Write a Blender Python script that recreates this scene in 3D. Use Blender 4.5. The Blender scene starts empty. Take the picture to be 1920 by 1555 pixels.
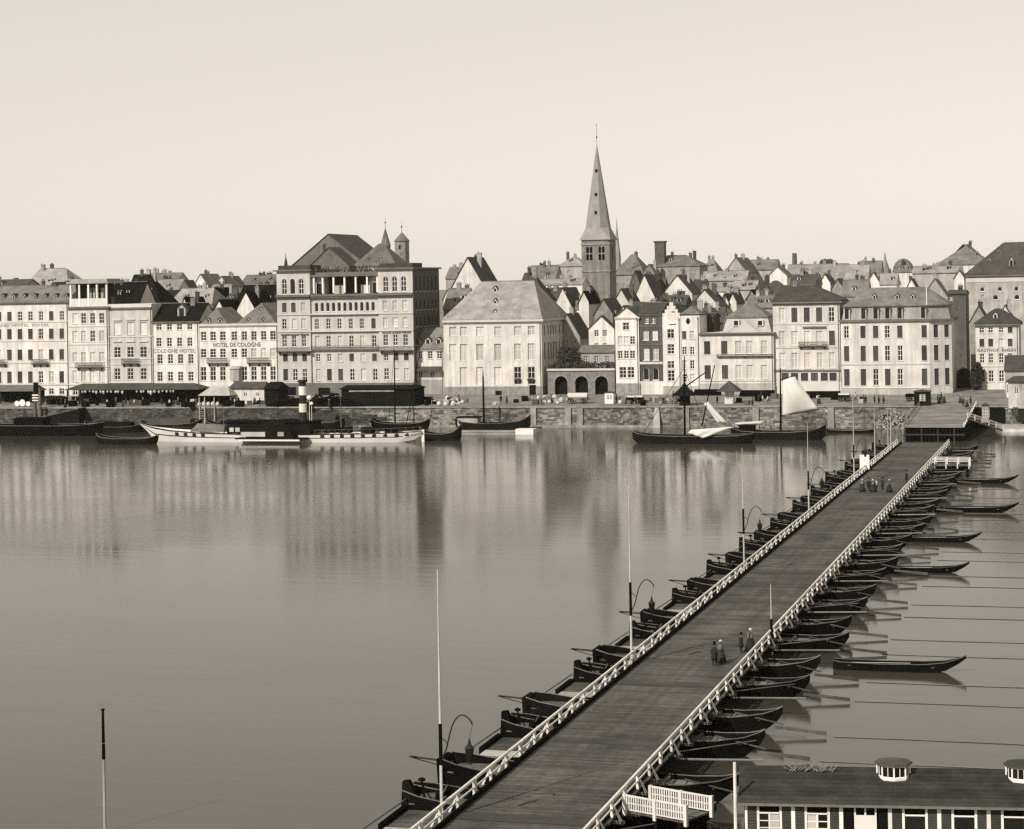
import bpy, math, random
from mathutils import Vector
random.seed(7)
SC = bpy.context.scene
COL = SC.collection
# ------------------------------------------------------------------ camera, sky, sun, exposure
# world axes: x runs along the far river bank (downstream = +x), y runs across the river along the bridge, z up, water at z = 0
FPX, HC, ROLL, PH, TH = 3900.0, 33.0, 0.0185, 243.9, math.radians(15.96)
cam = bpy.data.cameras.new('camera'); camo = bpy.data.objects.new('camera', cam); COL.objects.link(camo)
cam.sensor_width = 36.0; cam.lens = 36.0 * FPX / 1920.0
cam.shift_x = 4.5 / 1920.0; cam.shift_y = -PH / 1920.0
cam.clip_start = 1.0; cam.clip_end = 30000.0
camo.location = (0, 0, HC)
from mathutils import Matrix
camo.matrix_world = (Matrix.Translation((0, 0, HC)) @ Matrix.Rotation(TH, 4, 'Z') @ Matrix.Rotation(math.pi / 2, 4, 'X') @ Matrix.Rotation(-ROLL, 4, 'Z'))
SC.camera = camo
SUN_EL, SUN_ROT = math.radians(37), math.radians(203.1)
w = bpy.data.worlds.new('World'); SC.world = w; w.use_nodes = True
nt = w.node_tree; nt.nodes.clear()
sky = nt.nodes.new('ShaderNodeTexSky'); sky.sky_type = 'NISHITA'; sky.sun_disc = False
sky.sun_elevation = SUN_EL; sky.sun_rotation = SUN_ROT; sky.air_density = 1.4; sky.dust_density = 0.2; sky.ozone_density = 1.0; sky.altitude = 50
bw = nt.nodes.new('ShaderNodeRGBToBW'); nt.links.new(sky.outputs[0], bw.inputs[0])
pw = nt.nodes.new('ShaderNodeMath'); pw.operation = 'POWER'; pw.inputs[1].default_value = 0.42
nt.links.new(bw.outputs[0], pw.inputs[0])
tint = nt.nodes.new('ShaderNodeVectorMath'); tint.operation = 'MULTIPLY'; tint.inputs[1].default_value = (2.24, 2.085, 1.835)
nt.links.new(pw.outputs[0], tint.inputs[0])
bg = nt.nodes.new('ShaderNodeBackground'); bg.inputs[1].default_value = 0.15
nt.links.new(tint.outputs[0], bg.inputs[0])
wo = nt.nodes.new('ShaderNodeOutputWorld'); nt.links.new(bg.outputs[0], wo.inputs[0])
sl = bpy.data.lights.new('sun', 'SUN'); sl.energy = 4.5; sl.angle = math.radians(0.5); sl.color = (1.0, 0.97, 0.92)
so = bpy.data.objects.new('sun', sl); COL.objects.link(so)
tosun = Vector((math.sin(SUN_ROT) * math.cos(SUN_EL), math.cos(SUN_ROT) * math.cos(SUN_EL), math.sin(SUN_EL)))
so.rotation_euler = (-tosun).to_track_quat('-Z', 'Y').to_euler(); so.location = tosun * 300
SC.view_settings.view_transform = 'Standard'; SC.view_settings.look = 'None'
SC.view_settings.exposure = 0.09; SC.view_settings.gamma = 1.0; SC.view_settings.use_curve_mapping = False
SC.render.engine = 'CYCLES'
SC.cycles.use_denoising = False
SC.cycles.max_bounces = 6
SC.cycles.filter_width = 1.4

# ------------------------------------------------------------------ surveying helpers: photograph pixel -> place in the world
def D(x, y):
    px, py = x - 960.0, 777.5 - y
    c, s = math.cos(ROLL), math.sin(ROLL)
    u = (px * c + py * s) / FPX; v = (-px * s + py * c - PH) / FPX
    return (u * math.cos(TH) - math.sin(TH), u * math.sin(TH) + math.cos(TH), v)
def onT(x, y, t):
    d = D(x, y); k = t / d[1]; return (d[0] * k, HC + d[2] * k)
def onS(x, y, s):
    d = D(x, y); k = s / d[0]; return (d[1] * k, HC + d[2] * k)
def onZ(x, y, z):
    d = D(x, y); k = (z - HC) / d[2]; return (d[0] * k, d[1] * k)
BANK = 462.0
def gz(t):
    if t < BANK + 34: return 4.8 + 0.04 * (t - BANK)
    return min(6.16 + 0.03 * (t - BANK - 34), 14.0)
def onQuay(x, y):
    t = BANK + 15
    for _ in range(12):
        p = onZ(x, y, gz(max(t, BANK)))
        t = p[1]
    return (p[0], p[1], gz(max(p[1], BANK)))

# ------------------------------------------------------------------ mesh builder
ORG = {}
class MB:
    def __init__(s): s.v = []; s.f = []
    def poly(s, pts):
        n = len(s.v); s.v += [tuple(p) for p in pts]; s.f.append(tuple(range(n, n + len(pts)))); return s
    def hexa(s, p):
        n = len(s.v); s.v += [tuple(q) for q in p]
        s.f += [(n, n + 3, n + 2, n + 1), (n + 4, n + 5, n + 6, n + 7), (n, n + 1, n + 5, n + 4), (n + 1, n + 2, n + 6, n + 5), (n + 2, n + 3, n + 7, n + 6), (n + 3, n, n + 4, n + 7)]
        return s
    def box(s, a, b, c, d, e, f):
        return s.hexa([(a, c, e), (b, c, e), (b, d, e), (a, d, e), (a, c, f), (b, c, f), (b, d, f), (a, d, f)])
    def rbox(s, cx, cy, lx, ly, z0, z1, ang):
        c, q = math.cos(ang), math.sin(ang); P = []
        for z in (z0, z1):
            for x, y in ((-lx, -ly), (lx, -ly), (lx, ly), (-lx, ly)):
                P.append((cx + x / 2 * c - y / 2 * q, cy + x / 2 * q + y / 2 * c, z))
        return s.hexa(P)
    def tube(s, p0, p1, r0, r1=None, n=8, cap=True):
        r1 = r0 if r1 is None else r1
        p0 = Vector(p0); p1 = Vector(p1); d = (p1 - p0)
        a = Vector((0, 0, 1)) if abs(d.normalized().z) < .95 else Vector((1, 0, 0))
        u = d.cross(a).normalized(); w_ = d.cross(u).normalized(); m = len(s.v)
        for p, r in ((p0, r0), (p1, r1)):
            for i in range(n):
                an = 2 * math.pi * i / n; s.v.append(tuple(p + u * (r * math.cos(an)) + w_ * (r * math.sin(an))))
        for i in range(n):
            j = (i + 1) % n; s.f.append((m + i, m + n + i, m + n + j, m + j))
        if cap: s.f.append(tuple(range(m, m + n))); s.f.append(tuple(range(m + 2 * n - 1, m + n - 1, -1)))
        return s
    def path(s, pts, r, n=6):
        for a, b in zip(pts[:-1], pts[1:]): s.tube(a, b, r, r, n)
        return s
    def lathe(s, cx, cy, prof, n=12):
        m = len(s.v)
        for r, z in prof:
            for i in range(n):
                an = 2 * math.pi * i / n; s.v.append((cx + r * math.cos(an), cy + r * math.sin(an), z))
        for k in range(len(prof) - 1):
            for i in range(n):
                j = (i + 1) % n; s.f.append((m + k * n + i, m + k * n + j, m + (k + 1) * n + j, m + (k + 1) * n + i))
        s.f.append(tuple(range(m + n - 1, m - 1, -1))); q = m + (len(prof) - 1) * n; s.f.append(tuple(range(q, q + n)))
        return s
    def mesh(s, name, org=(0, 0, 0), smooth=False):
        me = bpy.data.meshes.new(name)
        o = org
        me.from_pydata([(a - o[0], b - o[1], c - o[2]) for a, b, c in s.v], [], s.f)
        if smooth:
            for p in me.polygons: p.use_smooth = True
        me.update(); return me
    def build(s, name, mat, parent=None, org=None, smooth=False):
        og = ORG[parent.name] if parent is not None else (org or (0, 0, 0))
        me = s.mesh(name, og, smooth); me.materials.append(mat)
        return link(name, me, parent, (0, 0, 0) if parent is not None else og, og)
def link(name, me, parent, loc, og=None, rotz=0.0):
    o = bpy.data.objects.new(name, me); COL.objects.link(o)
    o.location = loc
    if rotz: o.rotation_euler = (0, 0, rotz)
    if parent is not None:
        o.parent = parent
    ORG[o.name] = og if og is not None else tuple(loc)
    return o
def tag(o, label, cat, group=None, kind=None):
    if label: o['label'] = label
    if cat: o['category'] = cat
    if group: o['group'] = group
    if kind: o['kind'] = kind
    return o
def thing(name, label, cat, loc, group=None):
    o = bpy.data.objects.new(name, None); COL.objects.link(o); o.location = loc; o.empty_display_size = .5
    ORG[o.name] = tuple(loc); return tag(o, label, cat, group)
def copytree(src, loc, rotz=None, label=None, group=None, scale=None):
    def cp(o, par):
        c = o.copy(); COL.objects.link(c); c.parent = par
        for ch in o.children: cp(ch, c)
        return c
    r = cp(src, None); r.location = loc
    if rotz is not None: r.rotation_euler = (0, 0, rotz)
    if scale is not None: r.scale = (scale, scale, scale)
    if label: r['label'] = label
    if group: r['group'] = group
    ORG[r.name] = tuple(loc); return r

# ------------------------------------------------------------------ materials (sepia print: every colour is a warm grey)
TINT = (1.0, 0.942, 0.845)
_M = {}
def M(name, v, rough=.85, var=.22, scale=.35, streak=0.0, track=0.0, bump=0.0, rnd=.12, island=0.0, metal=0.0, spec=.3, bscale=6.0):
    if name in _M: return _M[name]
    m = bpy.data.materials.new(name); m.use_nodes = True; t = m.node_tree; b = t.nodes['Principled BSDF']
    L = t.links.new
    geo = t.nodes.new('ShaderNodeNewGeometry'); oi = t.nodes.new('ShaderNodeObjectInfo')
    def noise(sc, det, vec=None):
        n = t.nodes.new('ShaderNodeTexNoise'); n.inputs['Scale'].default_value = sc; n.inputs['Detail'].default_value = det
        L(vec or geo.outputs['Position'], n.inputs['Vector']); return n.outputs[0]
    def rng(src, a, c, lo=0.3, hi=0.7):
        r = t.nodes.new('ShaderNodeMapRange'); r.inputs[1].default_value = lo; r.inputs[2].default_value = hi; r.inputs[3].default_value = a; r.inputs[4].default_value = c
        L(src, r.inputs[0]); return r.outputs[0]
    def mul(a, c):
        n = t.nodes.new('ShaderNodeMath'); n.operation = 'MULTIPLY'; L(a, n.inputs[0])
        if isinstance(c, (int, float)): n.inputs[1].default_value = c
        else: L(c, n.inputs[1])
        return n.outputs[0]
    val = mul(rng(noise(scale, 4), 1 - var, 1 + var), rng(noise(scale * 9, 5), 1 - var * .6, 1 + var * .6))
    if streak:
        mp = t.nodes.new('ShaderNodeMapping'); mp.inputs['Scale'].default_value = (1, 1, .07); L(geo.outputs['Position'], mp.inputs[0])
        val = mul(val, rng(noise(1.3, 5, mp.outputs[0]), 1 - streak, 1 + streak * .6))
    if track:
        mp = t.nodes.new('ShaderNodeMapping'); mp.inputs['Scale'].default_value = (1.1, .03, 1); L(geo.outputs['Position'], mp.inputs[0])
        val = mul(val, rng(noise(1.0, 4, mp.outputs[0]), 1 - track, 1 + track))
    if rnd: val = mul(val, rng(oi.outputs['Random'], 1 - rnd, 1 + rnd, 0, 1))
    if island: val = mul(val, rng(geo.outputs['Random Per Island'], 1 - island, 1 + island, 0, 1))
    val = mul(val, v)
    vm = t.nodes.new('ShaderNodeVectorMath'); vm.operation = 'MULTIPLY'; L(val, vm.inputs[0])
    dk = 1.0 if v > .15 else .97
    vm.inputs[1].default_value = (TINT[0], TINT[1], TINT[2] * dk)
    L(vm.outputs[0], b.inputs['Base Color'])
    b.inputs['Roughness'].default_value = rough; b.inputs['Metallic'].default_value = metal
    b.inputs['Specular IOR Level'].default_value = spec
    if bump:
        bp = t.nodes.new('ShaderNodeBump'); bp.inputs['Strength'].default_value = bump; bp.inputs['Distance'].default_value = .1
        L(noise(bscale, 6), bp.inputs['Height']); L(bp.outputs[0], b.inputs['Normal'])
    _M[name] = m; return m
WHITE = M('whitewashed_plaster', .63, streak=.2, var=.12, rnd=.05)
CREAM = M('cream_plaster', .59, streak=.22, var=.13, rnd=.07)
GREYW = M('grey_plaster', .34, streak=.22, var=.14)
STONEW = M('ashlar_stone', .24, streak=.2, var=.25, scale=.8)
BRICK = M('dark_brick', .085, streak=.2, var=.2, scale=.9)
DARKW = M('soot_dark_wall', .05, streak=.2)
SLATE_L = M('pale_slate', .25, var=.24, streak=.15, rnd=.15)
SLATE = M('grey_slate', .14, var=.28, streak=.18, rnd=.18)
SLATE_D = M('dark_slate', .052, var=.25, streak=.2, rnd=.2)
TAR = M('tarred_roof', .009, var=.3, rough=.95, spec=.03)
TRIM = M('pale_stone_trim', .52, var=.08)
TRIM_D = M('weathered_and_shadow_trim', .13, var=.2)
WPAINT = M('white_paint', .72, var=.06, rough=.6)
IRON = M('black_iron', .012, rough=.6, var=.2)
GLASS = M('dark_window_glass', .012, rough=.2, var=.3, spec=.35, rnd=.4)
BLIND = M('drawn_blind', .46, var=.08, rnd=.25)
SHUT = M('closed_shutter', .05, var=.2, rnd=.35)
WOODD = M('tarred_wood', .0055, var=.35, rough=.95, spec=.01, rnd=.3)
WOODM = M('weathered_wood', .11, var=.3, streak=.15, rnd=.25)
WOODL = M('pale_wood', .34, var=.2, rnd=.2)
CANVAS = M('sail_canvas', .54, var=.08)
PLANK = M('bridge_plank', .064, var=.42, scale=.22, island=.26, track=.22, rnd=0, bump=.3)
QSTONE = M('quay_stone', .14, var=.55, scale=.12, island=.6, rnd=0, bump=.4)
COBBLE = M('quay_paving', .18, var=.35, scale=.3, bump=.2)
EARTH = M('town_ground', .1, var=.3)
LEAF = M('dark_foliage', .045, var=.4, scale=1.2, island=.5, rnd=.2)
LEAFP = M('pale_foliage', .10, var=.3, island=.4)
CLOTHD = M('dark_cloth', .018, var=.3, rnd=.4)
CLOTHM = M('grey_cloth', .12, var=.3, rnd=.4)
CLOTHL = M('pale_cloth', .45, var=.1)
SKIN = M('skin', .36, var=.05)
LETTER = M('painted_letters', .12, var=.15, rnd=0)
ROOFB = M('tarred_boards', .03, var=.4, scale=.7, streak=.1, rnd=.25)
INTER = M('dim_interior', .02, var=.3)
BALC = M('balcony_slab', .05, var=.3)
# ------------------------------------------------------------------ buildings
_WM = {}
def win_mesh(w_, h, style):
    """frame, pane and sill meshes for a window; origin at the middle of the sill line, facing -y"""
    key = (round(w_, 2), round(h, 2), style)
    if key in _WM: return _WM[key]
    w_, h = key[0], key[1]; fr = MB(); pn = MB(); sl_ = MB(); b = min(.11, w_ * .1)
    arch = style in 'aA'; hr = h - w_ / 2 if arch else h; a = w_ / 2
    def ring(y0, y1, inset):
        pts = [(-a + inset, inset), (a - inset, inset), (a - inset, hr)]
        if arch: pts += [((a - inset) * math.cos(q), hr + (a - inset) * math.sin(q)) for q in [math.pi * k / 8 for k in range(1, 8)]]
        pts += [(-a + inset, hr if arch else h - inset)]
        if not arch: pts[2] = (a - inset, h - inset)
        return pts
    o, i = ring(0, 0, 0.0), ring(0, 0, b)
    if not arch: o[2] = (a, h); o[3] = (-a, h)
    n = len(o)
    for k in range(n):
        j = (k + 1) % n
        fr.poly([(o[k][0], -.05, o[k][1]), (o[j][0], -.05, o[j][1]), (i[j][0], -.05, i[j][1]), (i[k][0], -.05, i[k][1])])
        fr.poly([(i[k][0], -.05, i[k][1]), (i[j][0], -.05, i[j][1]), (i[j][0], .05, i[j][1]), (i[k][0], .05, i[k][1])])
    if style in 'dlAc':
        m = .05
        fr.box(-m, m, -.06, .03, b, h - b)
        zs = [h * .36, h * .69] if style != 'l' and h > 1.3 * w_ else [h * .62]
        for z in zs: fr.box(-a + b, -m, -.055, .02, z - .045, z + .045); fr.box(m, a - b, -.055, .02, z - .045, z + .045)
    if style == 'D':
        fr.box(-.03, .03, -.075, .03, b, h - b)
    pn.poly([(p[0], .04, p[1]) for p in i])
    if style == 'D':
        k = 7
        for q in range(k):
            z0 = b + (h - 2 * b) * q / k; z1 = b + (h - 2 * b) * (q + 1) / k
            pn.hexa([(-a + b, -.03, z0), (a - b, -.03, z0), (a - b, .02, z0), (-a + b, .02, z0), (-a + b, .0, z1), (a - b, .0, z1), (a - b, .04, z1), (-a + b, .04, z1)])
    sl_.box(-a - .14, a + .14, -.34, 0, -.16, .0)
    fm = SHUT if style == 'D' else WPAINT
    pm = {'d': GLASS, 'a': GLASS, 'A': GLASS, 'D': SHUT, 'l': BLIND, 'b': CREAM, 'c': GLASS}[style]
    out = []
    for nm, mb, mt in (('window', fr, fm), ('pane', pn, pm), ('sill', sl_, TRIM)):
        me = mb.mesh(nm); me.materials.append(mt); out.append(me)
    _WM[key] = out; return out
def put_window(root, pos, w_, h, style, rotz=0, sill=True, name='window'):
    fr, pn, sl_ = win_mesh(w_, h, style); og = ORG[root.name]
    o = link(name, fr, root, (pos[0] - og[0], pos[1] - og[1], pos[2] - og[2]), og, rotz)
    link('pane', pn, o, (0, 0, 0), og)
    if sill: link('sill', sl_, o, (0, 0, 0), og)
    return o
def facet(mb, p0, p1, z0, z1, ops, depth=.28):
    """wall from plan point p0 to p1 (outside on the right hand of p0->p1) with real openings (u0,u1,za,zb,arch)"""
    L = math.hypot(p1[0] - p0[0], p1[1] - p0[1]); dx, dy = (p1[0] - p0[0]) / L, (p1[1] - p0[1]) / L
    nx, ny = -dy, dx       # inward
    def P(u, z, k=0.0): return (p0[0] + dx * u + nx * k, p0[1] + dy * u + ny * k, z)
    us = sorted(set([0, L] + [o[0] for o in ops] + [o[1] for o in ops])); zs = sorted(set([z0, z1] + [o[2] for o in ops] + [o[3] for o in ops]))
    us = [u for u in us if 0 <= u <= L]; zs = [z for z in zs if z0 <= z <= z1]
    for zi in range(len(zs) - 1):
        zc = (zs[zi] + zs[zi + 1]) / 2; run = None
        for ui in range(len(us) - 1):
            uc = (us[ui] + us[ui + 1]) / 2
            hole = any(o[0] < uc < o[1] and o[2] < zc < o[3] for o in ops)
            if not hole and run is None: run = us[ui]
            if hole and run is not None:
                mb.poly([P(run, zs[zi]), P(us[ui], zs[zi]), P(us[ui], zs[zi + 1]), P(run, zs[zi + 1])]); run = None
        if run is not None: mb.poly([P(run, zs[zi]), P(L, zs[zi]), P(L, zs[zi + 1]), P(run, zs[zi + 1])])
    for o in ops:
        a, b, c, d = o[:4]; k = depth
        mb.poly([P(a, c), P(a, d), P(a, d, k), P(a, c, k)]); mb.poly([P(b, d), P(b, c), P(b, c, k), P(b, d, k)])
        mb.poly([P(a, d), P(b, d), P(b, d, k), P(a, d, k)]); mb.poly([P(b, c), P(a, c), P(a, c, k), P(b, c, k)])
        if len(o) > 4 and o[4]:
            r = (b - a) / 2; m = (a + b) / 2; zc = d - r
            for sg in (-1, 1):
                prev = (m + sg * r, zc)
                for q in range(1, 6):
                    an = math.pi / 2 * q / 5; cur = (m + sg * r * math.cos(an), zc + r * math.sin(an))
                    mb.poly([P(m + sg * r, d), P(*prev), P(*cur)]) if sg < 0 else mb.poly([P(m + sg * r, d), P(*cur), P(*prev)])
                    mb.poly([P(*prev), P(*cur), P(*cur, k), P(*prev, k)]); prev = cur
    return P
def slab(mb, a, b, c, d, th):
    """sloping slab: a,b eave ends, c,d ridge ends (d above a), thickness th downwards"""
    q = [a, b, c, d]; mb.hexa([(p[0], p[1], p[2] - th) for p in q] + q)
def hip_roof(mb, x0, x1, y0, y1, ze, zr, hl, hr, th=.3):
    ym = (y0 + y1) / 2
    A, B, C, E_ = (x0, y0, ze), (x1, y0, ze), (x1, y1, ze), (x0, y1, ze); R0, R1 = (x0 + hl, ym, zr), (x1 - hr, ym, zr)
    mb.poly([A, B, R1, R0]); mb.poly([C, E_, R0, R1]); mb.poly([B, C, R1]); mb.poly([E_, A, R0])
    lo = [(p[0], p[1], ze - th) for p in (A, B, C, E_)]
    for i in range(4):
        j = (i + 1) % 4; mb.poly([lo[i], lo[j], (A, B, C, E_)[j], (A, B, C, E_)[i]])
    mb.poly(lo[::-1])
class House: pass
def house(label, x0, x1, ye, yr, t, d, kind, wall, roof, rows=(), name='house', group=None, chim=1, over=.35, yb=None, hips=None, side=(), cat='house', sill=True, cornice=None, base=None, wd=.28, seed=None):
    H = House(); xm = (x0 + x1) / 2; ym = ye + 20
    sL, sR = onT(x0, ym, t)[0], onT(x1, ym, t)[0]; ze = onT(xm, ye, t)[1]
    zb = onT(xm, yb, t)[1] if yb else gz(t) - .3
    if kind == 'gf': zr = onT(xm, yr, t)[1]
    elif kind == 'hipf': zr = onT(xm, yr, t + min(d / 2, (sR - sL) / 2))[1]
    elif kind == 'flat': zr = ze
    else: zr = onT(xm, yr, t + d / 2)[1]
    if kind != 'flat': zr = max(zr, ze + .7)
    root = thing(name, label, cat, ((sL + sR) / 2, t, zb), group)
    H.root, H.t, H.sL, H.sR, H.ze, H.zr, H.zb, H.d, H.xm = root, t, sL, sR, ze, zr, zb, d, xm
    ops = []; wl = []
    for r in rows:
        yt, ybt, xs, wpx, st = r[:5]
        for k, x in enumerate(xs):
            stl = st[k % len(st)]
            s_, _ = onT(x, (yt + ybt) / 2, t); za = onT(xm, ybt, t)[1]; zt = onT(xm, yt, t)[1]
            ww = abs(onT(x + wpx / 2, yt, t)[0] - onT(x - wpx / 2, yt, t)[0])
            ww = round(ww, 2); hh = round(zt - za, 2)
            if s_ - ww / 2 < sL + .1 or s_ + ww / 2 > sR - .1: continue
            ops.append((s_ - ww / 2 - sL, s_ + ww / 2 - sL, za, za + hh, stl in 'aA')); wl.append((s_, za, ww, hh, stl))
    mb = MB(); top = ze
    facet(mb, (sL, t), (sR, t), zb, top, ops, wd)
    sops = [(u - w_ / 2, u + w_ / 2, z0, z1) for (u, w_, z0, z1, stl) in side]
    facet(mb, (sR, t), (sR, t + d), zb, top, sops, wd)
    facet(mb, (sR, t + d), (sL, t + d), zb, top, []); facet(mb, (sL, t + d), (sL, t), zb, top, [])
    if kind == 'gf':
        mb.poly([(sL, t, ze), (sR, t, ze), ((sL + sR) / 2, t, zr)]); mb.poly([(sR, t + d, ze), (sL, t + d, ze), ((sL + sR) / 2, t + d, zr)])
    if kind == 'rp':
        for s_ in (sL, sR): mb.poly([(s_, t, ze), (s_, t + d, ze), (s_, t + d / 2, zr)])
    if kind == 'flat': mb.poly([(sL, t, ze - .02), (sR, t, ze - .02), (sR, t + d, ze - .02), (sL, t + d, ze - .02)])
    H.wall = mb.build('wall', wall, root)
    for (s_, za, ww, hh, stl) in wl: put_window(root, (s_, t + wd - .05, za), ww, hh, stl, 0, sill)
    for (u, w_, z0, z1, stl) in side: put_window(root, (sR - wd + .05, t + u, z0), round(w_, 2), round(z1 - z0, 2), stl, math.pi / 2, sill)
    rb = MB(); rd = random.Random(seed if seed is not None else int(x0 * 7 + ye))
    if kind == 'gf':
        sm = (sL + sR) / 2; sl2 = (zr - ze) / (sm - sL); zo = ze - over * sl2; th = .28
        slab(rb, (sL - over, t - .25, zo + .3), (sL - over, t + d + .2, zo + .3), (sm, t + d + .2, zr + .3), (sm, t - .25, zr + .3), th)
        slab(rb, (sR + over, t + d + .2, zo + .302), (sR + over, t - .25, zo + .302), (sm, t - .25, zr + .302), (sm, t + d + .2, zr + .302), th)
    elif kind == 'rp':
        tm = t + d / 2; sl2 = (zr - ze) / (d / 2); zo = ze - over * sl2
        slab(rb, (sL - .15, t - over, zo + .3), (sR + .15, t - over, zo + .3), (sR + .15, tm, zr + .3), (sL - .15, tm, zr + .3), .28)
        slab(rb, (sR + .15, t + d + over, zo + .302), (sL - .15, t + d + over, zo + .302), (sL - .15, tm, zr + .302), (sR + .15, tm, zr + .302), .28)
    elif kind == 'hip':
        h = hips or (min(d / 2, (sR - sL) * .45),) * 2
        hip_roof(rb, sL - over, sR + over, t - over, t + d + over, ze + .3, zr, h[0], h[1])
    elif kind == 'hipf':      # ridge runs back from the street, hipped front
        sm = (sL + sR) / 2; hh = min(d / 2, (sR - sL) / 2); z0 = ze + .3
        A, B_, C, E_ = (sL - over, t - over, z0), (sR + over, t - over, z0), (sR + over, t + d, z0), (sL - over, t + d, z0)
        R0, R1 = (sm, t + hh, zr), (sm, t + d, zr)
        rb.poly([A, B_, R0]); rb.poly([B_, C, R1, R0]); rb.poly([E_, A, R0, R1]); rb.poly([C, E_, R1]); rb.poly([A, E_, C, B_])
    H.roof = None
    if rb.f:
        H.roof = rb.build('roof', roof, root)
        if kind in ('rp', 'hip'):
            rc = MB(); h0 = 0 if kind == 'rp' else (hips or (min(d / 2, (sR - sL) * .45),) * 2)[0]; h1 = 0 if kind == 'rp' else (hips or (0, min(d / 2, (sR - sL) * .45)))[1]
            if sR - h1 - sL - h0 > .6:
                rc.tube((sL + h0, t + d / 2, zr + (.3 if kind == 'rp' else .02)), (sR - h1, t + d / 2, zr + (.3 if kind == 'rp' else .02)), .13, n=6); rc.build('ridge_cap', TRIM_D, H.roof)
    for k in range(chim):
        cb = MB(); f = rd.uniform(.2, .8); cs = sL + (sR - sL) * f; ct = t + d * rd.uniform(.45, .6)
        zt = zr + rd.uniform(.5, 1.5); a = rd.uniform(.35, .6)
        cb.box(cs - a, cs + a, ct - .4, ct + .4, ze, zt); cb.box(cs - a - .1, cs + a + .1, ct - .5, ct + .5, zt, zt + .2)
        for q in range(rd.choice((1, 2, 2, 3))): cb.tube((cs - a + .25 + q * .4, ct, zt + .2), (cs - a + .25 + q * .4, ct, zt + .7), .13, .1, 6)
        cb.build('chimney', rd.choice((BRICK, STONEW, GREYW, DARKW)), H.roof or root)
    if cornice:
        cm = MB(); pr, hgt = cornice[0], cornice[1]
        cm.box(sL - .1, sR + pr, t - pr, t - .004, ze - hgt, ze - .01); cm.box(sR + .004, sR + pr, t, t + d, ze - hgt, ze - .012)
        cm.box(sL - .1, sR + pr * .6, t - pr * .6, t - .006, ze - hgt - .25, ze - hgt - .004)
        cm.build('cornice', cornice[2], root)
    if base:
        zt = onT(xm, base[0], t)[1]; pm = MB(); pm.box(sL - .05, sR + .12, t - .12, t - .004, zb, zt); pm.box(sR + .004, sR + .12, t, t + d, zb, zt)
        pm.build('plinth', base[1], root)
    return H
def band(H, y, hpx, mat=None, pr=.14, xa=None, xb=None, name='string_course'):
    z0, z1 = onT(H.xm, y + hpx / 2, H.t)[1], onT(H.xm, y - hpx / 2, H.t)[1]
    a = H.sL if xa is None else onT(xa, y, H.t)[0]; b = H.sR if xb is None else onT(xb, y, H.t)[0]
    m = MB(); m.box(a, b, H.t - pr, H.t - .004, z0, z1); return m.build(name, mat or TRIM, H.root)
def balcony(H, xa, xb, ytop, ybot, pr=.9, mat=None):
    mat = mat or IRON
    a, b = onT(xa, ybot, H.t)[0], onT(xb, ybot, H.t)[0]; z0, z1 = onT(H.xm, ybot, H.t)[1], onT(H.xm, ytop, H.t)[1]
    m = MB(); zs = z0 + (z1 - z0) * .35; m.box(a, b, H.t - pr, H.t - .004, zs - .18, zs)
    o = m.build('balcony', BALC, H.root)
    r = MB(); r.box(a, b, H.t - pr, H.t - pr + .06, z1 - .1, z1); n = max(6, int((b - a) / .25))
    for k in range(n + 1):
        s_ = a + (b - a - .05) * k / n; r.box(s_, s_ + .1, H.t - pr + .01, H.t - pr + .05, zs, z1 - .07)
    for s_ in (a, b - .06):
        r.box(s_, s_ + .06, H.t - pr + .06, H.t - .01, z1 - .07, z1 - .002)
    r.build('railing', mat, o)
    for k in range(3):
        q = MB(); s_ = a + (b - a) * (.08 + .42 * k); q.hexa([(s_ - .12, H.t - pr * .8, zs - .3), (s_ + .12, H.t - pr * .8, zs - .3), (s_ + .12, H.t - .004, z0 - .3), (s_ - .12, H.t - .004, z0 - .3), (s_ - .12, H.t - pr * .8, zs - .182), (s_ + .12, H.t - pr * .8, zs - .182), (s_ + .12, H.t - .004, zs - .182), (s_ - .12, H.t - .004, zs - .182)]); q.build('bracket', BALC, o)
def lettering(H, txt, xa, xb, y, hpx, t=None, mat=None):
    cu = bpy.data.curves.new('lettering', 'FONT'); cu.body = txt; cu.extrude = .04; cu.resolution_u = 2; cu.offset = .012
    ob = bpy.data.objects.new('lettering', cu); COL.objects.link(ob); dg = bpy.context.evaluated_depsgraph_get(); dg.update()
    me = bpy.data.meshes.new_from_object(ob.evaluated_get(dg)); bpy.data.objects.remove(ob)
    xs = [v.co.x for v in me.vertices]; ys = [v.co.y for v in me.vertices]; X0, X1, Y0, Y1 = min(xs), max(xs), min(ys), max(ys)
    t = H.t if t is None else t
    a, b = onT(xa, y, t)[0], onT(xb, y, t)[0]; zc = onT((xa + xb) / 2, y, t)[1]; hh = abs(onT(xa, y, t)[1] - onT(xa, y - hpx, t)[1])
    og = ORG[H.root.name]
    for v in me.vertices:
        x = a + (v.co.x - X0) / (X1 - X0) * (b - a); z = zc - hh / 2 + (v.co.y - Y0) / (Y1 - Y0) * hh
        v.co = (x - og[0], t - .045 - v.co.z - og[1], z - og[2])
    me.materials.append(mat or LETTER); return link('lettering', me, H.root, (0, 0, 0), og)
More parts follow.
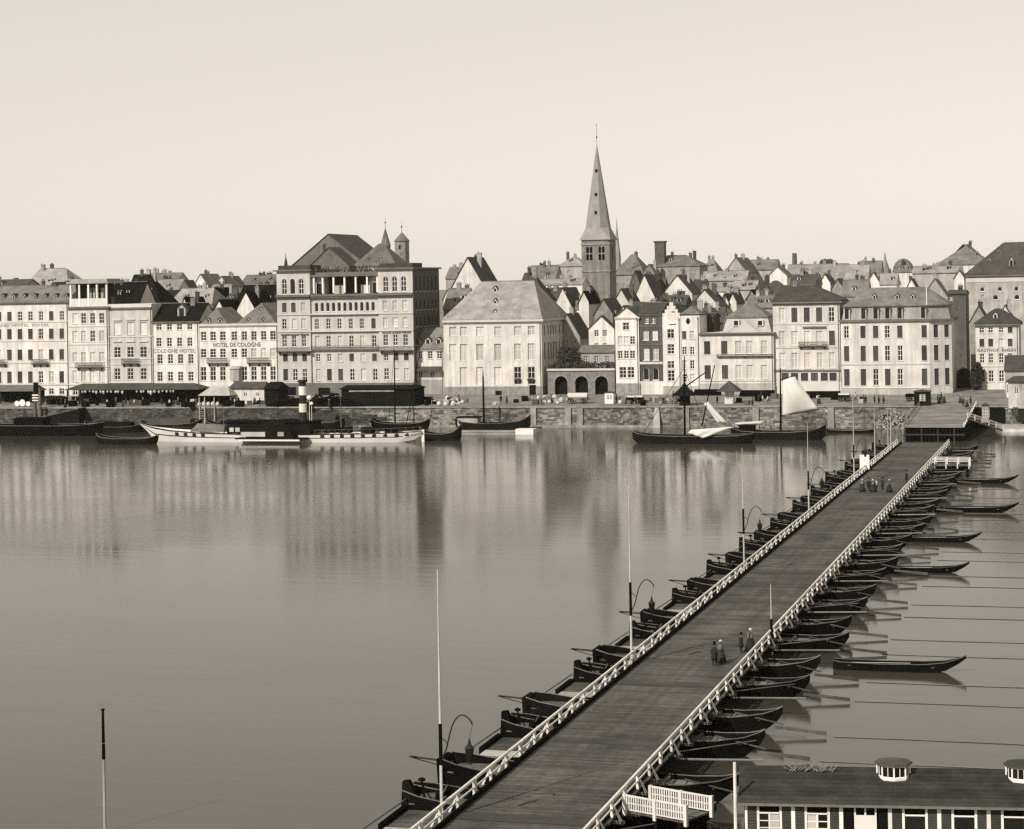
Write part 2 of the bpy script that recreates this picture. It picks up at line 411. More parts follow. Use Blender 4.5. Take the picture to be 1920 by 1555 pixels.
def dormer(H, x, y0, y1, tfrac, wpx=7, style='d', wall=None, roofm=None, big=False):
    """small gabled dormer on the front slope: x,y0(top),y1(bottom) pixels at depth H.t + tfrac*d"""
    t = H.t + tfrac * H.d; s_, z1 = onT(x, y0, t); z0 = onT(x, y1, t)[1]; w_ = abs(onT(x + wpx, y0, t)[0] - s_) / 2
    m = MB(); dp = 2.2; hh = (z1 - z0); zt = z0 + hh * .72
    m.box(s_ - w_, s_ + w_, t, t + dp, z0 - .2, zt); m.poly([(s_ - w_, t, zt), (s_ + w_, t, zt), (s_, t, z1)])
    o = m.build('dormer', wall or TRIM, H.roof or H.root)
    r = MB(); slab(r, (s_ - w_ - .15, t - .2, zt - .05), (s_ - w_ - .15, t + dp, zt - .05), (s_, t + dp, z1 + .12), (s_, t - .2, z1 + .12), .1)
    slab(r, (s_ + w_ + .15, t + dp, zt - .048), (s_ + w_ + .15, t - .2, zt - .048), (s_, t - .2, z1 + .122), (s_, t + dp, z1 + .122), .1); r.build('dormer_roof', roofm or SLATE_D, o)
    g = MB(); g.box(s_ - w_ * .6, s_ + w_ * .6, t - .05, t - .004, z0 + .08, zt - .05); g.build('pane', GLASS, o)
# ------------------------------------------------------------------ setting
mb = MB(); mb.poly([(-6000, BANK + .3, -3), (6000, BANK + .3, -3), (6000, -2500, -3), (-6000, -2500, -3)][::-1]); tag(mb.build('river_bed', EARTH), None, None, kind='structure')
def water_material():
    m = bpy.data.materials.new('river_water'); m.use_nodes = True; t = m.node_tree; b = t.nodes['Principled BSDF']; L = t.links.new
    b.inputs['Base Color'].default_value = (.052, .047, .038, 1); b.inputs['IOR'].default_value = 1.333; b.inputs['Specular IOR Level'].default_value = .5
    geo = t.nodes.new('ShaderNodeNewGeometry')
    mp = t.nodes.new('ShaderNodeMapping'); mp.inputs['Scale'].default_value = (.012, .03, 1); L(geo.outputs['Position'], mp.inputs[0])
    n = t.nodes.new('ShaderNodeTexNoise'); n.inputs['Scale'].default_value = 1.0; n.inputs['Detail'].default_value = 6; L(mp.outputs[0], n.inputs['Vector'])
    r = t.nodes.new('ShaderNodeMapRange'); r.inputs[1].default_value = .3; r.inputs[2].default_value = .7; r.inputs[3].default_value = .075; r.inputs[4].default_value = .15
    L(n.outputs[0], r.inputs[0]); L(r.outputs[0], b.inputs['Roughness'])
    mp2 = t.nodes.new('ShaderNodeMapping'); mp2.inputs['Scale'].default_value = (.10, .45, 1); L(geo.outputs['Position'], mp2.inputs[0])
    n2 = t.nodes.new('ShaderNodeTexNoise'); n2.inputs['Scale'].default_value = 1.0; n2.inputs['Detail'].default_value = 5; L(mp2.outputs[0], n2.inputs['Vector'])
    bp = t.nodes.new('ShaderNodeBump'); bp.inputs['Strength'].default_value = .06; bp.inputs['Distance'].default_value = .25; L(n2.outputs[0], bp.inputs['Height']); L(bp.outputs[0], b.inputs['Normal'])
    return m
WATER = water_material()
mb = MB(); mb.poly([(-6000, -2500, 0), (6000, -2500, 0), (6000, BANK + .3, 0), (-6000, BANK + .3, 0)]); tag(mb.build('river_water', WATER), None, None, kind='structure')
# town ground: quay apron rising to the street, then the town up to the horizon
mb = MB(); prof = [(BANK, gz(BANK)), (BANK + 34, gz(BANK + 34)), (BANK + 300, gz(BANK + 300)), (9000, 14.0)]
for (a, za), (b, zb) in zip(prof[:-1], prof[1:]): mb.poly([(-6000, a, za), (6000, a, za), (6000, b, zb), (-6000, b, zb)])
tag(mb.build('quay_ground', COBBLE), None, None, kind='structure')
# quay wall with its stones, coping and water-line ledge
qw = thing('quay_wall', 'long rubble stone quay wall along the far bank', 'wall', (-140, BANK, 0))
mb = MB(); mb.box(-420, 200, BANK + .02, BANK + .6, -2.5, 4.5); mb.build('wall_core', M('quay_core', .09, var=.3), qw)
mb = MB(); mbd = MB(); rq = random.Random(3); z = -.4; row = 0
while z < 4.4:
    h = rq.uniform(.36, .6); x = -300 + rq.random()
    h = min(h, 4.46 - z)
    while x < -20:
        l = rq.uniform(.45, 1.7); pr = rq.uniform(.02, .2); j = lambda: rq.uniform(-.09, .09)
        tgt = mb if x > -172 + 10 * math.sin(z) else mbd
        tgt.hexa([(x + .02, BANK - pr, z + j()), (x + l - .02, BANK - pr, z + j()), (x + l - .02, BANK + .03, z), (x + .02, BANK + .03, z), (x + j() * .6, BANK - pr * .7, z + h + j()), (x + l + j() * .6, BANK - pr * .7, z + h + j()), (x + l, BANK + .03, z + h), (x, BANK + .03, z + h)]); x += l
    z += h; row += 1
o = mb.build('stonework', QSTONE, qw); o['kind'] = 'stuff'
o = mbd.build('shaded_stonework', M('shaded_stone', .055, var=.5, scale=.2, island=.6, rnd=0, bump=.4), qw); o['kind'] = 'stuff'  # left stones coloured darker to carry the shade beside the boats
for k in range(28):
    x = -300 + k * 10.0; mb = MB(); mb.box(x + .02, x + 9.97, BANK - .3, BANK + .62, 4.5, 4.79 + (k % 3) * .012); mb.build('coping_stone', STONEW, qw)
mb = MB(); x0, x1 = onZ(690, 802, .3)[0], onZ(1228, 802, .3)[0]
n = 14
for k in range(n):
    a = x0 + (x1 - x0) * k / n; b = x0 + (x1 - x0) * (k + 1) / n
    m = MB(); m.box(a + .02, b - .02, BANK - 1.3, BANK - .21, -1, .55 + (k % 2) * .03); m.build('ledge_stone', STONEW, qw)
for xp in (1005, 1070, 1092, 1290, 1420, 1560):     # buttress strips
    s_ = onZ(xp, 780, 2.5)[0]; m = MB(); m.box(s_ - .7, s_ + .7, BANK - .5, BANK - .18, -.5, 4.45); m.build('buttress', STONEW, qw)
s_ = onZ(1236, 780, 2.5)[0]; m = MB(); m.hexa([(s_ - .9, BANK - 1.6, -.5), (s_ + .9, BANK - 1.6, -.5), (s_ + .9, BANK - .2, -.5), (s_ - .9, BANK - .2, -.5), (s_ - .5, BANK - .5, 4.45), (s_ + .5, BANK - .5, 4.45), (s_ + .5, BANK - .2, 4.45), (s_ - .5, BANK - .2, 4.45)]); m.build('buttress', GREYW, qw)
# ------------------------------------------------------------------ riverside front, left to right
T0 = BANK + 30
FR = 'riverside front houses'
def steps(a, d, n): return [a + d * k for k in range(n)]
# A1 grand hotel at the left edge
xs = steps(-41, 19.6, 9)
A1 = house('long white hotel at the left edge with lettering between its upper windows', -84, 128, 566, 539, T0, 15, 'rp', WHITE, SLATE, name='hotel', cat='hotel', group=FR, chim=2,
  rows=[(585, 602, xs, 8.3, 'DDDDdddDd'), (617.5, 636.5, xs, 8.6, 'DDDDDDdDD'), (656, 675.6, xs, 8.6, 'DDlDDDlDD'), (697, 718.4, xs, 8.6, 'DDDDDDdlD'), (729, 740, xs, 9, 'ddddd')], cornice=(.5, .5, TRIM_D))
for y in (604.5, 640, 681): band(A1, y, 2.2)
band(A1, 722, 3)
balcony(A1, 62, 92, 674, 688); balcony(A1, -18, 13, 674, 688)
lettering(A1, 'GRAND  HOTEL  ROYAL', -19, 93, 610, 5.2, mat=M('faded_letters', .3, rnd=0))
for x in steps(-14.2, 19.8, 8): dormer(A1, x, 551, 563, .06, 3.2)
# A2 with the roof loggia
xs = [140.6, 156.6, 173.6, 190.6]
A2 = house('white four-bay house with an open loggia on its roof', 128, 203, 575, 575, T0 - .4, 14, 'flat', CREAM, SLATE, name='house', group=FR, chim=0,
  rows=[(587.6, 607, xs, 9, 'bddd'), (620.6, 641, xs, 9, 'lldl'), (661, 679, xs, 9, 'llll'), (695, 716, xs, 9, 'llll'), (729, 741, xs, 9, 'dldd')], cornice=(.6, .5, TRIM_D))
for y in (612, 646, 688, 722): band(A2, y, 2)
balcony(A2, 144, 195, 680, 694)
z0, z1, z2 = A2.ze, onT(165, 560, A2.t)[1], onT(165, 532, A2.t)[1]
m = MB(); m.box(A2.sL + .3, A2.sR - .3, A2.t + .1, A2.t + .3, z0, z1); lg = m.build('loggia', TRIM, A2.root)
for x in (132, 148, 165, 181, 199):
    s_ = onT(x, 545, A2.t)[0]; m = MB(); m.box(s_ - .22, s_ + .22, A2.t + .05, A2.t + .5, z0 + .02, z2); m.build('post', WPAINT, lg)
m = MB(); m.box(A2.sL - .2, A2.sR + .2, A2.t - .4, A2.t + 9, z2, z2 + .45); m.box(A2.sL + .4, A2.sR - .4, A2.t + .4, A2.t + 8, z2 + .451, z2 + 1.2); m.build('loggia_roof', GREYW, lg)
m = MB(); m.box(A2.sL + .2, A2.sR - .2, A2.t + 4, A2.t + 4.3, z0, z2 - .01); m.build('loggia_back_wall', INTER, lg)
for x in (158, 171, 186):
    s_ = onT(x, 548, A2.t)[0]; m = MB(); m.box(s_ - .8, s_ + .8, A2.t + 2.5, A2.t + 2.6, z0, z2 - 1.2); m.build('screen_panel', GREYW, lg)
# A3
xs = [220, 244.5, 269]
A3 = house('grey-white three-bay house with high parapet and one balcony', 203, 285, 570, 570, T0, 14, 'flat', M('pale_grey_plaster', .49, streak=.2, var=.1), SLATE, name='house', group=FR, chim=0,
  rows=[(604.7, 628, xs, 13, 'b'), (651, 670.7, xs, 12, 'd'), (691, 712, xs, 11, 'd'), (729, 741, xs, 11, 'd')])
band(A3, 578, 3, TRIM_D, .5, name='cornice'); band(A3, 574, 6, TRIM, .4, name='cornice')  # lower dark band: shadow line below the cornice put into the colour
for y in (631, 673, 683, 717): band(A3, y, 2.2)
for x in xs:
    for y in (600, 640.5): band(A3, y, 2.2, TRIM, .3, x - 8, x + 8, 'window_hood')
balcony(A3, 230, 262, 672, 687)
# A4
xs = [297.9, 317.4, 336.5, 355.8]; xb = [x + 2 for x in xs]
A4 = house('white four-bay hotel under a black roof, lettered COLOGNE HOTEL', 285.5, 373, 603, 571, T0 + .3, 12, 'rp', WHITE, TAR, name='hotel', cat='hotel', group=FR, chim=1,
  rows=[(608, 619, xs, 9.5, 'd'), (633.5, 650, xs, 9.5, 'd'), (664.6, 682, xb, 9.8, 'd'), (697.6, 715, xb, 9.8, 'd'), (729, 741, xb, 9, 'd')], cornice=(.4, .3, TRIM_D))
lettering(A4, 'COLOGNE HOTEL', 287.5, 366.5, 658, 7.2, mat=M('faded_letters2', .24, rnd=0))
dormer(A4, 340, 571, 596, .12, 15, wall=GREYW)
# A5
xs = [381.5, 399.4, 417.7, 439.2, 458, 476, 494.2, 511.8]
A5 = house('white eight-bay hotel with two grey hipped roofs, lettered HOTEL DE COLOGNE', 374, 521.5, 607, 607, T0 - .3, 14, 'flat', WHITE, SLATE, name='hotel', cat='hotel', group=FR, chim=0,
  rows=[(621.8, 638.4, xs, 10.5, 'd'), (654, 670.7, xs, 10.5, 'dddddlll'), (688, 713.5, xs[:3] + xs[4:], 10.5, 'd'), (729, 741, xs, 9, 'd')], cornice=(.5, .5, TRIM))
lettering(A5, 'HOTEL DE COLOGNE', 400, 489, 646.5, 8.2)
balcony(A5, 390, 428, 671, 686); balcony(A5, 465, 507, 671, 686)
m = MB(); a, b = onT(436, 700, A5.t)[0], onT(452, 700, A5.t)[0]; z0, z1 = onT(444, 714, A5.t)[1], onT(444, 692, A5.t)[1]
m.box(a, b, A5.t - 1.5, A5.t - .01, z0, z1); m.hexa([(a - .1, A5.t - 1.7, z1 + .004), (b + .1, A5.t - 1.7, z1 + .004), (b + .1, A5.t - .01, z1 + .004), (a - .1, A5.t - .01, z1 + .004), (a - .1, A5.t - 1.7, z1 + .1), (b + .1, A5.t - 1.7, z1 + .1), (b + .1, A5.t - .01, z1 + .8), (a - .1, A5.t - .01, z1 + .8)])
m.build('porch', GREYW, A5.root)
for (xa, xb_, xap, yap) in ((375, 425, 406.7, 577), (443, 517, 490, 568)):
    t = A5.t; a, b = onT(xa, 606, t)[0], onT(xb_, 606, t)[0]; hh = 4.5; ap = onT(xap, yap, t + hh); z0 = A5.ze + .02
    m = MB(); A, B_, C, E_ = (a, t, z0), (b, t, z0), (b, t + 14, z0), (a, t + 14, z0); R0, R1 = (ap[0], t + hh, ap[1]), (ap[0], t + 14, ap[1])
    m.poly([A, B_, R0]); m.poly([B_, C, R1, R0]); m.poly([E_, A, R0, R1]); m.poly([C, E_, R1]); m.poly([A, E_, C, B_])
    rf = m.build('roof', SLATE, A5.root); H = House(); H.t, H.d, H.roof, H.root = t, 14, rf, A5.root
    for q in ((.3, .75) if xap < 450 else (.3, .68)):
        x = xa + (xb_ - xa) * q; dormer(H, x, 597, 605, .04, 6)
    if xap > 450: dormer(H, 489, 577, 587, .2, 6)
# big hotel with two towers: one thing of three volumes
TL = T0 - 1.0
BH = House(); BH.t = TL; BH.xm = 648
zb = gz(TL) - .3
sA, sB, sC, sE = onT(521.5, 610, TL)[0], onT(583.5, 610, TL)[0], onT(711.5, 610, TL)[0], onT(776, 610, TL)[0]
BH.root = thing('hotel', 'tall six-storey hotel with two corner towers and loggia between them', 'hotel', ((sA + sE) / 2, TL, zb), FR)
BH.sL, BH.sR = sA, sE
Zc = lambda x, y: onT(x, y, TL)[1]
ztopL, ztopR, zlog = Zc(552, 509), Zc(744, 505), Zc(648, 553)
HOTELW = M('hotel_stone', .46, streak=.15, var=.1)
rowsL = [(523, 552, [534.5, 550, 566], 11, 'AaA'), (568, 585.6, [534.5, 551.5, 569.5], 9.5, 'DDl'), (598, 617, [534.5, 553, 570.5], 9.5, 'dll'), (630, 650.5, [535, 552.5, 571], 9.5, 'd'), (663.6, 678, [536.5, 554.5, 572.5], 10, 'D'), (692, 713.6, [537, 555, 573], 10, 'Ddd')]
rowsC = [(567, 584, steps(593.5, 10.6, 11), 7.2, 'a'), (598, 617, [594, 615.4, 636.3, 657.5, 678.4, 700.3], 9, 'dddddD'), (630, 650.5, [595, 616, 637.5, 659, 679.5, 701.5], 9.3, 'ldldld'), (663.6, 678, [596.3, 617, 638, 659.4, 680.4, 702.3], 9.5, 'ddlDlD'), (692, 713.6, [597, 617.8, 638.8, 660.6, 681.6, 703.5], 10, 'lDDdld')]
rowsR = [(518.5, 547, [724.5, 741, 758], 11, 'A'), (563.7, 582, [723, 741.5, 760], 9.5, 'l'), (595.5, 613.5, [723.7, 742, 760.5], 9.5, 'l'), (627.5, 648, [724.4, 742.7, 761.7], 9.8, 'd'), (661.6, 676, [725, 744, 763], 9.8, 'dDD'), (690.5, 712, [726, 745, 763.6], 10, 'dll')]
mb = MB()
for (a, b, rows, xm, ztop) in ((sA, sB, rowsL, 552, ztopL), (sB, sC, rowsC, 648, zlog), (sC, sE, rowsR, 744, ztopR)):
    ops = []
    tt = TL - (.5 if rows is not rowsC else 0)
    for (yt, yb, xs, wpx, st) in rows:
        za, zt = onT(xm, yb, TL)[1], onT(xm, yt, TL)[1]; hh = round(zt - za, 2)
        for k, x in enumerate(xs):
            s_ = onT(x, (yt + yb) / 2, TL)[0]; ww = round(wpx / FPX * TL * 1.0, 2); stl = st[k % len(st)]
            ops.append((s_ - ww / 2 - a, s_ + ww / 2 - a, za, za + hh, stl in 'aA')); put_window(BH.root, (s_, tt + .23, za), ww, hh, stl)
    facet(mb, (a, tt), (b, tt), zb, ztop, ops)
    if tt != TL:
        mb.poly([(a, tt, zb), (a, tt, ztop), (a, TL, ztop), (a, TL, zb)]); mb.poly([(b, tt, zb), (b, TL, zb), (b, TL, ztop), (b, tt, ztop)])
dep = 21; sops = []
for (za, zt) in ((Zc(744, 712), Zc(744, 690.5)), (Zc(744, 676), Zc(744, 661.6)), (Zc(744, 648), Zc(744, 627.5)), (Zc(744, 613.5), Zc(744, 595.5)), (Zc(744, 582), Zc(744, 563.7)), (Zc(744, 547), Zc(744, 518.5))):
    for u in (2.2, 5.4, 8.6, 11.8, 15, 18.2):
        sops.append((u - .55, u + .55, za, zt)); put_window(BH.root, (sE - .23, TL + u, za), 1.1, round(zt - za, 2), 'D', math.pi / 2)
sm_ = MB(); facet(sm_, (sE, TL), (sE, TL + dep), zb, ztopR, sops); sm_.build('side_wall', BRICK, BH.root)['label'] = 'dark side wall'; facet(mb, (sE, TL + dep), (sA, TL + dep), zb, zlog, []); facet(mb, (sA, TL + dep), (sA, TL), zb, ztopL, [])  # side wall in one darker colour than the front
for (a, b, z) in ((sA, sB, ztopL), (sC, sE, ztopR)):
    mb.poly([(a, TL - .5, z - .01), (b, TL - .5, z - .01), (b, TL + dep, z - .01), (a, TL + dep, z - .01)])
mb.poly([(sB, TL, zlog - .01), (sC, TL, zlog - .01), (sC, TL + dep, zlog - .01), (sB, TL + dep, zlog - .01)])
mb.poly([(sB, TL, zlog), (sB, TL + dep, zlog), (sB, TL + dep, ztopL), (sB, TL, ztopL)]); mb.poly([(sC, TL + dep, zlog), (sC, TL, zlog), (sC, TL, ztopR), (sC, TL + dep, ztopR)])
mb.build('wall', HOTELW, BH.root)
for (a, b, z) in ((sA, sB, ztopL), (sC, sE, ztopR)):
    m = MB(); m.box(a - .7, b + .6, TL - 1.3, TL + dep + .5, z, z + .4); m.build('tower_cornice', TRIM_D, BH.root)
    m = MB(); m.box(a + .2, b - .2, TL + .2, TL + 8, z + .402, z + 1.5); m.build('roof_parapet', SLATE_D, BH.root)
m = MB()
for xq in (536, 1): pass
s_ = onT(536, 495, TL + 2)[0]; m.lathe(s_, TL + 2, [(.5, ztopL + 1.51), (.4, ztopL + 2.4), (.12, ztopL + 3.6), (.05, ztopL + 4.6)], 8); m.build('finial', SLATE_D, BH.root)
zl2 = Zc(648, 518.5)
m = MB(); m.box(sB + .02, sC - .02, TL - .3, TL + 9, zl2, zl2 + .5); m.box(sB + .3, sC - .3, TL + .5, TL + 9.5, zl2 + .502, zl2 + 1.1); lr = m.build('loggia_roof', TRIM_D, BH.root)
m = MB()
rr = random.Random(5)
for k in range(46):
    s_ = sB + rr.uniform(.5, sC - sB - .5); h = rr.uniform(.5, 2.0); m.tube((s_, TL + rr.uniform(.5, 3), zl2 + 1.1), (s_ + rr.uniform(-.5, .5), TL + rr.uniform(.5, 3), zl2 + 1.1 + h), .2, .05, 5)
m.build('roof_plants', LEAF, lr)['kind'] = 'stuff'
for x in (588, 604.7, 625, 645.6, 666.5, 688, 707):
    s_ = onT(x, 537, TL)[0]; m = MB(); m.box(s_ - .22, s_ + .22, TL + .05, TL + .5, zlog + .5, zl2); m.build('loggia_post', WPAINT, BH.root)
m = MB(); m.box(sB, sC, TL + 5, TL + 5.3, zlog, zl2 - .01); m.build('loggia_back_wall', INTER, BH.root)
m = MB(); m.box(sB + .01, onT(604, 537, TL)[0], TL + 1.5, TL + 4.9, zlog + .01, zl2 - .02); m.build('loggia_room', HOTELW, BH.root)
m = MB(); m.box(onT(689, 537, TL)[0], sC - .01, TL + 1.5, TL + 4.9, zlog + .01, zl2 - .02); m.build('loggia_room', HOTELW, BH.root)
for x in (595, 700): 
    s_ = onT(x, 540, TL)[0]; m = MB(); m.box(s_ - .75, s_ + .75, TL + 1.45, TL + 1.495, zlog + .2, zlog + 3); m.build('loggia_door', GLASS, BH.root)
for x, wd_ in ((629, 1.3), (679, 1.2)):
    s_ = onT(x, 540, TL)[0]; m = MB(); m.box(s_ - wd_, s_ + wd_, TL + 2.5, TL + 2.6, zlog + .01, zlog + 2.5); m.build('loggia_screen', BLIND, BH.root)
for (a, b) in ((sA, sB), (sB + .01, sC - .01), (sC, sE)):
    q = .9 if (b - a) < 10 else .5
    m = MB(); m.box(a - .05, b + .05, TL - q - .5, TL - .004 - (.5 if q > .6 else 0), zlog - .35, zlog + .25); m.box(a, b, TL - q * .6 - .5, TL - .006 - (.5 if q > .6 else 0), zlog - .7, zlog - .352); m.build('cornice', TRIM_D, BH.root)
    for y in (589, 621):
        m = MB(); z = Zc((x for x in (648,)).__next__(), y); m.box(a, b, TL - .72, TL - .504 if q > .6 else TL - .004, z - .12, z + .12); m.build('string_course', TRIM, BH.root)
for (xa, xb_) in ((521, 584), (712, 775)):
    BH.t = TL - .5; balcony(BH, xa, xb_, 651, 662 if xa < 600 else 662, 1.2)
    for x in ((535, 552.5, 571) if xa < 600 else (724.4, 742.7, 761.7)): band(BH, 626 if xa < 600 else 624, 2.5, TRIM_D, .3, x - 8, x + 8, 'window_hood')
BH.t = TL
m = MB(); z = Zc(648, 655); m.box(sB, sC, TL - .6, TL - .004, z - .3, z + .1); m.build('string_course', TRIM_D, BH.root)
r = MB(); r.box(sB + .01, sC - .01, TL - .58, TL - .5, z + .8, z + .88)
for k in range(64): s_ = sB + .1 + (sC - sB - .3) * k / 63; r.box(s_, s_ + .05, TL - .57, TL - .52, z + .1, z + .8)
r.build('railing', IRON, BH.root)
m = MB(); z = Zc(648, 718); m.box(sA - .05, sE + .15, TL - .75, TL - .51, zb, z); m.box(sE + .004, sE + .15, TL - .5, TL + dep, zb, z); m.build('plinth', M('dark_plinth', .11, var=.2), BH.root)
for x, ww, yy in ((548, 1.3, 726), (610, 1.6, 727), (690, 1.4, 727)):
    s_ = onT(x, 733, TL)[0]; m = MB(); m.box(s_ - ww, s_ + ww, TL - .79, TL - .752, zb + .4, Zc(x, yy)); m.build('cellar_door', TAR, BH.root)
# A6 small house between
xs = [788, 806.5, 823.6]
A6 = house('small white house with three dormers between the tall hotel and the hipped palace', 777, 831.5, 654, 617, T0 + 1, 11, 'rp', CREAM, SLATE, name='house', group=FR, chim=0,
  rows=[(659, 673, xs, 9, 'd'), (697, 708, [788, 810], 8, 'd')], cornice=(.3, .3, TRIM), base=(712, GREYW))
for x in (783, 802, 822): dormer(A6, x, 633, 646, .1, 10)
a, b = A6.sL + .5, A6.sR - .5; z = onT(804, 688, A6.t)[1]
m = MB(); m.hexa([(a, A6.t - 2.2, z - .9), (b, A6.t - 2.2, z - .9), (b, A6.t - .01, z), (a, A6.t - .01, z), (a, A6.t - 2.2, z - .82), (b, A6.t - 2.2, z - .82), (b, A6.t - .01, z + .08), (a, A6.t - .01, z + .08)]); m.build('awning', SLATE_D, A6.root)
# B palace with tall pale hipped roof
xs = [849, 869, 899.7, 933.5, 970.6, 996.3]
tB = T0 - 2.0; ZB = lambda y: onT(920, y, tB)[1]
sd = []
for (yt, yb) in ((612.7, 629.8), (645, 676), (688.5, 721.5)):
    for u in (3, 6.5, 9, 11.5, 14, 17.5, 21): sd.append((u, 1.3, ZB(yb), ZB(yt), 'D'))
B = house('large pale palace with tall hipped slate roof and three small dormers in a column', 831.5, 1015, 600, 528, tB, 26, 'hip', CREAM, SLATE_L, name='palace', cat='palace', group=FR, chim=0, hips=(6.5, 5.5), side=sd,
  rows=[(612.7, 629.8, xs, 13, 'l'), (645, 676, xs, 13, 'l'), (688.5, 721.5, xs[1:], 13, 'lllcc')], cornice=(.7, .5, TRIM), base=(725, STONEW), wd=.35)
for (y0, y1, tf) in ((537, 551, .36), (560, 575, .2), (581, 597, .07)): dormer(B, 928, y0, y1, tf, 7)
for x, y0, y1 in ((935, 733, 745), (999, 722, 745)):
    s_ = onT(x, 738, B.t)[0]; m = MB(); m.box(s_ - .8, s_ + .8, B.t - .16, B.t - .124, onT(x, y1, B.t)[1], onT(x, y0, B.t)[1]); m.build('cellar_door', TAR, B.root)
for x in (970.6, 996.3):
    s_ = onT(x, 713, B.t)[0]; m = MB(); z = onT(x, 713, B.t)[1]; rr = random.Random(int(x))
    for k in range(14): p = (s_ + rr.uniform(-.8, .8), B.t - .4 + rr.uniform(-.2, .2), z + rr.uniform(-.3, .3)); m.lathe(p[0], p[1], [(.02, p[2] - .25), (.25, p[2]), (.02, p[2] + .25)], 5)
    m.build('flower_box', LEAF, B.root)
# A7 three-arched arcade with terrace
tA = T0 - 2
A7 = House(); A7.t = tA; a, b = onT(1027, 720, tA)[0], onT(1152.5, 720, tA)[0]; zb, zt = gz(tA) - .3, onT(1090, 694, tA)[1]
A7.root = thing('arcade_building', 'low brick arcade with three round arches under a planted terrace', 'arcade', ((a + b) / 2, tA, zb), FR)
A7.sL, A7.sR, A7.xm = a, b, 1090
ops = []
for x in (1052, 1090.4, 1127.7):
    s_ = onT(x, 720, tA)[0]; r_ = 1.6; ops.append((s_ - r_ - a, s_ + r_ - a, zb + .1, onT(x, 705.6, tA)[1], True))
mb = MB(); facet(mb, (a, tA), (b, tA), zb, zt, ops, .9); facet(mb, (b, tA), (b, tA + 10), zb, zt, []); facet(mb, (a, tA + 10), (a, tA), zb, zt, []); mb.poly([(a, tA, zt - .01), (b, tA, zt - .01), (b, tA + 10, zt - .01), (a, tA + 10, zt - .01)])
mb.build('wall', M('arcade_brick', .16, var=.3, scale=1.0), A7.root)
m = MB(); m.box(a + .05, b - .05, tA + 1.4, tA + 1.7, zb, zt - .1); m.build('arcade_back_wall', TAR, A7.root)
m = MB(); m.box(a - .1, b + .1, tA - .35, tA - .004, zt - .15, zt + .35); m.build('parapet_band', TRIM, A7.root)
for k, (u0, u1, z0, z1, _) in enumerate(ops):
    n = 13; uc = (u0 + u1) / 2 + a; rr_ = (u1 - u0) / 2; zc = z1 - rr_
    for q in range(n):
        a0, a1 = math.pi * q / n + .01, math.pi * (q + 1) / n - .01; m = MB(); P = []
        for yy in (tA - .09, tA - .004):
            for (rad, an) in ((rr_, a0), (rr_ + .42, a0), (rr_ + .42, a1), (rr_, a1)): P.append((uc + rad * math.cos(an), yy, zc + rad * math.sin(an)))
        m.hexa(P); m.build('arch_stone', STONEW, A7.root)
m = MB(); rr = random.Random(8)
def leaves(m, n, cx, cy, cz, rx, ry, rz, sz, rr, shell=.35):
    for k in range(n):
        while True:
            p = [rr.uniform(-1, 1) for _ in range(3)]; q = sum(c * c for c in p)
            if shell < q < 1: break
        c = Vector((cx + p[0] * rx, cy + p[1] * ry, cz + p[2] * rz)); u = Vector((rr.uniform(-1, 1), rr.uniform(-1, 1), rr.uniform(-1, 1))).normalized(); v = u.orthogonal().normalized(); s = sz * rr.uniform(.6, 1.3)
        m.poly([c - u * s, c + v * s * .6, c + u * s, c - v * s * .6])
for x in (1042, 1062, 1078, 1095, 1112, 1130, 1143):
    s_ = onT(x, 688, tA)[0]; leaves(m, 260, s_, tA + 2, zt + .9, 1.4, 1.0, 1.0, .22, rr)
m.build('terrace_plants', LEAF, A7.root)
G1 = house('long flat-roofed pavilion behind the arcade terrace', 1086, 1152, 661, 650, tA + 10.5, 6, 'rp', GREYW, SLATE, group='houses near the arcade', chim=0, name='pavilion', cat='pavilion', rows=[(668, 680, [1098, 1118, 1138], 8, 'd')])
bt = thing('ivy_tree', 'dark ivy-like bush beside the palace above the arcade', 'bush', (onT(1068, 690, tA + 5)[0], tA + 5, zt)); m = MB(); s_ = ORG[bt.name][0]
leaves(m, 1600, s_, tA + 5, zt + 3.0, 3.2, 2.2, 3.0, .28, random.Random(2), .1); m.build('crown', LEAF, bt); m = MB(); m.tube((s_, tA + 5, zt), (s_, tA + 5, zt + 3), .2, .1); m.build('trunk', WOODD, bt)
# narrow old houses
A8 = house('narrow white house with small gable left of the dark brick house', 1153.5, 1197.5, 595, 577, T0 - 2, 13, 'gf', WHITE, SLATE_D, group=FR, chim=0,
  rows=[(605, 619, [1173.5], 12, 'c'), (631, 646, [1163, 1174.5, 1186], 9.5, 'lld'), (658, 672.6, [1163, 1174.5, 1186], 9.5, 'd'), (688.5, 709, [1168, 1183], 13, 'd')], base=(719, STONEW), cornice=(.3, .25, TRIM))
A9 = house('dark brown brick house between two white narrow houses', 1198, 1241.5, 588, 570, T0 - 1.6, 13, 'rp', BRICK, SLATE_D, group=FR, chim=0,
  rows=[(595.6, 606.6, [1213, 1225], 6.5, 'd'), (620, 638, [1211, 1228], 10.5, 'l'), (653, 676, [1212, 1229.5], 11, 'l'), (689.7, 713, [1211.5, 1229.5], 11, 'a')], base=(715, CREAM), cornice=(.3, .4, BRICK))
band(A9, 681, 4.5, TRIM, .3); band(A9, 612, 2, TRIM_D); band(A9, 646, 2, TRIM_D)
A10 = house('narrow white house with stepped gable next to the dark brick house', 1242, 1276, 594, 594, T0 - 2, 12, 'flat', WHITE, SLATE_D, group=FR, chim=0,
  rows=[(617.6, 634.7, [1257.5], 13, 'd'), (645.7, 664, [1258], 13, 'd'), (677.5, 691, [1258], 13, 'd'), (694.6, 715, [1258.5], 13, 'd')], base=(724, GREYW))
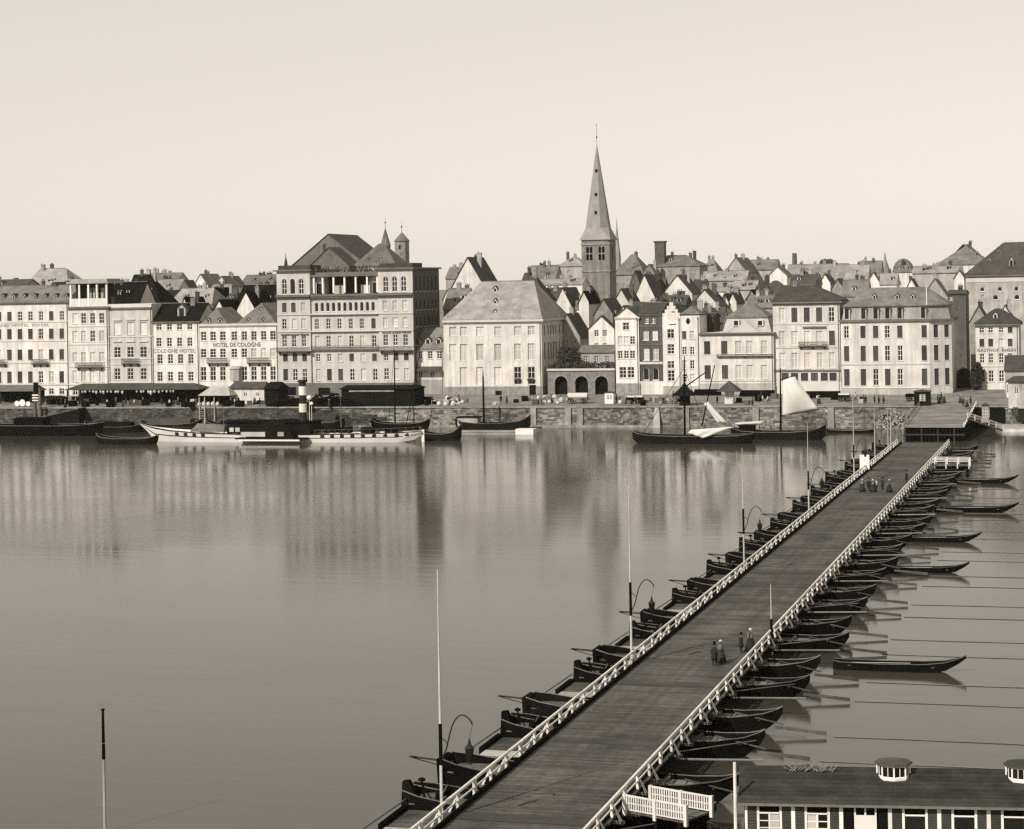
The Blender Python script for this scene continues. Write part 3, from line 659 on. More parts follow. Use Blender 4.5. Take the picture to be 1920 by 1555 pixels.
t = A10.t; sm = (A10.sL + A10.sR) / 2; hw = (A10.sR - A10.sL) / 2; zt = onT(1260, 567, t)[1]; m = MB(); n = 4
for k in range(n):
    f = 1 - (k + .15) / n; za = A10.ze + (zt - A10.ze) * k / n; zb_ = A10.ze + (zt - A10.ze) * (k + 1) / n; m.box(sm - hw * f, sm + hw * f, t, t + .5, za, zb_)
m.build('stepped_gable', WHITE, A10.root)
for (x, y0, y1, ww) in ((1260, 593, 606.5, 1.3), (1261, 577, 583, .45)):
    z0_, z1_ = onT(x, y1, t)[1], onT(x, y0, t)[1]; s_ = onT(x, y0, t)[0]
    put_window(A10.root, (s_, t - .02, z0_), round(ww, 2), round(z1_ - z0_, 2), 'd')
m = MB(); slab(m, (A10.sL, t + .5, A10.ze + .02), (A10.sL, t + 12, A10.ze + .02), (sm, t + 12, zt - .5), (sm, t + .5, zt - .5), .2); slab(m, (A10.sR, t + 12, A10.ze + .022), (A10.sR, t + .5, A10.ze + .022), (sm, t + .5, zt - .498), (sm, t + 12, zt - .498), .2); m.build('roof', SLATE_D, A10.root)
A11 = house('narrow white house with one round attic window', 1276.5, 1311.5, 592, 574, T0 - 1.8, 12, 'hipf', WHITE, SLATE, group=FR, chim=1,
  rows=[(621, 636, [1283, 1297.5], 8, 'Dl'), (650.6, 665, [1283.5, 1298], 8.5, 'd'), (676, 692, [1283.5, 1298], 8.5, 'ld'), (702, 716.6, [1284, 1298], 8.5, 'dl')], base=(724, GREYW))
s_, z = onT(1290, 602.5, A11.t); m = MB(); m.v += [(s_, A11.t - .03, z)]
for k in range(16): an = 2 * math.pi * k / 16; m.v.append((s_ + .5 * math.cos(an), A11.t - .03, z + .75 * math.sin(an)))
for k in range(16): m.f.append((0, 1 + k, 1 + (k + 1) % 16))
m.build('round_window', GLASS, A11.root)
house('dark sooty block with tall chimneys beside the round-window house', 1312, 1338, 595, 590, T0 + 8, 9, 'rp', DARKW, SLATE_D, group='houses near the arcade', chim=3)
# A12 small palace with pediment
A12 = house('cream two-storey palace with pediment and small mansard roof', 1312, 1450, 624, 624, T0 - 2.5, 15, 'flat', CREAM, SLATE, name='palace', cat='palace', group=FR, chim=0,
  rows=[(639.6, 664, [1326, 1358, 1384.3, 1405, 1432.7], 11.5, 'DDlll'), (684.8, 710.5, [1327, 1359.5, 1385, 1406, 1433], 11.5, 'DDlll')], cornice=(.5, .4, TRIM_D), base=(719, GREYW))
balcony(A12, 1344, 1449, 664.5, 670, .6); band(A12, 714, 2)
t = A12.t; m = MB(); a, b, ap = onT(1371, 621, t)[0], onT(1424, 621, t)[0], onT(1398, 602, t); z = A12.ze + .02
m.v += [(a, t - .5, z), (b, t - .5, z), (ap[0], t - .5, ap[1]), (a, t + .5, z), (b, t + .5, z), (ap[0], t + .5, ap[1])]; m.f += [(0, 1, 2), (3, 5, 4), (0, 2, 5, 3), (1, 4, 5, 2)]; m.build('pediment', TRIM, A12.root)
a, b = onT(1354, 605, t)[0], onT(1441, 605, t)[0]; z1 = onT(1398, 596, t + 3)[1]; z2 = onT(1404, 567, t + 8)[1]
m = MB(); m.hexa([(a - .3, t + 2, z), (b + .3, t + 2, z), (b + .3, t + 13, z), (a - .3, t + 13, z), (a + .7, t + 3, z1), (b - .7, t + 3, z1), (b - .7, t + 12, z1), (a + .7, t + 12, z1)]); mz = m.build('mansard', M('pale_mansard', .42), A12.root)
m = MB(); hip_roof(m, a + .5, b - .5, t + 2.7, t + 12.5, z1 + .25, z2, 4.6, 4.6); m.build('roof', SLATE, A12.root)
for x in (1425, 1380): s_, zz = onT(x, 612, t + 2); m = MB(); m.box(s_ - .8, s_ + .8, t + 2.05, t + 3.2, zz, zz + 1.5); d_ = m.build('dormer', TRIM, A12.root); m = MB(); m.box(s_ - .5, s_ + .5, t + 2.0, t + 2.045, zz + .2, zz + 1.3); m.build('pane', GLASS, d_)
# A13
A13 = house('cream three-storey house with long balcony and dark ground-floor arcade', 1449, 1574, 566, 535, T0 - 1.5, 15, 'hip', CREAM, SLATE_D, name='house', group=FR, chim=2, hips=(1.5, 7), cornice=(.7, .4, TRIM_D),
  rows=[(577, 604, [1466, 1489.4, 1512.6, 1535.8, 1559], 11, 'lDDDd'), (621, 648, [1466, 1489.6, 1513, 1536.5, 1560], 11, 'llllD'), (661.6, 691, [1467, 1490, 1513.5, 1537, 1560], 11, 'l'), (699.5, 714.5, [1472, 1490, 1508.5, 1527, 1545.5, 1562], 13.5, 'D')], base=(716, TRIM))
balcony(A13, 1498, 1551, 641, 654); band(A13, 607, 3); band(A13, 652, 2); band(A13, 695, 3, TRIM_D, .3); band(A13, 614, 3, TRIM_D, .4, 1505, 1549, 'window_hood')
# A14 white corner house with mansard storey and canted end
tC = T0 - 4; zb = gz(tC) - .6
s0, s1, s2 = onT(1577, 660, tC)[0], onT(1743, 660, tC)[0], None
cp = (s1, tC); d2 = D(1785, 660); ang = math.radians(33)
k = (cp[0] * math.sin(ang) - cp[1] * math.cos(ang)) / (d2[0] * math.sin(ang) - d2[1] * math.cos(ang)); p2 = (d2[0] * k, d2[1] * k)
A14 = House(); A14.t = tC; A14.xm = 1660; A14.sL, A14.sR = s0, s1
A14.root = thing('corner_house', 'white corner house with mansard storey and canted end by the bridge', 'house', ((s0 + s1) / 2, tC, zb), FR)
Z4 = lambda y: onT(1660, y, tC)[1]
ze = Z4(603); zmt = onT(1660, 575, tC + 1)[1]; zr = onT(1680, 539, tC + 8)[1]; bk = tC + 17
rows = [(611, 634, [1587, 1618, 1642, 1663.6, 1687.3, 1732.8], 9.5, 'dDDdDD'), (648.6, 677, [1587.5, 1618.5, 1642, 1664, 1688, 1733], 9.5, 'DDDddD'), (692, 723, [1588, 1619, 1642.5, 1664.5, 1688, 1733.5], 10, 'DDcDcD')]
ops = []; mb = MB()
for (yt, yb, xs, wpx, st) in rows:
    for q, x in enumerate(xs):
        s_ = onT(x, (yt + yb) / 2, tC)[0]; za, zt = Z4(yb), Z4(yt); ww = round(wpx / FPX * tC, 2); hh = round(zt - za, 2)
        ops.append((s_ - ww / 2 - s0, s_ + ww / 2 - s0, za, za + hh)); put_window(A14.root, (s_, tC + .23, za), ww, hh, st[q])
facet(mb, (s0, tC), (s1, tC), zb, ze, ops)
ops = []; L = math.hypot(p2[0] - s1, p2[1] - tC)
for (yt, yb, *_) in rows:
    for f in (.3, .78):
        za, zt = Z4(yb), Z4(yt); hh = round(zt - za, 2); u = L * f
        ops.append((u - .6, u + .6, za, za + hh)); put_window(A14.root, (s1 + math.cos(ang) * u - math.sin(ang) * .23, tC + math.sin(ang) * u + math.cos(ang) * .23, za), 1.2, hh, 'D', ang)
facet(mb, cp, p2, zb, ze, ops); facet(mb, p2, (p2[0], bk), zb, ze, []); facet(mb, (p2[0], bk), (s0, bk), zb, ze, []); facet(mb, (s0, bk), (s0, tC), zb, ze, [])
mb.build('wall', M('corner_house_plaster', .50, streak=.2, var=.12), A14.root)
foot = [(s0, tC), (s1, tC), p2, (p2[0], bk), (s0, bk)]; ctr = ((s0 + p2[0]) / 2, (tC + bk) / 2)
def off(p, k_): 
    return (p[0] + (ctr[0] - p[0]) * k_ / abs(ctr[0] - p[0]) , p[1] + (ctr[1] - p[1]) * k_ / abs(ctr[1] - p[1]))
def ringmesh(m, A, za, Bq, zb_, cap=False):
    n = len(A)
    for i in range(n):
        j = (i + 1) % n; m.poly([(*A[i], za), (*A[j], za), (*Bq[j], zb_), (*Bq[i], zb_)])
    if cap: m.poly([(*p, zb_) for p in Bq])
m = MB(); o1 = [off(p, -.55) for p in foot]; ringmesh(m, [off(p, .02) for p in foot], ze - .02, o1, ze - .01); ringmesh(m, o1, ze - .01, o1, ze + .45); ringmesh(m, o1, ze + .45, [off(p, .2) for p in foot], ze + .46, True); m.build('cornice', TRIM_D, A14.root)
m = MB(); i0, i1 = [off(p, .25) for p in foot], [off(p, .9) for p in foot]; ringmesh(m, i0, ze + .46, i1, zmt, True); ms = m.build('mansard', M('mansard_slate', .30, streak=.2), A14.root)
m = MB(); e0 = [off(p, .45) for p in foot]; ringmesh(m, e0, zmt + .002, e0, zmt + .25)
ra, rb_ = (onT(1628, 540, tC + 8)[0], tC + 8, zr), (onT(1737, 540, tC + 8)[0], tC + 8, zr); zq = zmt + .25
E0 = [(*p, zq) for p in e0]; m.poly([E0[0], E0[1], rb_, ra]); m.poly([E0[1], E0[2], rb_]); m.poly([E0[2], E0[3], rb_]); m.poly([E0[3], E0[4], ra, rb_]); m.poly([E0[4], E0[0], ra]); m.poly([(*p, zmt + .001) for p in e0[::-1]])
A14.roof = m.build('roof', SLATE, A14.root)
m = MB(); m.tube(rb_, E0[1], .14, n=6); m.build('hip_tiles', TRIM, A14.roof)
A14.d = 16
for x in (1588, 1619, 1642, 1664, 1687, 1731): 
    s_, z = onT(x, 597, tC + .3); m = MB(); m.box(s_ - .75, s_ + .75, tC - .02, tC + 1.2, ze + .5, zmt - .1); dm = m.build('dormer', GREYW, ms); m = MB(); m.box(s_ - .45, s_ + .45, tC - .06, tC - .024, ze + .7, zmt - .4); m.build('pane', GLASS, dm); m = MB(); m.lathe(s_, tC - .05, [(.8, zmt - .1), (.55, zmt + .12), (.1, zmt + .2)], 8); m.build('dormer_roof', SLATE_D, dm)
for x in (1639, 1682, 1711): dormer(A14, x, 551, 562, .2, 6)
for y, xa, xb_ in ((683, 1577, 1742), (727, 1577, 1742)): band(A14, y, 2.5)
m = MB(); zt = Z4(729); m.box(s0 - .05, s1, tC - .15, tC - .004, zb, zt); m.build('plinth', GREYW, A14.root)
# right edge: brick gap wall, tall warehouse, inn
house('dark brick house wall between the corner house and the tall warehouse', 1777, 1811, 552, 548, T0 + 34, 12, 'rp', BRICK, SLATE_D, group='houses by the bridge head', chim=2, rows=[(556, 563, [1783], 5, 'd')])
WH = house('tall stone warehouse with dark hipped roof at the right edge', 1811, 1990, 515, 455, T0 + 62, 22, 'hip', M('warehouse_stone', .36, streak=.2, var=.2), SLATE_D, name='warehouse', cat='warehouse', group='houses by the bridge head', chim=1, hips=(9.5, 9.5),
  rows=[(538, 546, [1842, 1875, 1906], 8, 'a'), (553, 562, [1867, 1907], 10, 'a'), (553, 558, [1842], 6, 'd')], cornice=(.5, .4, TRIM_D))
band(WH, 522, 13, TRIM, .12)
dormer(WH, 1854, 484, 492, .2, 6); dormer(WH, 1873, 467, 473, .35, 5); dormer(WH, 1896, 481, 507, .1, 8, wall=GREYW)
IN = house('white four-bay inn with hipped roof near the right edge', 1829, 1910, 608, 579, T0 + 8, 14, 'hip', CREAM, SLATE_D, name='inn', cat='inn', group='houses by the bridge head', chim=0, cornice=(.5, .35, TRIM_D),
  rows=[(614, 624.5, [1841, 1857.6, 1877, 1894], 9, 'dddD'), (635.7, 650, [1841, 1857.6, 1877, 1894], 9, 'DDlD'), (663, 681, [1841.5, 1858, 1877.5, 1894], 9, 'd'), (695, 716, [1842, 1858.5, 1878, 1895], 9.5, 'd')])
lettering(IN, 'GASTHOF  RHEIN', 1832, 1904, 656.8, 6); dormer(IN, 1866, 586, 598, .15, 8, wall=WHITE); band(IN, 687, 2)
house('low shed with broad grey roof in front of the inn at the right edge', 1884, 1960, 695, 669, T0 - 2, 10, 'rp', GREYW, SLATE_D, name='shed', cat='shed', group='houses by the bridge head', chim=0)

# rain pipes at the party walls
for H in (A1, A2, A3, A4, A5, A6, B, A8, A10, A11, A12, A13, IN):
    m = MB(); x = H.sR - .35; m.tube((x, H.t - .14, H.zb), (x, H.t - .14, H.ze - .6), .09, n=6); m.tube((x, H.t - .14, H.ze - .6), (x - .1, H.t - .45, H.ze - .2), .09, n=6); m.lathe(x, H.t - .14, [(.1, H.ze - 1.0), (.2, H.ze - .6), (.2, H.ze - .58)], 6); m.build('rain_pipe', TRIM_D, H.root)
# ------------------------------------------------------------------ town behind, each house its own thing
BG = 'old town houses behind the riverside front'
def bh(label, x0, x1, ye, yr, tb, kind, wall, roof, d=11, rows=(), chim=1, **k):
    H = house(label, x0, x1, ye, yr, BANK + tb, d, kind, wall, roof, rows=rows, group=BG, chim=chim + (1 if x1 - x0 > 18 else 0), sill=False, **k)
    rd = random.Random(int(x0 * 13 + yr))
    if kind in ('rp', 'hip') and x1 - x0 > 26:      # small dormers on the street slope
        for q in range(rd.choice((1, 2, 2, 3))):
            f = rd.uniform(.12, .25); x = x0 + (x1 - x0) * rd.uniform(.22, .78); s_ = onT(x, ye, H.t)[0]; z0 = H.ze + (H.zr - H.ze) * 2 * f + .1; y_ = H.t + f * H.d; w_ = rd.uniform(.4, .6)
            m = MB(); m.box(s_ - w_, s_ + w_, y_, y_ + 1.6, z0 - .3, z0 + .9); dm = m.build('dormer', rd.choice((CREAM, GREYW, STONEW)), H.roof)
            m = MB(); m.hexa([(s_ - w_ - .12, y_ - .15, z0 + .9), (s_ + w_ + .12, y_ - .15, z0 + .9), (s_ + w_ + .12, y_ + 2.2, z0 + 1.2), (s_ - w_ - .12, y_ + 2.2, z0 + 1.2), (s_ - w_ - .12, y_ - .15, z0 + 1.0), (s_ + w_ + .12, y_ - .15, z0 + 1.0), (s_ + w_ + .12, y_ + 2.2, z0 + 1.35), (s_ - w_ - .12, y_ + 2.2, z0 + 1.35)]); m.build('dormer_roof', roof, dm)
            m = MB(); m.box(s_ - w_ * .6, s_ + w_ * .6, y_ - .04, y_ - .005, z0 + .1, z0 + .75); m.build('pane', GLASS, dm)
    return H
bh('house with big pale hipped roof behind the left hotel', 44, 128, 541, 504, 130, 'hip', GREYW, SLATE_L, 16, hips=(2, 5))
bh('low house with dark roof at the far left skyline', -60, 46, 541, 527, 105, 'rp', GREYW, SLATE_D, chim=2)
bh('small white gabled house with dark roof below the big pale hipped roof', 92, 108, 541, 531, 62, 'gf', WHITE, SLATE_D, 12, chim=0)
bh('narrow house with tall chimney above the big pale hipped roof', 108, 128, 543, 529, 75, 'rp', DARKW, SLATE_D, 10)
bh('black-roofed house just right of the roof loggia', 203, 262, 569, 531, 52, 'rp', CREAM, TAR, 10, chim=2)
bh('tall steep black roof right of the loggia house', 232, 300, 572, 515, 80, 'hip', GREYW, TAR, 12, hips=(.8, 6), chim=2)
bh('long grey roof on the skyline right of the tall black roof', 258, 330, 532, 514, 205, 'rp', GREYW, SLATE, 12, chim=3)
bh('plain pale roof below the long grey skyline roof', 285, 331, 552, 526, 150, 'rp', CREAM, SLATE_L, 12, chim=1)
bh('tiny white gable with dark roof on the left skyline', 331, 347, 541, 527, 170, 'gf', WHITE, SLATE_D, 10, chim=0)
bh('broad pale grey roof above the black-roofed Cologne hotel', 318, 397, 572, 541, 112, 'hip', GREYW, SLATE_L, 14, hips=(1.5, 2.5))
bh('white gabled house with dark opening behind the black hotel roof', 336, 357, 587, 559, 44, 'gf', CREAM, TAR, 12, [(573, 582, [346], 7, 'd')], 0)
bh('grey gabled house with dark roof on the skyline, left of a twin', 363, 390, 536, 515, 255, 'gf', CREAM, SLATE, 16, [(529, 533, [372], 4, 'd')])
bh('grey gabled skyline house, right of its twin', 403, 428, 537, 519, 245, 'gf', CREAM, SLATE, 16)
bh('pale house wall under the twin gables', 390, 422, 552, 535, 165, 'rp', CREAM, SLATE_L, 10)
bh('wide grey roof on the skyline left of the tall hotel', 450, 521, 535, 517, 265, 'rp', GREYW, SLATE, 14, chim=3)
bh('long black roof behind the pointed white gable', 442, 521, 572, 536, 76, 'rp', GREYW, TAR, 13, chim=2)
bh('dark grey half-hipped roof left of the pointed white gable', 412, 443, 574, 546, 88, 'hip', GREYW, SLATE_D, 11, chim=1)
bh('pointed white gable house above the two hipped hotel roofs', 445, 478, 579, 548, 50, 'gf', WHITE, TAR, 14, [(567, 575, [461], 10, 'd'), (551.5, 555, [461], 3, 'd')], 0)
bh('small white gable peeping over the left hipped hotel roof', 403, 419, 579, 564, 50, 'gf', WHITE, TAR, 12, chim=0)
# church behind the tall hotel
tq = BANK + 150
CH = house('church with big gable and dark nave roof behind the tall hotel', 545, 690, 500, 440, tq, 26, 'gf', M('church_stone', .15, var=.2, streak=.2), SLATE_D, name='church', cat='church', chim=0, group='churches')
bh('church chapel with small dark gable before the big church gable', 580, 655, 500, 465, 135, 'gf', M('chapel_stone', .12), SLATE_D, 10, chim=0, name='chapel', cat='chapel')
bh('apse of the church with pale hipped roof right of its gable', 664, 742, 500, 458, 140, 'hip', STONEW, SLATE, 13, chim=0, name='apse', cat='church')
x, yb_ = 753.5, 500; t = BANK + 160
def round_tower(label, x, wpx, y0, y1, yap, t, n, wall, roof, name='tower', y1b=None):
    s_, z1 = onT(x, y1, t); za = onT(x, yap, t)[1]; r = wpx / 2 / FPX * t; zb = gz(t)
    ro = thing(name, label, 'tower', (s_, t, zb), 'churches')
    m = MB(); m.lathe(s_, t, [(r, zb), (r, z1)], n); m.build('wall', wall, ro)
    m = MB(); m.lathe(s_, t, [(r * 1.12, z1 + .01), (r * 1.05, z1 + .3), (.04, za)], n); m.build('roof', roof, ro)
    m = MB(); m.tube((s_, t, za - .3), (s_, t, za + 3.5), .07, .03, 5); m.lathe(s_, t, [(.02, za + 1.2), (.3, za + 1.6), (.02, za + 2)], 6); m.build('finial', IRON, ro)
    return ro, s_, z1, r
RT, s_, z1, r = round_tower('round stone stair tower with pointed cap behind the tall hotel', 753.5, 30, 500, 453, 435, t, 8, STONEW, SLATE)
for dz in (1.2, 6): m = MB(); m.box(s_ - .3, s_ + .3, t - r - .06, t - r + .3, z1 - dz - 1.2, z1 - dz); m.build('slit_window', GLASS, RT)
round_tower('slender grey cone turret between the church nave and stair tower', 723, 20, 500, 462, 427, BANK + 158, 10, STONEW, SLATE)
# parish church with spire
t = BANK + 160; xm = 1117
s0, s1 = onT(1090.8, 500, t)[0], onT(1143, 500, t)[0]; ww = s1 - s0; sm = (s0 + s1) / 2; zt = onT(xm, 450, t)[1]; zap = onT(1117.5, 268, t + ww / 2)[1]; zb = gz(t)
TW = thing('church_tower', 'square stone church tower with tall pointed slate spire', 'church tower', (sm, t, zb), 'churches')
ops = []; bz0, bz1 = onT(xm, 488, t)[1], onT(xm, 463, t)[1]
for x in (1105, 1128): 
    s_ = onT(x, 475, t)[0]
    for q in (-.55, .55):
        for (a, b) in ((bz0, (bz0 + bz1) / 2 - .15), ((bz0 + bz1) / 2 + .15, bz1)): ops.append((s_ + q - .42 - s0, s_ + q + .42 - s0, a, b, True))
m = MB(); facet(m, (s0, t), (s1, t), zb, zt, ops, .5); facet(m, (s1, t), (s1, t + ww), zb, zt, [(ww / 2 - .8, ww / 2 + .8, bz0, bz1, True)], .5); facet(m, (s1, t + ww), (s0, t + ww), zb, zt, []); facet(m, (s0, t + ww), (s0, t), zb, zt, [])
m.build('wall', M('tower_stone', .17, streak=.25, var=.2, scale=.6), TW)
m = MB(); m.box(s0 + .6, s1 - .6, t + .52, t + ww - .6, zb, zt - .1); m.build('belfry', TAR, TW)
for y in (508.6, 458): z = onT(xm, y, t)[1]; m = MB(); m.box(s0 - .25, s1 + .25, t - .25, t - .004, z - .2, z + .2); m.box(s1 + .004, s1 + .25, t, t + ww, z - .2, z + .2); m.build('string_course', STONEW, TW)
m = MB(); cx, cy = sm, t + ww / 2; h = ww / 2 + .5; z1 = zt + (zap - zt) * .125; ri = ww * .415
sq = [(cx - h, cy - h, zt), (cx + h, cy - h, zt), (cx + h, cy + h, zt), (cx - h, cy + h, zt)]
oc = [(cx + ri / math.cos(math.pi / 8) * math.cos(math.radians(a)), cy + ri / math.cos(math.pi / 8) * math.sin(math.radians(a)), z1) for a in (-112.5, -67.5, -22.5, 22.5, 67.5, 112.5, 157.5, 202.5)]
apx = (cx, cy, zap)
for i in range(8): m.poly([oc[i], oc[(i + 1) % 8], apx])
for k in range(4):
    a, b = sq[k], sq[(k + 1) % 4]; p, q = oc[2 * k], oc[(2 * k + 1) % 8]
    m.poly([a, b, q, p]); m.poly([b, oc[(2 * k + 2) % 8], q])
m.poly(sq[::-1]); lo = [(p[0], p[1], zt - .01) for p in sq]
SP = m.build('spire', M('spire_slate', .27, var=.12, streak=.1), TW)
for (y) in (440.5, 399, 365, 320):
    f = onT(xm, y, t + 1)[1]; m = MB(); fr = (zap - f) / (zap - z1); yy = cy - ri * min(fr, 1.25) - .25; m.box(cx - .35, cx + .35, yy, yy + .9, f - .4, f + .5); m.build('hatch', TAR, SP)
m = MB(); m.tube(apx, (cx, cy, zap + 5.5), .06, .03, 6); m.lathe(cx, cy, [(.02, zap + 1.3), (.28, zap + 1.7), (.02, zap + 2.1)], 8); m.lathe(cx, cy, [(.02, zap + 5.3), (.22, zap + 5.5), (.02, zap + 5.7)], 6); m.build('finial', IRON, SP)
def far_spire(label, x, y0, y1, wpx, tb, mat, yb):
    t = BANK + tb; s_, za = onT(x, y0, t); zb_ = onT(x, y1, t)[1]; r = wpx / 2 / FPX * t
    ro = thing('church_spire', label, 'spire', (s_, t, gz(t)), 'churches'); m = MB(); m.lathe(s_, t, [(r, zb_), (r * .35, zb_ + (za - zb_) * .55), (.05, za)], 8); m.build('spire', mat, ro)
    m = MB(); m.lathe(s_, t, [(r, gz(t)), (r, zb_ - .01)], 8); m.build('tower', STONEW, ro)
far_spire('thin distant spire just right of the big church tower', 1156, 408, 482, 14, 620, SLATE_L, 500)
far_spire('pale short distant spire near the right skyline', 1659, 473, 506, 17, 520, SLATE_L, 510)
# middle
bh('white gabled house with three attic windows behind the hipped palace', 845, 911, 543, 484, 70, 'gf', CREAM, SLATE_D, 15, [(497, 503, [880], 6, 'd'), (518, 525, [878], 6, 'd'), (525, 531, [899], 5, 'd'), (529, 535, [876], 5, 'd')], 1)
bh('plain grey roof left of the hipped palace roof', 832, 874, 579, 543, 58, 'rp', STONEW, SLATE, 10, [(566, 570, [855], 6, 'd')], 1)
bh('pale house behind the shaded hotel side', 836, 876, 522, 503, 210, 'rp', GREYW, SLATE, 10)
bh('steep dark roof with white dormers right of the hipped palace roof', 958, 1034, 592, 512, 62, 'hip', GREYW, SLATE_D, 16, hips=(2, 7), chim=3)
bh('grey mid-town roof left of the church tower', 990, 1040, 531, 500, 190, 'rp', GREYW, SLATE, 12, [(519, 522, [1021], 4, 'd')], 2)
bh('pale pyramid-roofed house touching the left of the church tower', 1048, 1092, 500, 482, 205, 'hip', GREYW, SLATE_L, 12, [(507, 513, [1066], 4, 'd')], 1)
bh('long white wall with flat pale roof left of the church tower', 1008, 1092, 534, 525, 150, 'rp', WHITE, SLATE_L, 9, chim=1)
bh('white gabled house with two dark windows below the church tower', 1038, 1073, 577, 541, 72, 'gf', WHITE, SLATE_D, 15, [(547, 556, [1057], 7, 'a'), (566, 573, [1058], 6, 'a')], 0)
bh('small dark roof left of the two-window white gable', 1028, 1051, 563, 546, 84, 'rp', CREAM, SLATE_D, 9, chim=1)
bh('grey gabled house with round window right of the two-window gable', 1115, 1149, 589, 562, 50, 'gf', STONEW, SLATE_D, 14, [(576, 580, [1131], 4, 'd')], 0)
bh('small grey roof at the foot of the church tower', 1072, 1112, 580, 566, 74, 'rp', CREAM, SLATE, 9, chim=2)
bh('white gable house above the arcade terrace', 1104, 1152, 617, 594, 47, 'gf', WHITE, SLATE_D, 12, [(619, 631, [1118.5, 1134], 8, 'd'), (644, 651, [1118.5, 1134], 8, 'd')], 0)
bh('grey wing with dark roof and white verge beside the palace', 1040, 1088, 632, 590, 49, 'gf', GREYW, SLATE_D, 12, [(614, 624, [1067], 6, 'd'), (638, 645, [1062, 1077], 6, 'd')], 0)
bh('large grey hipped roof right of the church tower', 1150, 1206, 516, 478, 235, 'hip', STONEW, SLATE, 18, [], 0)
bh('tiny white gable on the large grey roof', 1184, 1199, 527, 509, 180, 'gf', WHITE, SLATE_D, 8, chim=0)
bh('white house with curved gable above the dark brick house', 1188, 1230, 562, 516, 105, 'gf', CREAM, SLATE_D, 12, [(533, 540, [1206], 6, 'd'), (549, 552, [1208], 7, 'd')], 0)
bh('white gable with dark roof above the narrow white house', 1148, 1182, 573, 543, 74, 'gf', CREAM, SLATE_D, 14, chim=0)
bh('dark low roof behind the dark brick house', 1180, 1233, 585, 569, 52, 'rp', STONEW, SLATE_D, 9, chim=1)
bh('stone house with grey roof beside the square dark tower', 1233, 1312, 500, 479, 225, 'hip', STONEW, SLATE, 15, [(505, 510, [1278], 5, 'd')], 2, hips=(2, 6))
t = BANK + 228; s_, z1 = onT(1238, 455, t); ro = thing('square_tower', 'stubby square dark tower on the skyline right of the spire', 'tower', (s_, t, gz(t)), 'churches'); r = 9.3 / FPX * t
m = MB(); m.box(s_ - r, s_ + r, t - r, t + r, gz(t), z1); m.build('wall', BRICK, ro); m = MB(); m.box(s_ - r - .3, s_ + r + .3, t - r - .3, t + r + .3, z1 + .01, z1 + .5); m.build('parapet', BRICK, ro)
bh('half-white gabled house with round window below the square tower', 1243, 1298, 551, 517, 120, 'gf', CREAM, SLATE_D, 15, [(536, 541, [1272], 5, 'd')], 1)
bh('dark low roof behind the stepped white gable', 1246, 1286, 572, 556, 82, 'rp', DARKW, SLATE_D, 9, chim=2)
bh('pale gabled house with two attic windows above the palace with pediment', 1292, 1351, 577, 544, 66, 'gf', CREAM, SLATE_D, 14, [(543.5, 549, [1316], 5, 'd'), (559, 567, [1316.5], 7, 'd')], 2)
bh('white block with one dark window under the pale gabled house', 1308, 1356, 605, 580, 50, 'rp', WHITE, SLATE_D, 8, [(590, 595, [1341], 5, 'd')], 2)
bh('small dark roof above the round-window house', 1277, 1313, 593, 573, 43, 'hipf', CREAM, SLATE_D, 10, chim=1)
# right
bh('grey gabled barn-like house on the right skyline', 1360, 1400, 510, 484, 255, 'gf', GREYW, SLATE, 26, [(492, 497, [1375], 5, 'd')], 1)
bh('long dim roof right of the grey skyline gable', 1398, 1456, 506, 489, 280, 'rp', GREYW, SLATE, 12, chim=2)
bh('round-shouldered pale roof on the skyline left of the grey gable', 1316, 1344, 510, 486, 270, 'hip', GREYW, SLATE_L, 12)
bh('wide plain pale wall in the middle of the right-hand town', 1316, 1400, 526, 510, 208, 'rp', GREYW, SLATE_L, 9, [(514, 519, [1356], 4, 'd')], 2)
bh('long white wall above the mansard palace', 1326, 1378, 547, 541, 92, 'rp', WHITE, SLATE_L, 8, chim=1)
bh('pale low roof right of the long white wall', 1374, 1418, 543, 528, 140, 'rp', GREYW, SLATE_L, 9)
bh('dark green-grey roofed house left of the three-storey cream house', 1420, 1478, 556, 527, 98, 'hip', GREYW, SLATE_D, 12, chim=2)
bh('grey roof right behind the mansard palace', 1404, 1452, 577, 556, 60, 'rp', STONEW, SLATE, 9, chim=2)
bh('white gable pointing up on the right-hand skyline', 1440, 1476, 518, 501, 195, 'gf', WHITE, SLATE, 12, [(507, 511, [1463], 4, 'd')], 0)
bh('very broad pale roof along the right skyline', 1474, 1588, 526, 497, 300, 'rp', GREYW, SLATE_L, 14, chim=4)
bh('row of dark roofs just above the three-storey cream house', 1482, 1534, 534, 517, 130, 'rp', CREAM, SLATE_D, 9, chim=3)
bh('pale stubby roof left of the short distant spire', 1585, 1628, 524, 498, 275, 'rp', GREYW, SLATE_L, 11, chim=1)
bh('darker gabled roof left of the short distant spire', 1612, 1652, 512, 491, 330, 'rp', GREYW, SLATE, 11, chim=1)
bh('grey-green roof between the cream house and corner house', 1578, 1627, 555, 527, 118, 'rp', STONEW, SLATE, 11, chim=1)
bh('pale gabled house with one round window above the corner house', 1624, 1652, 535, 512, 180, 'gf', CREAM, SLATE, 12, [(527, 532, [1636], 5, 'd')], 0)
bh('white house with roof slope right of the round-window gable', 1650, 1682, 533, 514, 172, 'rp', CREAM, SLATE_L, 9, chim=1)
bh('pale house with dark doorway under the domed roof', 1676, 1712, 511, 497, 205, 'hip', CREAM, SLATE, 10, [(528, 536, [1687], 5, 'd')], 1)
t = BANK + 330; s_, z1 = onT(1694, 512, t); za = onT(1694, 485, t)[1]; r = 20 / FPX * t; ro = thing('domed_roof', 'grey dome-roofed building on the right skyline', 'building', (s_, t, gz(t)), BG)
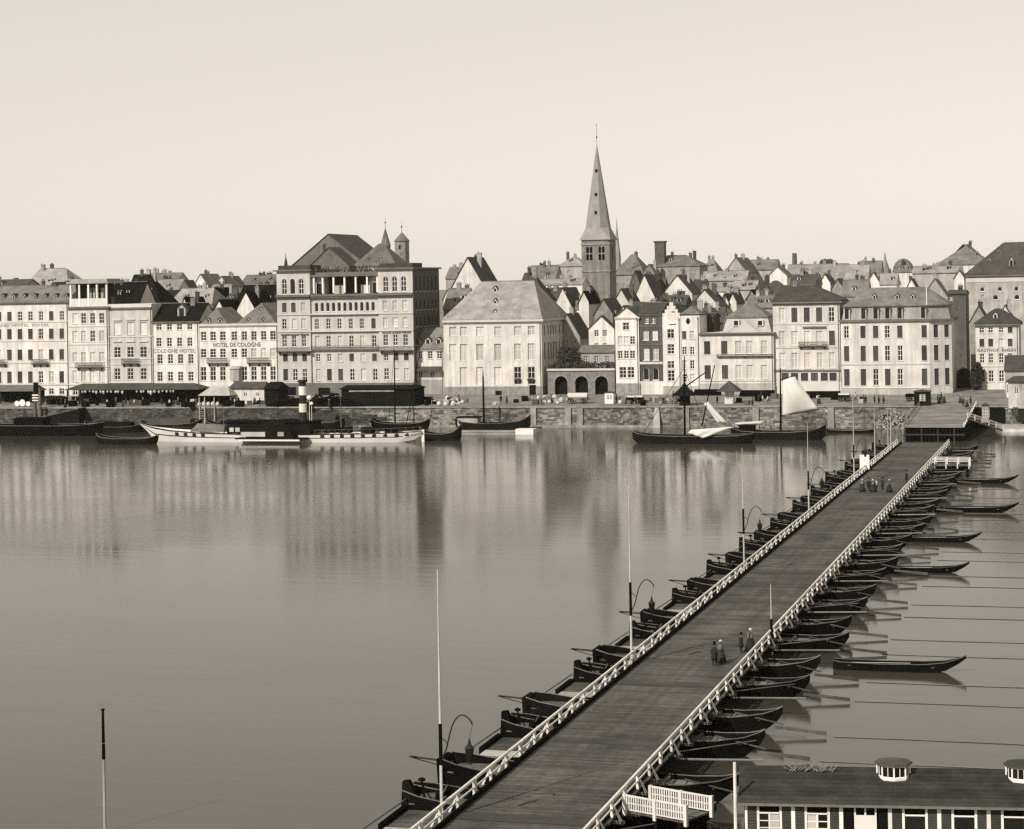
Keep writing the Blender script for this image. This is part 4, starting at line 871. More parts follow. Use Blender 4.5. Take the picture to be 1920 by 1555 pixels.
m = MB(); m.lathe(s_, t, [(r, gz(t)), (r, z1)], 16); m.build('wall', GREYW, ro); m = MB(); m.lathe(s_, t, [(r * 1.05, z1 + .01)] + [(r * math.cos(q), z1 + (za - z1) * math.sin(q)) for q in [k * math.pi / 14 for k in range(1, 7)]] + [(.1, za)], 16); m.build('roof', SLATE, ro, smooth=True)
bh('blank pale walls stepped up beside the pyramid-roofed building', 1711, 1802, 512, 501, 150, 'rp', GREYW, SLATE_L, 10, [(529, 535, [1764], 5, 'd'), (516, 519, [1745], 4, 'd')], 3)
bh('building with broad grey pyramid roof left of the warehouse', 1757, 1856, 497, 458, 215, 'hip', CREAM, SLATE, 30, [(499, 503, [1782, 1804], 5, 'd')], 0, hips=(9.5, 9.5))
bh('pale gable wall in front of the stepped blank walls', 1728, 1778, 560, 524, 95, 'gf', GREYW, SLATE, 12, [(545, 551, [1764], 4, 'd')], 0)
bh('small dark roof on the warehouse front left of the inn roof', 1819, 1852, 603, 575, 58, 'gf', STONEW, SLATE_D, 10, chim=0)
bh('white little gable right of the inn roof', 1868, 1902, 604, 574, 58, 'gf', WHITE, SLATE_D, 10, chim=1)
for a_ in (('narrow dark-roofed gable squeezed under the church tower', 1086, 1104, 566, 548, 66, 'gf', CREAM, TAR), ('small gable left of the stepped white gable', 1222, 1246, 581, 566, 58, 'gf', GREYW, SLATE_D), ('steep little gable over the narrow white house', 1161, 1177, 589, 575, 44, 'gf', WHITE, SLATE_D),
  ('tall thin gable right of the curved-gable house', 1226, 1243, 549, 527, 118, 'gf', GREYW, SLATE_D), ('dark lean roof behind the half-white gable', 1296, 1319, 546, 526, 140, 'rp', STONEW, SLATE_D), ('left peak of two small pale gables above the mansard palace', 1352, 1366, 567, 552, 78, 'gf', CREAM, SLATE_D), ('right peak of two small pale gables above the mansard palace', 1367, 1381, 566, 551, 79, 'gf', WHITE, SLATE_D),
  ('small dark gable left of the dark green-grey roof', 1400, 1419, 561, 545, 92, 'gf', STONEW, TAR), ('left pale gable over the row of dark roofs', 1500, 1520, 529, 512, 150, 'gf', CREAM, SLATE), ('right white gable over the row of dark roofs', 1537, 1557, 531, 515, 150, 'gf', WHITE, SLATE_D), ('dark gable at the shoulder of the grey-green roof', 1560, 1581, 541, 524, 125, 'gf', STONEW, SLATE_D),
  ('little white gable before the pyramid-roofed building', 1790, 1808, 521, 508, 140, 'gf', WHITE, SLATE_D), ('brown gable left of the stone house with square tower', 1206, 1227, 513, 497, 215, 'gf', STONEW, SLATE), ('small pale roof left of the pale pyramid-roofed house', 1018, 1047, 516, 506, 215, 'rp', GREYW, SLATE_L), ('slim white gable left of the two-window gable', 1012, 1030, 560, 542, 100, 'gf', WHITE, SLATE_D),
  ('low dark-roofed house under the long grey skyline roof', 262, 290, 548, 533, 175, 'gf', CREAM, SLATE_D), ('small white gable beside the broad pale roof', 300, 318, 560, 546, 118, 'gf', WHITE, SLATE_D), ('dark gable between the broad pale roof and twin gables', 393, 410, 556, 541, 130, 'gf', GREYW, TAR), ('small gable in the gap right of the shaded hotel side', 832, 846, 560, 545, 100, 'gf', CREAM, SLATE_D), ('white gable behind the warehouse shoulder', 1700, 1718, 540, 524, 140, 'gf', WHITE, SLATE_D)):
    bh(*a_, 12, chim=1)
# factory chimney and a far tree
t = BANK + 640; s_, z1 = onT(1489.5, 475, t); m = MB(); m.lathe(s_, t, [(1.9, gz(t)), (1.2, z1)], 10); tag(m.build('factory_chimney', BRICK, org=(s_, t, gz(t))), 'thin tall factory chimney far off on the right skyline', 'chimney')
def tree(label, x, y0, y1, wpx, tb, mat, n=1500, sz=.5, cat='tree', yb=None):
    t = BANK + tb; s_, z1 = onT(x, y0, t); z0 = onT(x, y1, t)[1]; r = wpx / 2 / FPX * t; zg = gz(t) if yb is None else onT(x, yb, t)[1]
    ro = thing('tree', label, cat, (s_, t, zg)); rr = random.Random(int(x)); m = MB(); zc, rz = (z0 + z1) / 2, (z1 - z0) / 2
    leaves(m, n, s_, t, zc, r * .85, r * .7, rz, sz, rr, .1)
    for k in range(7): leaves(m, n // 9, s_ + rr.uniform(-.6, .6) * r, t + rr.uniform(-.5, .5) * r, zc + rr.uniform(-.4, .6) * rz, r * .45, r * .45, rz * .45, sz, rr, .1)
    m.build('crown', mat, ro); m = MB(); m.tube((s_, t, zg), (s_, t, zc), r * .09, r * .05)
    for k in range(5): an = k * 1.3; m.tube((s_, t, zc - rz * .5), (s_ + math.cos(an) * r * .6, t + math.sin(an) * r * .5, zc + rz * .4), r * .04, r * .015, 5)
    m.build('trunk', WOODD, ro); return ro
tree('round pale tree far off on the right skyline', 1553, 486, 512, 42, 420, LEAFP, 1600, .55)
tree('added dark foliage standing in for street shade beside the corner house', 1806, 690, 748, 40, 44, LEAF, 2600, .35, yb=752)  # foliage added in place of a dark, shaded street
tree('added dark foliage standing in for shade by the corner of the inn', 1830, 678, 735, 26, 36, LEAF, 1600, .3, yb=745)  # second added clump, filling the same shaded gap
tree('small dark skyline tree left of the big pale hipped roof', 30, 522, 541, 30, 118, LEAF, 700, .35)
# ------------------------------------------------------------------ pontoon bridge
SLF, SRT, ZD = -37.35, -28.0, 2.0          # rail lines and deck height
GAP0, PER = 136.6, 20.7
TA, TE = GAP0 - 2 * PER - 6, 395.0
BR = thing('pontoon_bridge', 'long pontoon bridge with plank roadway and white post railings', 'bridge', ((SLF + SRT) / 2, TA, 0))
m = MB(); rr = random.Random(4); y = TA
while y < TE:
    l = rr.uniform(.22, .34); e = rr.uniform(-.06, .06); m.box(SLF - .1 + e, SRT + .1 + e, y + .008, min(y + l - .008, TE), ZD - .12, ZD + rr.uniform(-.012, .012)); y += l
o = m.build('planks', PLANK, BR); o['kind'] = 'stuff'
for s_ in (SLF + .3, SLF + 2.6, -32.7, SRT - 2.6, SRT - .3):
    m = MB(); m.box(s_ - .18, s_ + .18, TA, TE, ZD - .55, ZD - .125); m.build('girder', WOODD, BR)
for s_ in (SLF + .28, SRT - .28):
    m = MB(); y = TA
    while y < TE - 2:
        l = 5.17; m.box(s_ - .14, s_ + .14, y + .02, min(y + l - .02, TE), ZD + .02, ZD + .22); y += l
    m.build('kerb_beam', WOODD, BR)
LS = PER / 2
RAILW = M('rail_white', .60, var=.12, rough=.7, rnd=.12)
def rail_parts(side):
    """meshes for one railing section, origin at its near end on the deck; side -1 outer = -x"""
    tr = MB(); tr.hexa([(-.1, .06, .94), (.1, .06, .94), (.1, LS - .06, .94), (-.1, LS - .06, .94), (-.07, .06, 1.06), (.07, .06, 1.06), (.07, LS - .06, 1.06), (-.07, LS - .06, 1.06)])
    mr = MB(); mr.box(-.035, .035, .1, LS - .1, .44, .53)
    po = MB(); po.box(-.08, .08, -.09, .09, 0, .938)
    br = MB(); br.hexa([(side * .5, -.06, -.25), (side * .64, -.06, -.25), (side * .64, .06, -.25), (side * .5, .06, -.25), (side * .085, -.06, .62), (side * .17, -.06, .62), (side * .17, .06, .62), (side * .085, .06, .62)])
    ob = MB(); ob.box(min(0, side * .75), max(0, side * .75), -.1, .1, -.36, -.2)
    out = {}
    for n, b, mt in (('top_rail', tr, RAILW), ('mid_rail', mr, RAILW), ('post', po, RAILW), ('brace', br, RAILW), ('outrigger', ob, WOODM)):
        me = b.mesh(n); me.materials.append(mt); out[n] = me
    return out
og = ORG[BR.name]
k0 = -4
for side, s_ in ((-1, SLF), (1, SRT)):
    P = rail_parts(side)
    k = 0
    while True:
        t = 131.2 + (k + k0) * LS
        if t + LS > TE: break
        k += 1
        if side == 1 and abs(t + LS - 120.8) < 0.01: pass
        sec = link('railing_section', P['top_rail'], BR, (s_ - og[0], t - og[1], ZD + .01 - og[2]), og)
        link('mid_rail', P['mid_rail'], sec, (0, 0, 0), og)
        for q in (.14, 3.45, 6.9, LS - .14):
            link('post', P['post'], sec, (0, q, 0), og)
            if .2 < q < LS - .2: link('brace', P['brace'], sec, (0, q, 0), og); link('outrigger', P['outrigger'], sec, (0, q, 0), og)
# hulls ---------------------------------------------------------------
def hull(st, th=.07, floor=.25, n=None):
    """st: (x, half width top, half width bottom, z top, z bottom); boat runs along x. returns outer/inner shell"""
    m = MB(); N = len(st)
    def ring(i):
        x, a, b, zt, zb = st[i]; ai = max(a - th, .005); bi = max(b - th, .003); zf = min(zb + floor, zt - .1 * (zt - zb))
        f = max(0., min(1., floor / max(zt - zb, .01))); wf = bi + (ai - bi) * f
        return [(x, -b, zb), (x, -a, zt), (x, -ai, zt), (x, -wf, zf), (x, wf, zf), (x, ai, zt), (x, a, zt), (x, b, zb)]
    for i in range(N): m.v += ring(i)
    for i in range(N - 1):
        for k in range(8):
            a, b = i * 8 + k, i * 8 + (k + 1) % 8; m.f.append((a, a + 8, b + 8, b))
    m.f.append(tuple(range(0, 8))); m.f.append(tuple(range((N - 1) * 8 + 7, (N - 1) * 8 - 1, -1)))
    return m
def pontoon(kind, label):
    """pontoon boat: origin under the bridge centre line on the water; stem towards -x, pointed stern towards +x"""
    ro = thing('pontoon_boat', label, 'boat', (0, 0, 0), 'pontoon boats carrying the bridge')
    c = (SLF + SRT) / 2; L0, L1 = -42.0 - c, -22.7 - c
    st = [(L0, 1.15, .8, 1.95, .1), (L0 + 1.2, 1.7, 1.3, 1.75, -.35), (L0 + 4, 1.95, 1.6, 1.35, -.45), (-1, 1.95, 1.6, 1.1, -.45), (4, 1.75, 1.4, 1.15, -.45), (L1 - 3.2, 1.3, .9, 1.2, -.35), (L1 - 1.3, .75, .35, 1.42, .1), (L1 - .35, .25, .1, 1.7, .85), (L1, .08, .04, 1.88, 1.4)]
    hull(st, .09, .7).build('hull', WOODD, ro)
    for s2 in (-1, 1):
        g = MB()
        for (p, q) in zip(st[:-1], st[1:]): g.tube((p[0], s2 * p[1], p[3] + .02), (q[0], s2 * q[1], q[3] + .02), .05, n=5)
        g.build('gunwale', WOODM, ro)
    for (a, b, w_) in ((L1 - 6.3, L1 - 3.6, 1.15), (L1 - 3.5, L1 - 1.6, .75)):
        d = MB(); n = 4
        for q in range(n): d.box(a, b, -w_ + 2 * w_ * q / n + .015, -w_ + 2 * w_ * (q + 1) / n - .015, .92, .97 + .01 * (q % 2))
        d.build('foot_boards', M('foot_boards', .13, var=.3, rnd=.2), ro)
    for x in (L1 - 4.9, L0 + 4.6, -2, 2):
        d = MB(); d.box(x - .14, x + .14, -1.6, 1.6, 1.02, 1.12); d.build('thwart', WOODM, ro)
    d = MB(); d.box(L0 + .5, L0 + 5.0, -1.45, 1.45, 1.16, 1.24); d.build('fore_deck', M('fore_deck_boards', .07, var=.4, scale=1.5, rnd=.3), ro)
    for x in (-3.6, -1.8, 0, 1.8, 3.6):
        d = MB(); d.box(x - .11, x + .11, -1.3, 1.3, 1.13, ZD - .56); d.build('trestle', WOODD, ro)
    if kind == 'A':
        d = MB(); d.hexa([(L0 - .25, -1.15, .0), (L0 + .15, -1.15, 0), (L0 + .15, 1.15, 0), (L0 - .25, 1.15, 0), (L0 - .32, -1.2, 1.95), (L0 + .05, -1.2, 1.85), (L0 + .05, 1.2, 1.85), (L0 - .32, 1.2, 1.95)]); d.build('stem_board', WOODD, ro)
        d = MB(); d.hexa([(L0, -1.3, 1.4), (L0 + 2.2, -1.4, 1.3), (L0 + 2.2, -1.3, 1.3), (L0, -1.2, 1.4), (L0 - .1, -1.3, 1.8), (L0 + 2.2, -1.45, 1.5), (L0 + 2.2, -1.35, 1.5), (L0 - .1, -1.2, 1.8)]); d.build('bulwark', WOODD, ro)
        d = MB(); d.tube((L0 - .2, 0, 1.6), (L0 - 2.6, 0, 1.75), .06, .05, 6); d.tube((L0 - .2, -1.1, 1.9), (L0 - 2.5, 0, 1.8), .03, n=5); d.tube((L0 - .2, 1.1, .9), (L0 - 2.5, 0, 1.72), .03, n=5); d.build('anchor_boom', IRON, ro)
    else:
        d = MB(); d.hexa([(L0 - .35, -.5, .1), (L0 + 1.1, -.5, .3), (L0 + 1.1, .5, .3), (L0 - .35, .5, .1), (L0 - .3, -.22, 2.3), (L0 + .1, -.22, 2.35), (L0 + .1, .22, 2.35), (L0 - .3, .22, 2.3)]); d.build('stem_post', WOODD, ro)
        w = MB(); x = L0 + 2.3
        for s2 in (-.8, .8): w.box(x - .22, x + .22, s2 - .1, s2 + .1, 1.24, 1.85)
        wl = w.build('windlass', WOODD, ro); q = MB(); q.tube((x, -1.1, 1.65), (x, 1.1, 1.65), .2, n=10); q.build('drum', WOODD, wl)
        q = MB(); q.tube((x - .9, -.9, 1.25), (x - 1.1, -.9, 2.6), .09, .06, 6); q.lathe(x - 1.1, -.9, [(.05, 2.52), (.24, 2.6), (.24, 2.7), (.05, 2.8)], 8); q.tube((x - .4, -.9, 1.25), (x - 1.05, -.9, 2.3), .05, .04, 5); q.build('bitt', WOODD, wl)
        q = MB(); q.tube((x - .3, .5, 1.65), (x - 2.4, .9, 1.85), .045, n=5); q.tube((x + .1, -.7, 1.65), (x + .5, -.9, 2.3), .045, n=5); q.build('handspike', WOODM, wl)
        b = MB(); b.lathe(L0 + 3.7, .5, [(.26, 1.25), (.32, 1.5), (.26, 1.8)], 10); b.build('tub', WOODD, ro)
    od = MB(); od.tube((L1 - 3.4, -.8, 1.45), (L1 + .2, -.85, .75), .07, .06, 6); od.hexa([(L1 - .4, -.95, .42), (L1 + 3.3, -.95, .1), (L1 + 3.3, -.75, .1), (L1 - .4, -.75, .42), (L1 - .4, -.9, .62), (L1 + 3.3, -.93, .36), (L1 + 3.3, -.77, .36), (L1 - .4, -.8, .62)]); od.build('steering_oar', M('oar_wood', .05, var=.5, rnd=.4), ro)
    return ro
PA = pontoon('A', 'dark pontoon boat with square stem board under the bridge')
PB = pontoon('B', 'dark pontoon boat with stem post and windlass under the bridge')
first = {0: True, 1: True}
cx = (SLF + SRT) / 2
rpx = random.Random(12)
for k in range(-2, 13):
    g = GAP0 + k * PER
    for i, (src, dt) in enumerate(((PB, 6.6), (PA, 14.4))):
        t = g + dt
        if t > TE - 2: continue
        loc = (cx + rpx.uniform(-.4, .4), t + rpx.uniform(-.15, .15), rpx.uniform(-.06, .06))
        if first[i]: src.location = loc; first[i] = False
        else: src2 = copytree(src, loc); src2.rotation_euler = (0, 0, rpx.uniform(-.035, .035)); f_ = rpx.uniform(.97, 1.03); src2.scale = (f_, rpx.uniform(.93, 1.06), rpx.uniform(.95, 1.05))
    if g + 2 < TE:
        m = MB(); m.box(SLF - 4.1, SLF - 1.2, g - 1.3, g + .2, 1.0, 1.06); pn = m.mesh('gangway_board', (cx, g, 1.0)); pn.materials.append(WOODL)
        o = link('gangway_board', pn, BR, (cx - og[0], g - og[1], 1.0), og)
        m = MB(); m.tube((SLF - 4.75, g - 5.5, 1.5), (SLF - 4.6, g + 5.6, 1.4), .05, n=6); m.build('fender_spar', WOODM, BR)
        m = MB()
        for q in range(14): m.box(SLF - 4.3, SLF - .4, g + .55 + q * .31, g + .84 + q * .31, .82, .9 + .012 * (q % 3))
        m.build('raft_platform', M('platform_boards', .06, var=.4, island=.3, rnd=.2), BR)
        m = MB(); m.box(SLF - 4.65, SLF - 4.31, g + .4, g + 5.0, .55, 1.15); m.build('edge_beam', WOODD, BR)
        m = MB(); m.box(SLF + .6, SRT - .6, g - .75, g + .75, ZD + .015, ZD + .05); m.build('joint_board', M('joint_boards', .06, var=.3, rnd=.3), BR)
        m = MB(); m.tube((SRT + .2, g - 1.2, 1.35), (SRT + 5.9, g - 1.1, 1.5), .08, n=6); m.build('raft_spar', M('spar_wood', .17, rnd=.3), BR)
        m = MB(); m.tube((SRT + .3, g - .5, 1.7), (SRT + 4.3, g + 6, 1.2), .05, n=5); m.build('stay_spar', WOODM, BR)
# anchor cables trailing on the water
rope_src = None
for k in range(-1, 12):
    for dt in (5.8, 13.6):
        t = GAP0 + k * PER + dt
        if t > 330: continue
        m = MB(); a = -19.3; n = 7; L = rpx.uniform(22, 46)
        pts = [(a + L * q / n, t + math.sin(q * 1.7 + t) * .08, .03) for q in range(n + 1)]; m.path(pts, .03, 4)
        tag(m.build('anchor_cable', M('wet_rope', .14), org=(a, t, 0)), 'thin anchor cable on the water right of the bridge', 'cable', 'anchor cables trailing downstream')
# masts along the left railing
def spline(P, n=4):
    out = []; V = [Vector(p) for p in P]; V = [V[0]] + V + [V[-1]]
    for i in range(1, len(V) - 2):
        a, b, c, d = V[i - 1:i + 3]
        for k in range(n): u = k / n; out.append(tuple(.5 * ((2 * b) + (c - a) * u + (2 * a - 5 * b + 4 * c - d) * u * u + (3 * b - a - 3 * c + d) * u ** 3)))
    return out + [tuple(V[-2])]
def mast(label, t, ztop, lamp, s_=SLF - .16, dark=(2.4, 5.2), r=.105, low=None, cat='mast'):
    ro = thing('mast', label, cat, (s_, t, ZD)); zb = .9
    m = MB(); m.tube((s_, t, zb), (s_, t, ztop * .45), r, r * .85); m.tube((s_, t, ztop * .45), (s_, t, ztop), r * .8, r * .25); m.build('pole', M('mast_paint', .42, var=.2), ro)
    if dark:
        m = MB(); m.tube((s_, t, ZD + dark[0]), (s_, t, ZD + dark[1]), r * 1.08, r * 1.02); m.build('tarred_sleeve', WOODD, ro)
    if lamp:
        zl = ZD + dark[0] + .25; zt = ZD + dark[1]; b = MB()
        pts = [(s_, t, zl), (s_ + .35, t, zl + .7), (s_ + .5, t, zl + 1.3), (s_ + .75, t, zl + 2.1), (s_ + 1.05, t, zl + 2.55), (s_ + 1.4, t, zl + 2.7), (s_ + 1.8, t, zl + 2.45), (s_ + 1.95, t, zl + 2.15)]
        pts = spline(pts); b.path(pts, .045, 6); b.path([(s_, t, zt - .8), (s_ + .25, t, zt - .95), (s_ + .4, t, zt - 1.15)], .03, 5); b.build('lamp_bracket', IRON, ro)
        x, z = s_ + 1.75, zl + 1.55; q = MB(); q.tube((s_ + 1.95, t, zl + 2.15), (x, t, z - .2), .012, n=4); q.lathe(x, t, [(.02, z - .15), (.06, z - .3), (.12, z - .55), (.3, z - .75), (.27, z - .8)], 8); q.lathe(x, t, [(.14, z - 1.55), (.16, z - 1.62), (.14, z - 1.66)], 8)
        for k in range(6):
            an = k * math.pi / 3; q.tube((x + .25 * math.cos(an), t + .25 * math.sin(an), z - .8), (x + .14 * math.cos(an), t + .14 * math.sin(an), z - 1.56), .02, n=4)
        lo = q.build('lantern', IRON, ro); q = MB(); q.lathe(x, t, [(.125, z - 1.54), (.235, z - .81)], 8); q.build('lantern_glass', GLASS, lo)
    return ro
def zat(x, y, t): return onT(x, y, t)[1]
mast('tall white mast with hanging lantern, nearest on the left railing', 114.8, zat(812, 1068, 114.8), True, dark=(3.2, 5.6))
mast('second tall mast with hanging lantern on the left railing', 165.2, zat(1176, 910, 165), True, dark=(3.9, 6.6))
mast('third tall mast with lantern on the left railing', 220.2, zat(1386, 840, 220), True, dark=(3.9, 6.6))
mast('fourth mast with lantern and cross tree on the left railing', 270.8, zat(1517, 792, 270.8), True, dark=(3.6, 6.0))
mast('fifth white mast rising past the quay wall', 321.7, zat(1604, 745, 321.7), True, dark=(3.4, 5.4))
mast('plain white mast just beyond the white board', 352, zat(1644, 765, 352), False, dark=None)
mast('left one of two slim masts near the open bridge end', 374, zat(1665, 770, 374), False, dark=None, r=.1)
mast('right one of two slim masts near the open bridge end', 379, zat(1671, 768, 379), False, dark=None, r=.1)
mast('short mast with dark lower half on the right railing', 177, zat(1464, 1095, 177), False, s_=SRT + .1, dark=(-.8, 2.0), r=.11)
s_, t = onZ(197, 1560, .0); mz = onT(197, 1332, t)[1]
ro = thing('mooring_pole', 'lone pole with dark top standing in the river at lower left', 'pole', (s_, t, 0)); m = MB(); m.tube((s_, t, -2.5), (s_, t, mz - 3), .1, .09); m.build('pole', M('weathered_pole', .27, var=.25), ro)
m = MB(); m.tube((s_, t, mz - 2.0), (s_, t, mz), .1, .08); m.tube((s_, t, mz - 3.0), (s_, t, mz - 2.06), .11, .1); m.lathe(s_, t, [(.05, mz - .01), (.17, mz + .03), (.05, mz + .1)], 8); m.build('tarred_top', WOODD, ro)
# white board on the railing, and the notice
s_ = SLF - 1.0; t = 336; zt = zat(1620, 853, t); z0 = zat(1620, 880, t)
ro = thing('notice_board', 'blank white board standing outside the left railing', 'board', (s_, t, 1)); a, b = onT(1612, 866, t)[0], onT(1630, 866, t)[0]
m = MB(); m.box(a, b, t, t + .1, z0, zt); m.build('panel', WPAINT, ro); m = MB(); m.box(a + .1, a + .25, t + .101, t + .25, .5, zt - .2); m.box(b - .25, b - .1, t + .101, t + .25, .5, zt - .2); m.build('support', WOODM, ro)
# gangways with lattice railings
def gangway(label, t0, t1, sA, sB, lattice, rz=0):
    ro = thing('side_gangway', label, 'gangway', (sA, t0, ZD)); z1 = ZD - .35; ro.rotation_euler = (0, 0, rz)
    n = int((sB - sA) / .3); pb_ = MB(); pb_.box(.01, .29, 0, t1 - t0, -.2, -.1); pme = pb_.mesh('plank'); pme.materials.append(WOODM)
    for k in range(n): link('plank', pme, ro, (.3 * k, 0, .01 * (k % 3)), ORG[ro.name])
    for t in (t0, t1):
        if lattice:
            f = MB(); L = sB - sA
            f.box(sA, sB, t - .05, t + .05, ZD + .78, ZD + .88); f.box(sA, sB, t - .03, t + .03, ZD - .02, ZD + .04); f.box(sA, sB, t - .025, t + .025, ZD + .38, ZD + .43)
            p = f.build('lattice_panel', RAILW, ro)
            for k in range(3): s2 = sA + L * k / 2; q = MB(); q.box(s2 - .1, s2 + .1, t - .1, t + .1, ZD - .35, ZD + .9); q.build('post', RAILW, p)
            n = 26; bm_ = MB(); bm_.box(-.045, .045, -.02, .02, .04, .78); me = bm_.mesh('bar'); me.materials.append(RAILW); og = ORG[ro.name]
            for k in range(1, n):
                if k != n // 2: link('bar', me, p, (sA + L * k / n - og[0], t - og[1], ZD - og[2]), og)
        else:
            q = MB(); L = sB - sA
            for k in range(4): s2 = sA + .3 + (L - .4) * k / 3; q.box(s2 - .09, s2 + .09, t - .09, t + .09, ZD - .6, ZD + 1.02)
            p = q.build('rail_posts', RAILW, ro)
            for z in (.5, .95): q = MB(); q.box(sA, sB, t - .05, t + .05, ZD + z, ZD + z + .11); q.build('rail', RAILW, p)
    m = MB(); 
    for s2 in (sB - .5, (sA + sB) / 2): m.box(s2 - .15, s2 + .15, t0, t1, -.6, ZD - .21)
    m.build('float_frame', WOODD, ro)
gangway('short side gangway between white lattice railings at the right railing', 119.4, 122.0, SRT + .3, SRT + 4.7, True, -.42)
gangway('short side gangway with plain white rails near the open bridge end', 348.5, 351.5, SRT + .25, SRT + 6.2, False)
# landing ramp at the town end
LR = thing('landing_ramp', 'broad plank landing ramp from the quay down to the open bridge gap', 'ramp', (-34, 425, 0))
p0, p1 = onZ(1692, 802, 2.9), onZ(1809, 800, 2.9); t0 = (p0[1] + p1[1]) / 2; a, b = p0[0], p1[0]; te = BANK + 3; ze = gz(BANK) + .15
m = MB(); n = 60
for k in range(n):
    ta, tb = t0 + (te - t0) * k / n, t0 + (te - t0) * (k + 1) / n - .02; za, zb = 2.9 + (ze - 2.9) * k / n, 2.9 + (ze - 2.9) * (k + 1) / n
    m.hexa([(a, ta, za - .12), (b, ta, za - .12), (b, tb, zb - .12), (a, tb, zb - .12), (a, ta, za), (b, ta, za), (b, tb, zb), (a, tb, zb)])
o = m.build('planking', M('ramp_plank', .17, var=.25, island=.25, rnd=0), LR); o['kind'] = 'stuff'
m = MB(); m.box(a + .1, b - .1, t0 + 1.2, t0 + 1.5, -1, 2.75); m.build('front_boards', TAR, LR)
for k in range(15): s_ = a + .4 + (b - a - .8) * k / 14; m = MB(); m.tube((s_, t0 + .45, -1.5), (s_, t0 + .45, 2.76), .2, .18, 8); m.build('pile', WOODD if k % 4 else M('pile_wood', .03), LR)
m = MB(); m.box(a, b, t0 + .1, t0 + .3, 1.2, 1.5); m.build('wale', M('pile_wood', .03), LR)
m = MB(); m.hexa([(a + .1, t0 + 1.52, -1), (b - .1, t0 + 1.52, -1), (b - .1, BANK - .3, -1), (a + .1, BANK - .3, -1), (a + .1, t0 + 1.52, 2.7), (b - .1, t0 + 1.52, 2.7), (b - .1, BANK - .3, 4.5), (a + .1, BANK - .3, 4.5)]); m.build('trestle_fill', WOODD, LR)
for s_ in (a + .1, b - .1):
    r = MB()
    for k in range(10):
        f = k / 9; t = t0 + .3 + (te - t0 - .5) * f; z = 2.9 + (ze - 2.9) * f; q = MB(); q.box(s_ - .1, s_ + .1, t - .1, t + .1, z, z + 1.0); q.build('post', RAILW if s_ > -34 else WOODM, LR)
    r.hexa([(s_ - .07, t0 + .2, 3.85), (s_ + .07, t0 + .2, 3.85), (s_ + .07, te, ze + .95), (s_ - .07, te, ze + .95), (s_ - .07, t0 + .2, 3.97), (s_ + .07, t0 + .2, 3.97), (s_ + .07, te, ze + 1.07), (s_ - .07, te, ze + 1.07)]); r.build('rail', WOODM, LR)
# quay stair with white rail right of the ramp
q0, q1 = onZ(1814, 790, 3.6), onZ(1880, 806, 1.0)
ro = thing('landing_stair', 'white railed stair sloping down to the water right of the ramp', 'stair', (q0[0], q0[1], 3))
A, B_ = Vector((*q0, 4.2)), Vector((*q1, .9)); m = MB(); m.hexa([A + Vector((0, 0, -.3)), B_ + Vector((0, 0, -.3)), B_ + Vector((0, 2.2, -.3)), A + Vector((0, 2.2, -.3)), A, B_, B_ + Vector((0, 2.2, 0)), A + Vector((0, 2.2, 0))]); m.build('flight', WOODM, ro)
for dy in (0, 2.1):
    for h in (.5, 1.0): m = MB(); m.tube(A + Vector((0, dy, h)), B_ + Vector((0, dy, h)), .07, n=5); m.build('rail', RAILW, ro)
    for k in range(6): p = A.lerp(B_, k / 5); m = MB(); m.box(p.x - .07, p.x + .07, p.y + dy - .07, p.y + dy + .07, p.z, p.z + 1.05); m.build('post', RAILW, ro)
# skiffs
def skiff_src():
    ro = thing('skiff', 'x', 'boat', (0, 0, 0), 'skiffs moored right of the bridge'); L = 11.0
    st = [(0, .5, .35, .75, .0), (.8, .75, .5, .68, -.15), (4, .85, .65, .62, -.2), (7.5, .8, .58, .68, -.18), (9.3, .55, .35, .85, .15), (10.4, .25, .15, 1.15, .75), (L, .12, .06, 1.42, 1.2)]
    hull(st, .06, .25).build('hull', WOODD, ro)
    for x in (1.4, 3.6, 6.0, 8.3): m = MB(); m.box(x - .13, x + .13, -.72, .72, .42, .47); m.build('thwart', WOODM, ro)
    for s2 in (-1, 1):
        g = MB()
        for (p, q) in zip(st[:-1], st[1:]): g.tube((p[0], s2 * p[1], p[3] + .015), (q[0], s2 * q[1], q[3] + .015), .035, n=5)
        g.build('gunwale', WOODM, ro)
    m = MB(); m.tube((1.5, .2, .52), (6.4, .35, .58), .035, n=5); m.build('oar', WOODL, ro); return ro
SK = skiff_src()
labs = ['nearest long skiff moored right of the bridge', 'skiff with raised prow, second from the nearest', 'middle skiff of the five moored right of the bridge', 'pale-sided skiff, second from the far end of the row', 'farthest skiff of the five moored right of the bridge']
for i, (x, y) in enumerate(((1812, 1255), (1818, 1070), (1841, 1013), (1911, 957), (1910, 903))):
    s_, t = onZ(x, y, .3); loc = (s_ - 11.2, t, 0); sc = (1.0, .9, .95, 1.05, 1.0)[i]
    o = SK if i == 0 else copytree(SK, loc)
    o.location = (s_ - 11 * sc, t, 0); o.scale = (sc, sc, sc); o['label'] = labs[i]
# ------------------------------------------------------------------ vessels at the far bank
def sp(x, y, z=0): return onZ(x, y, z)
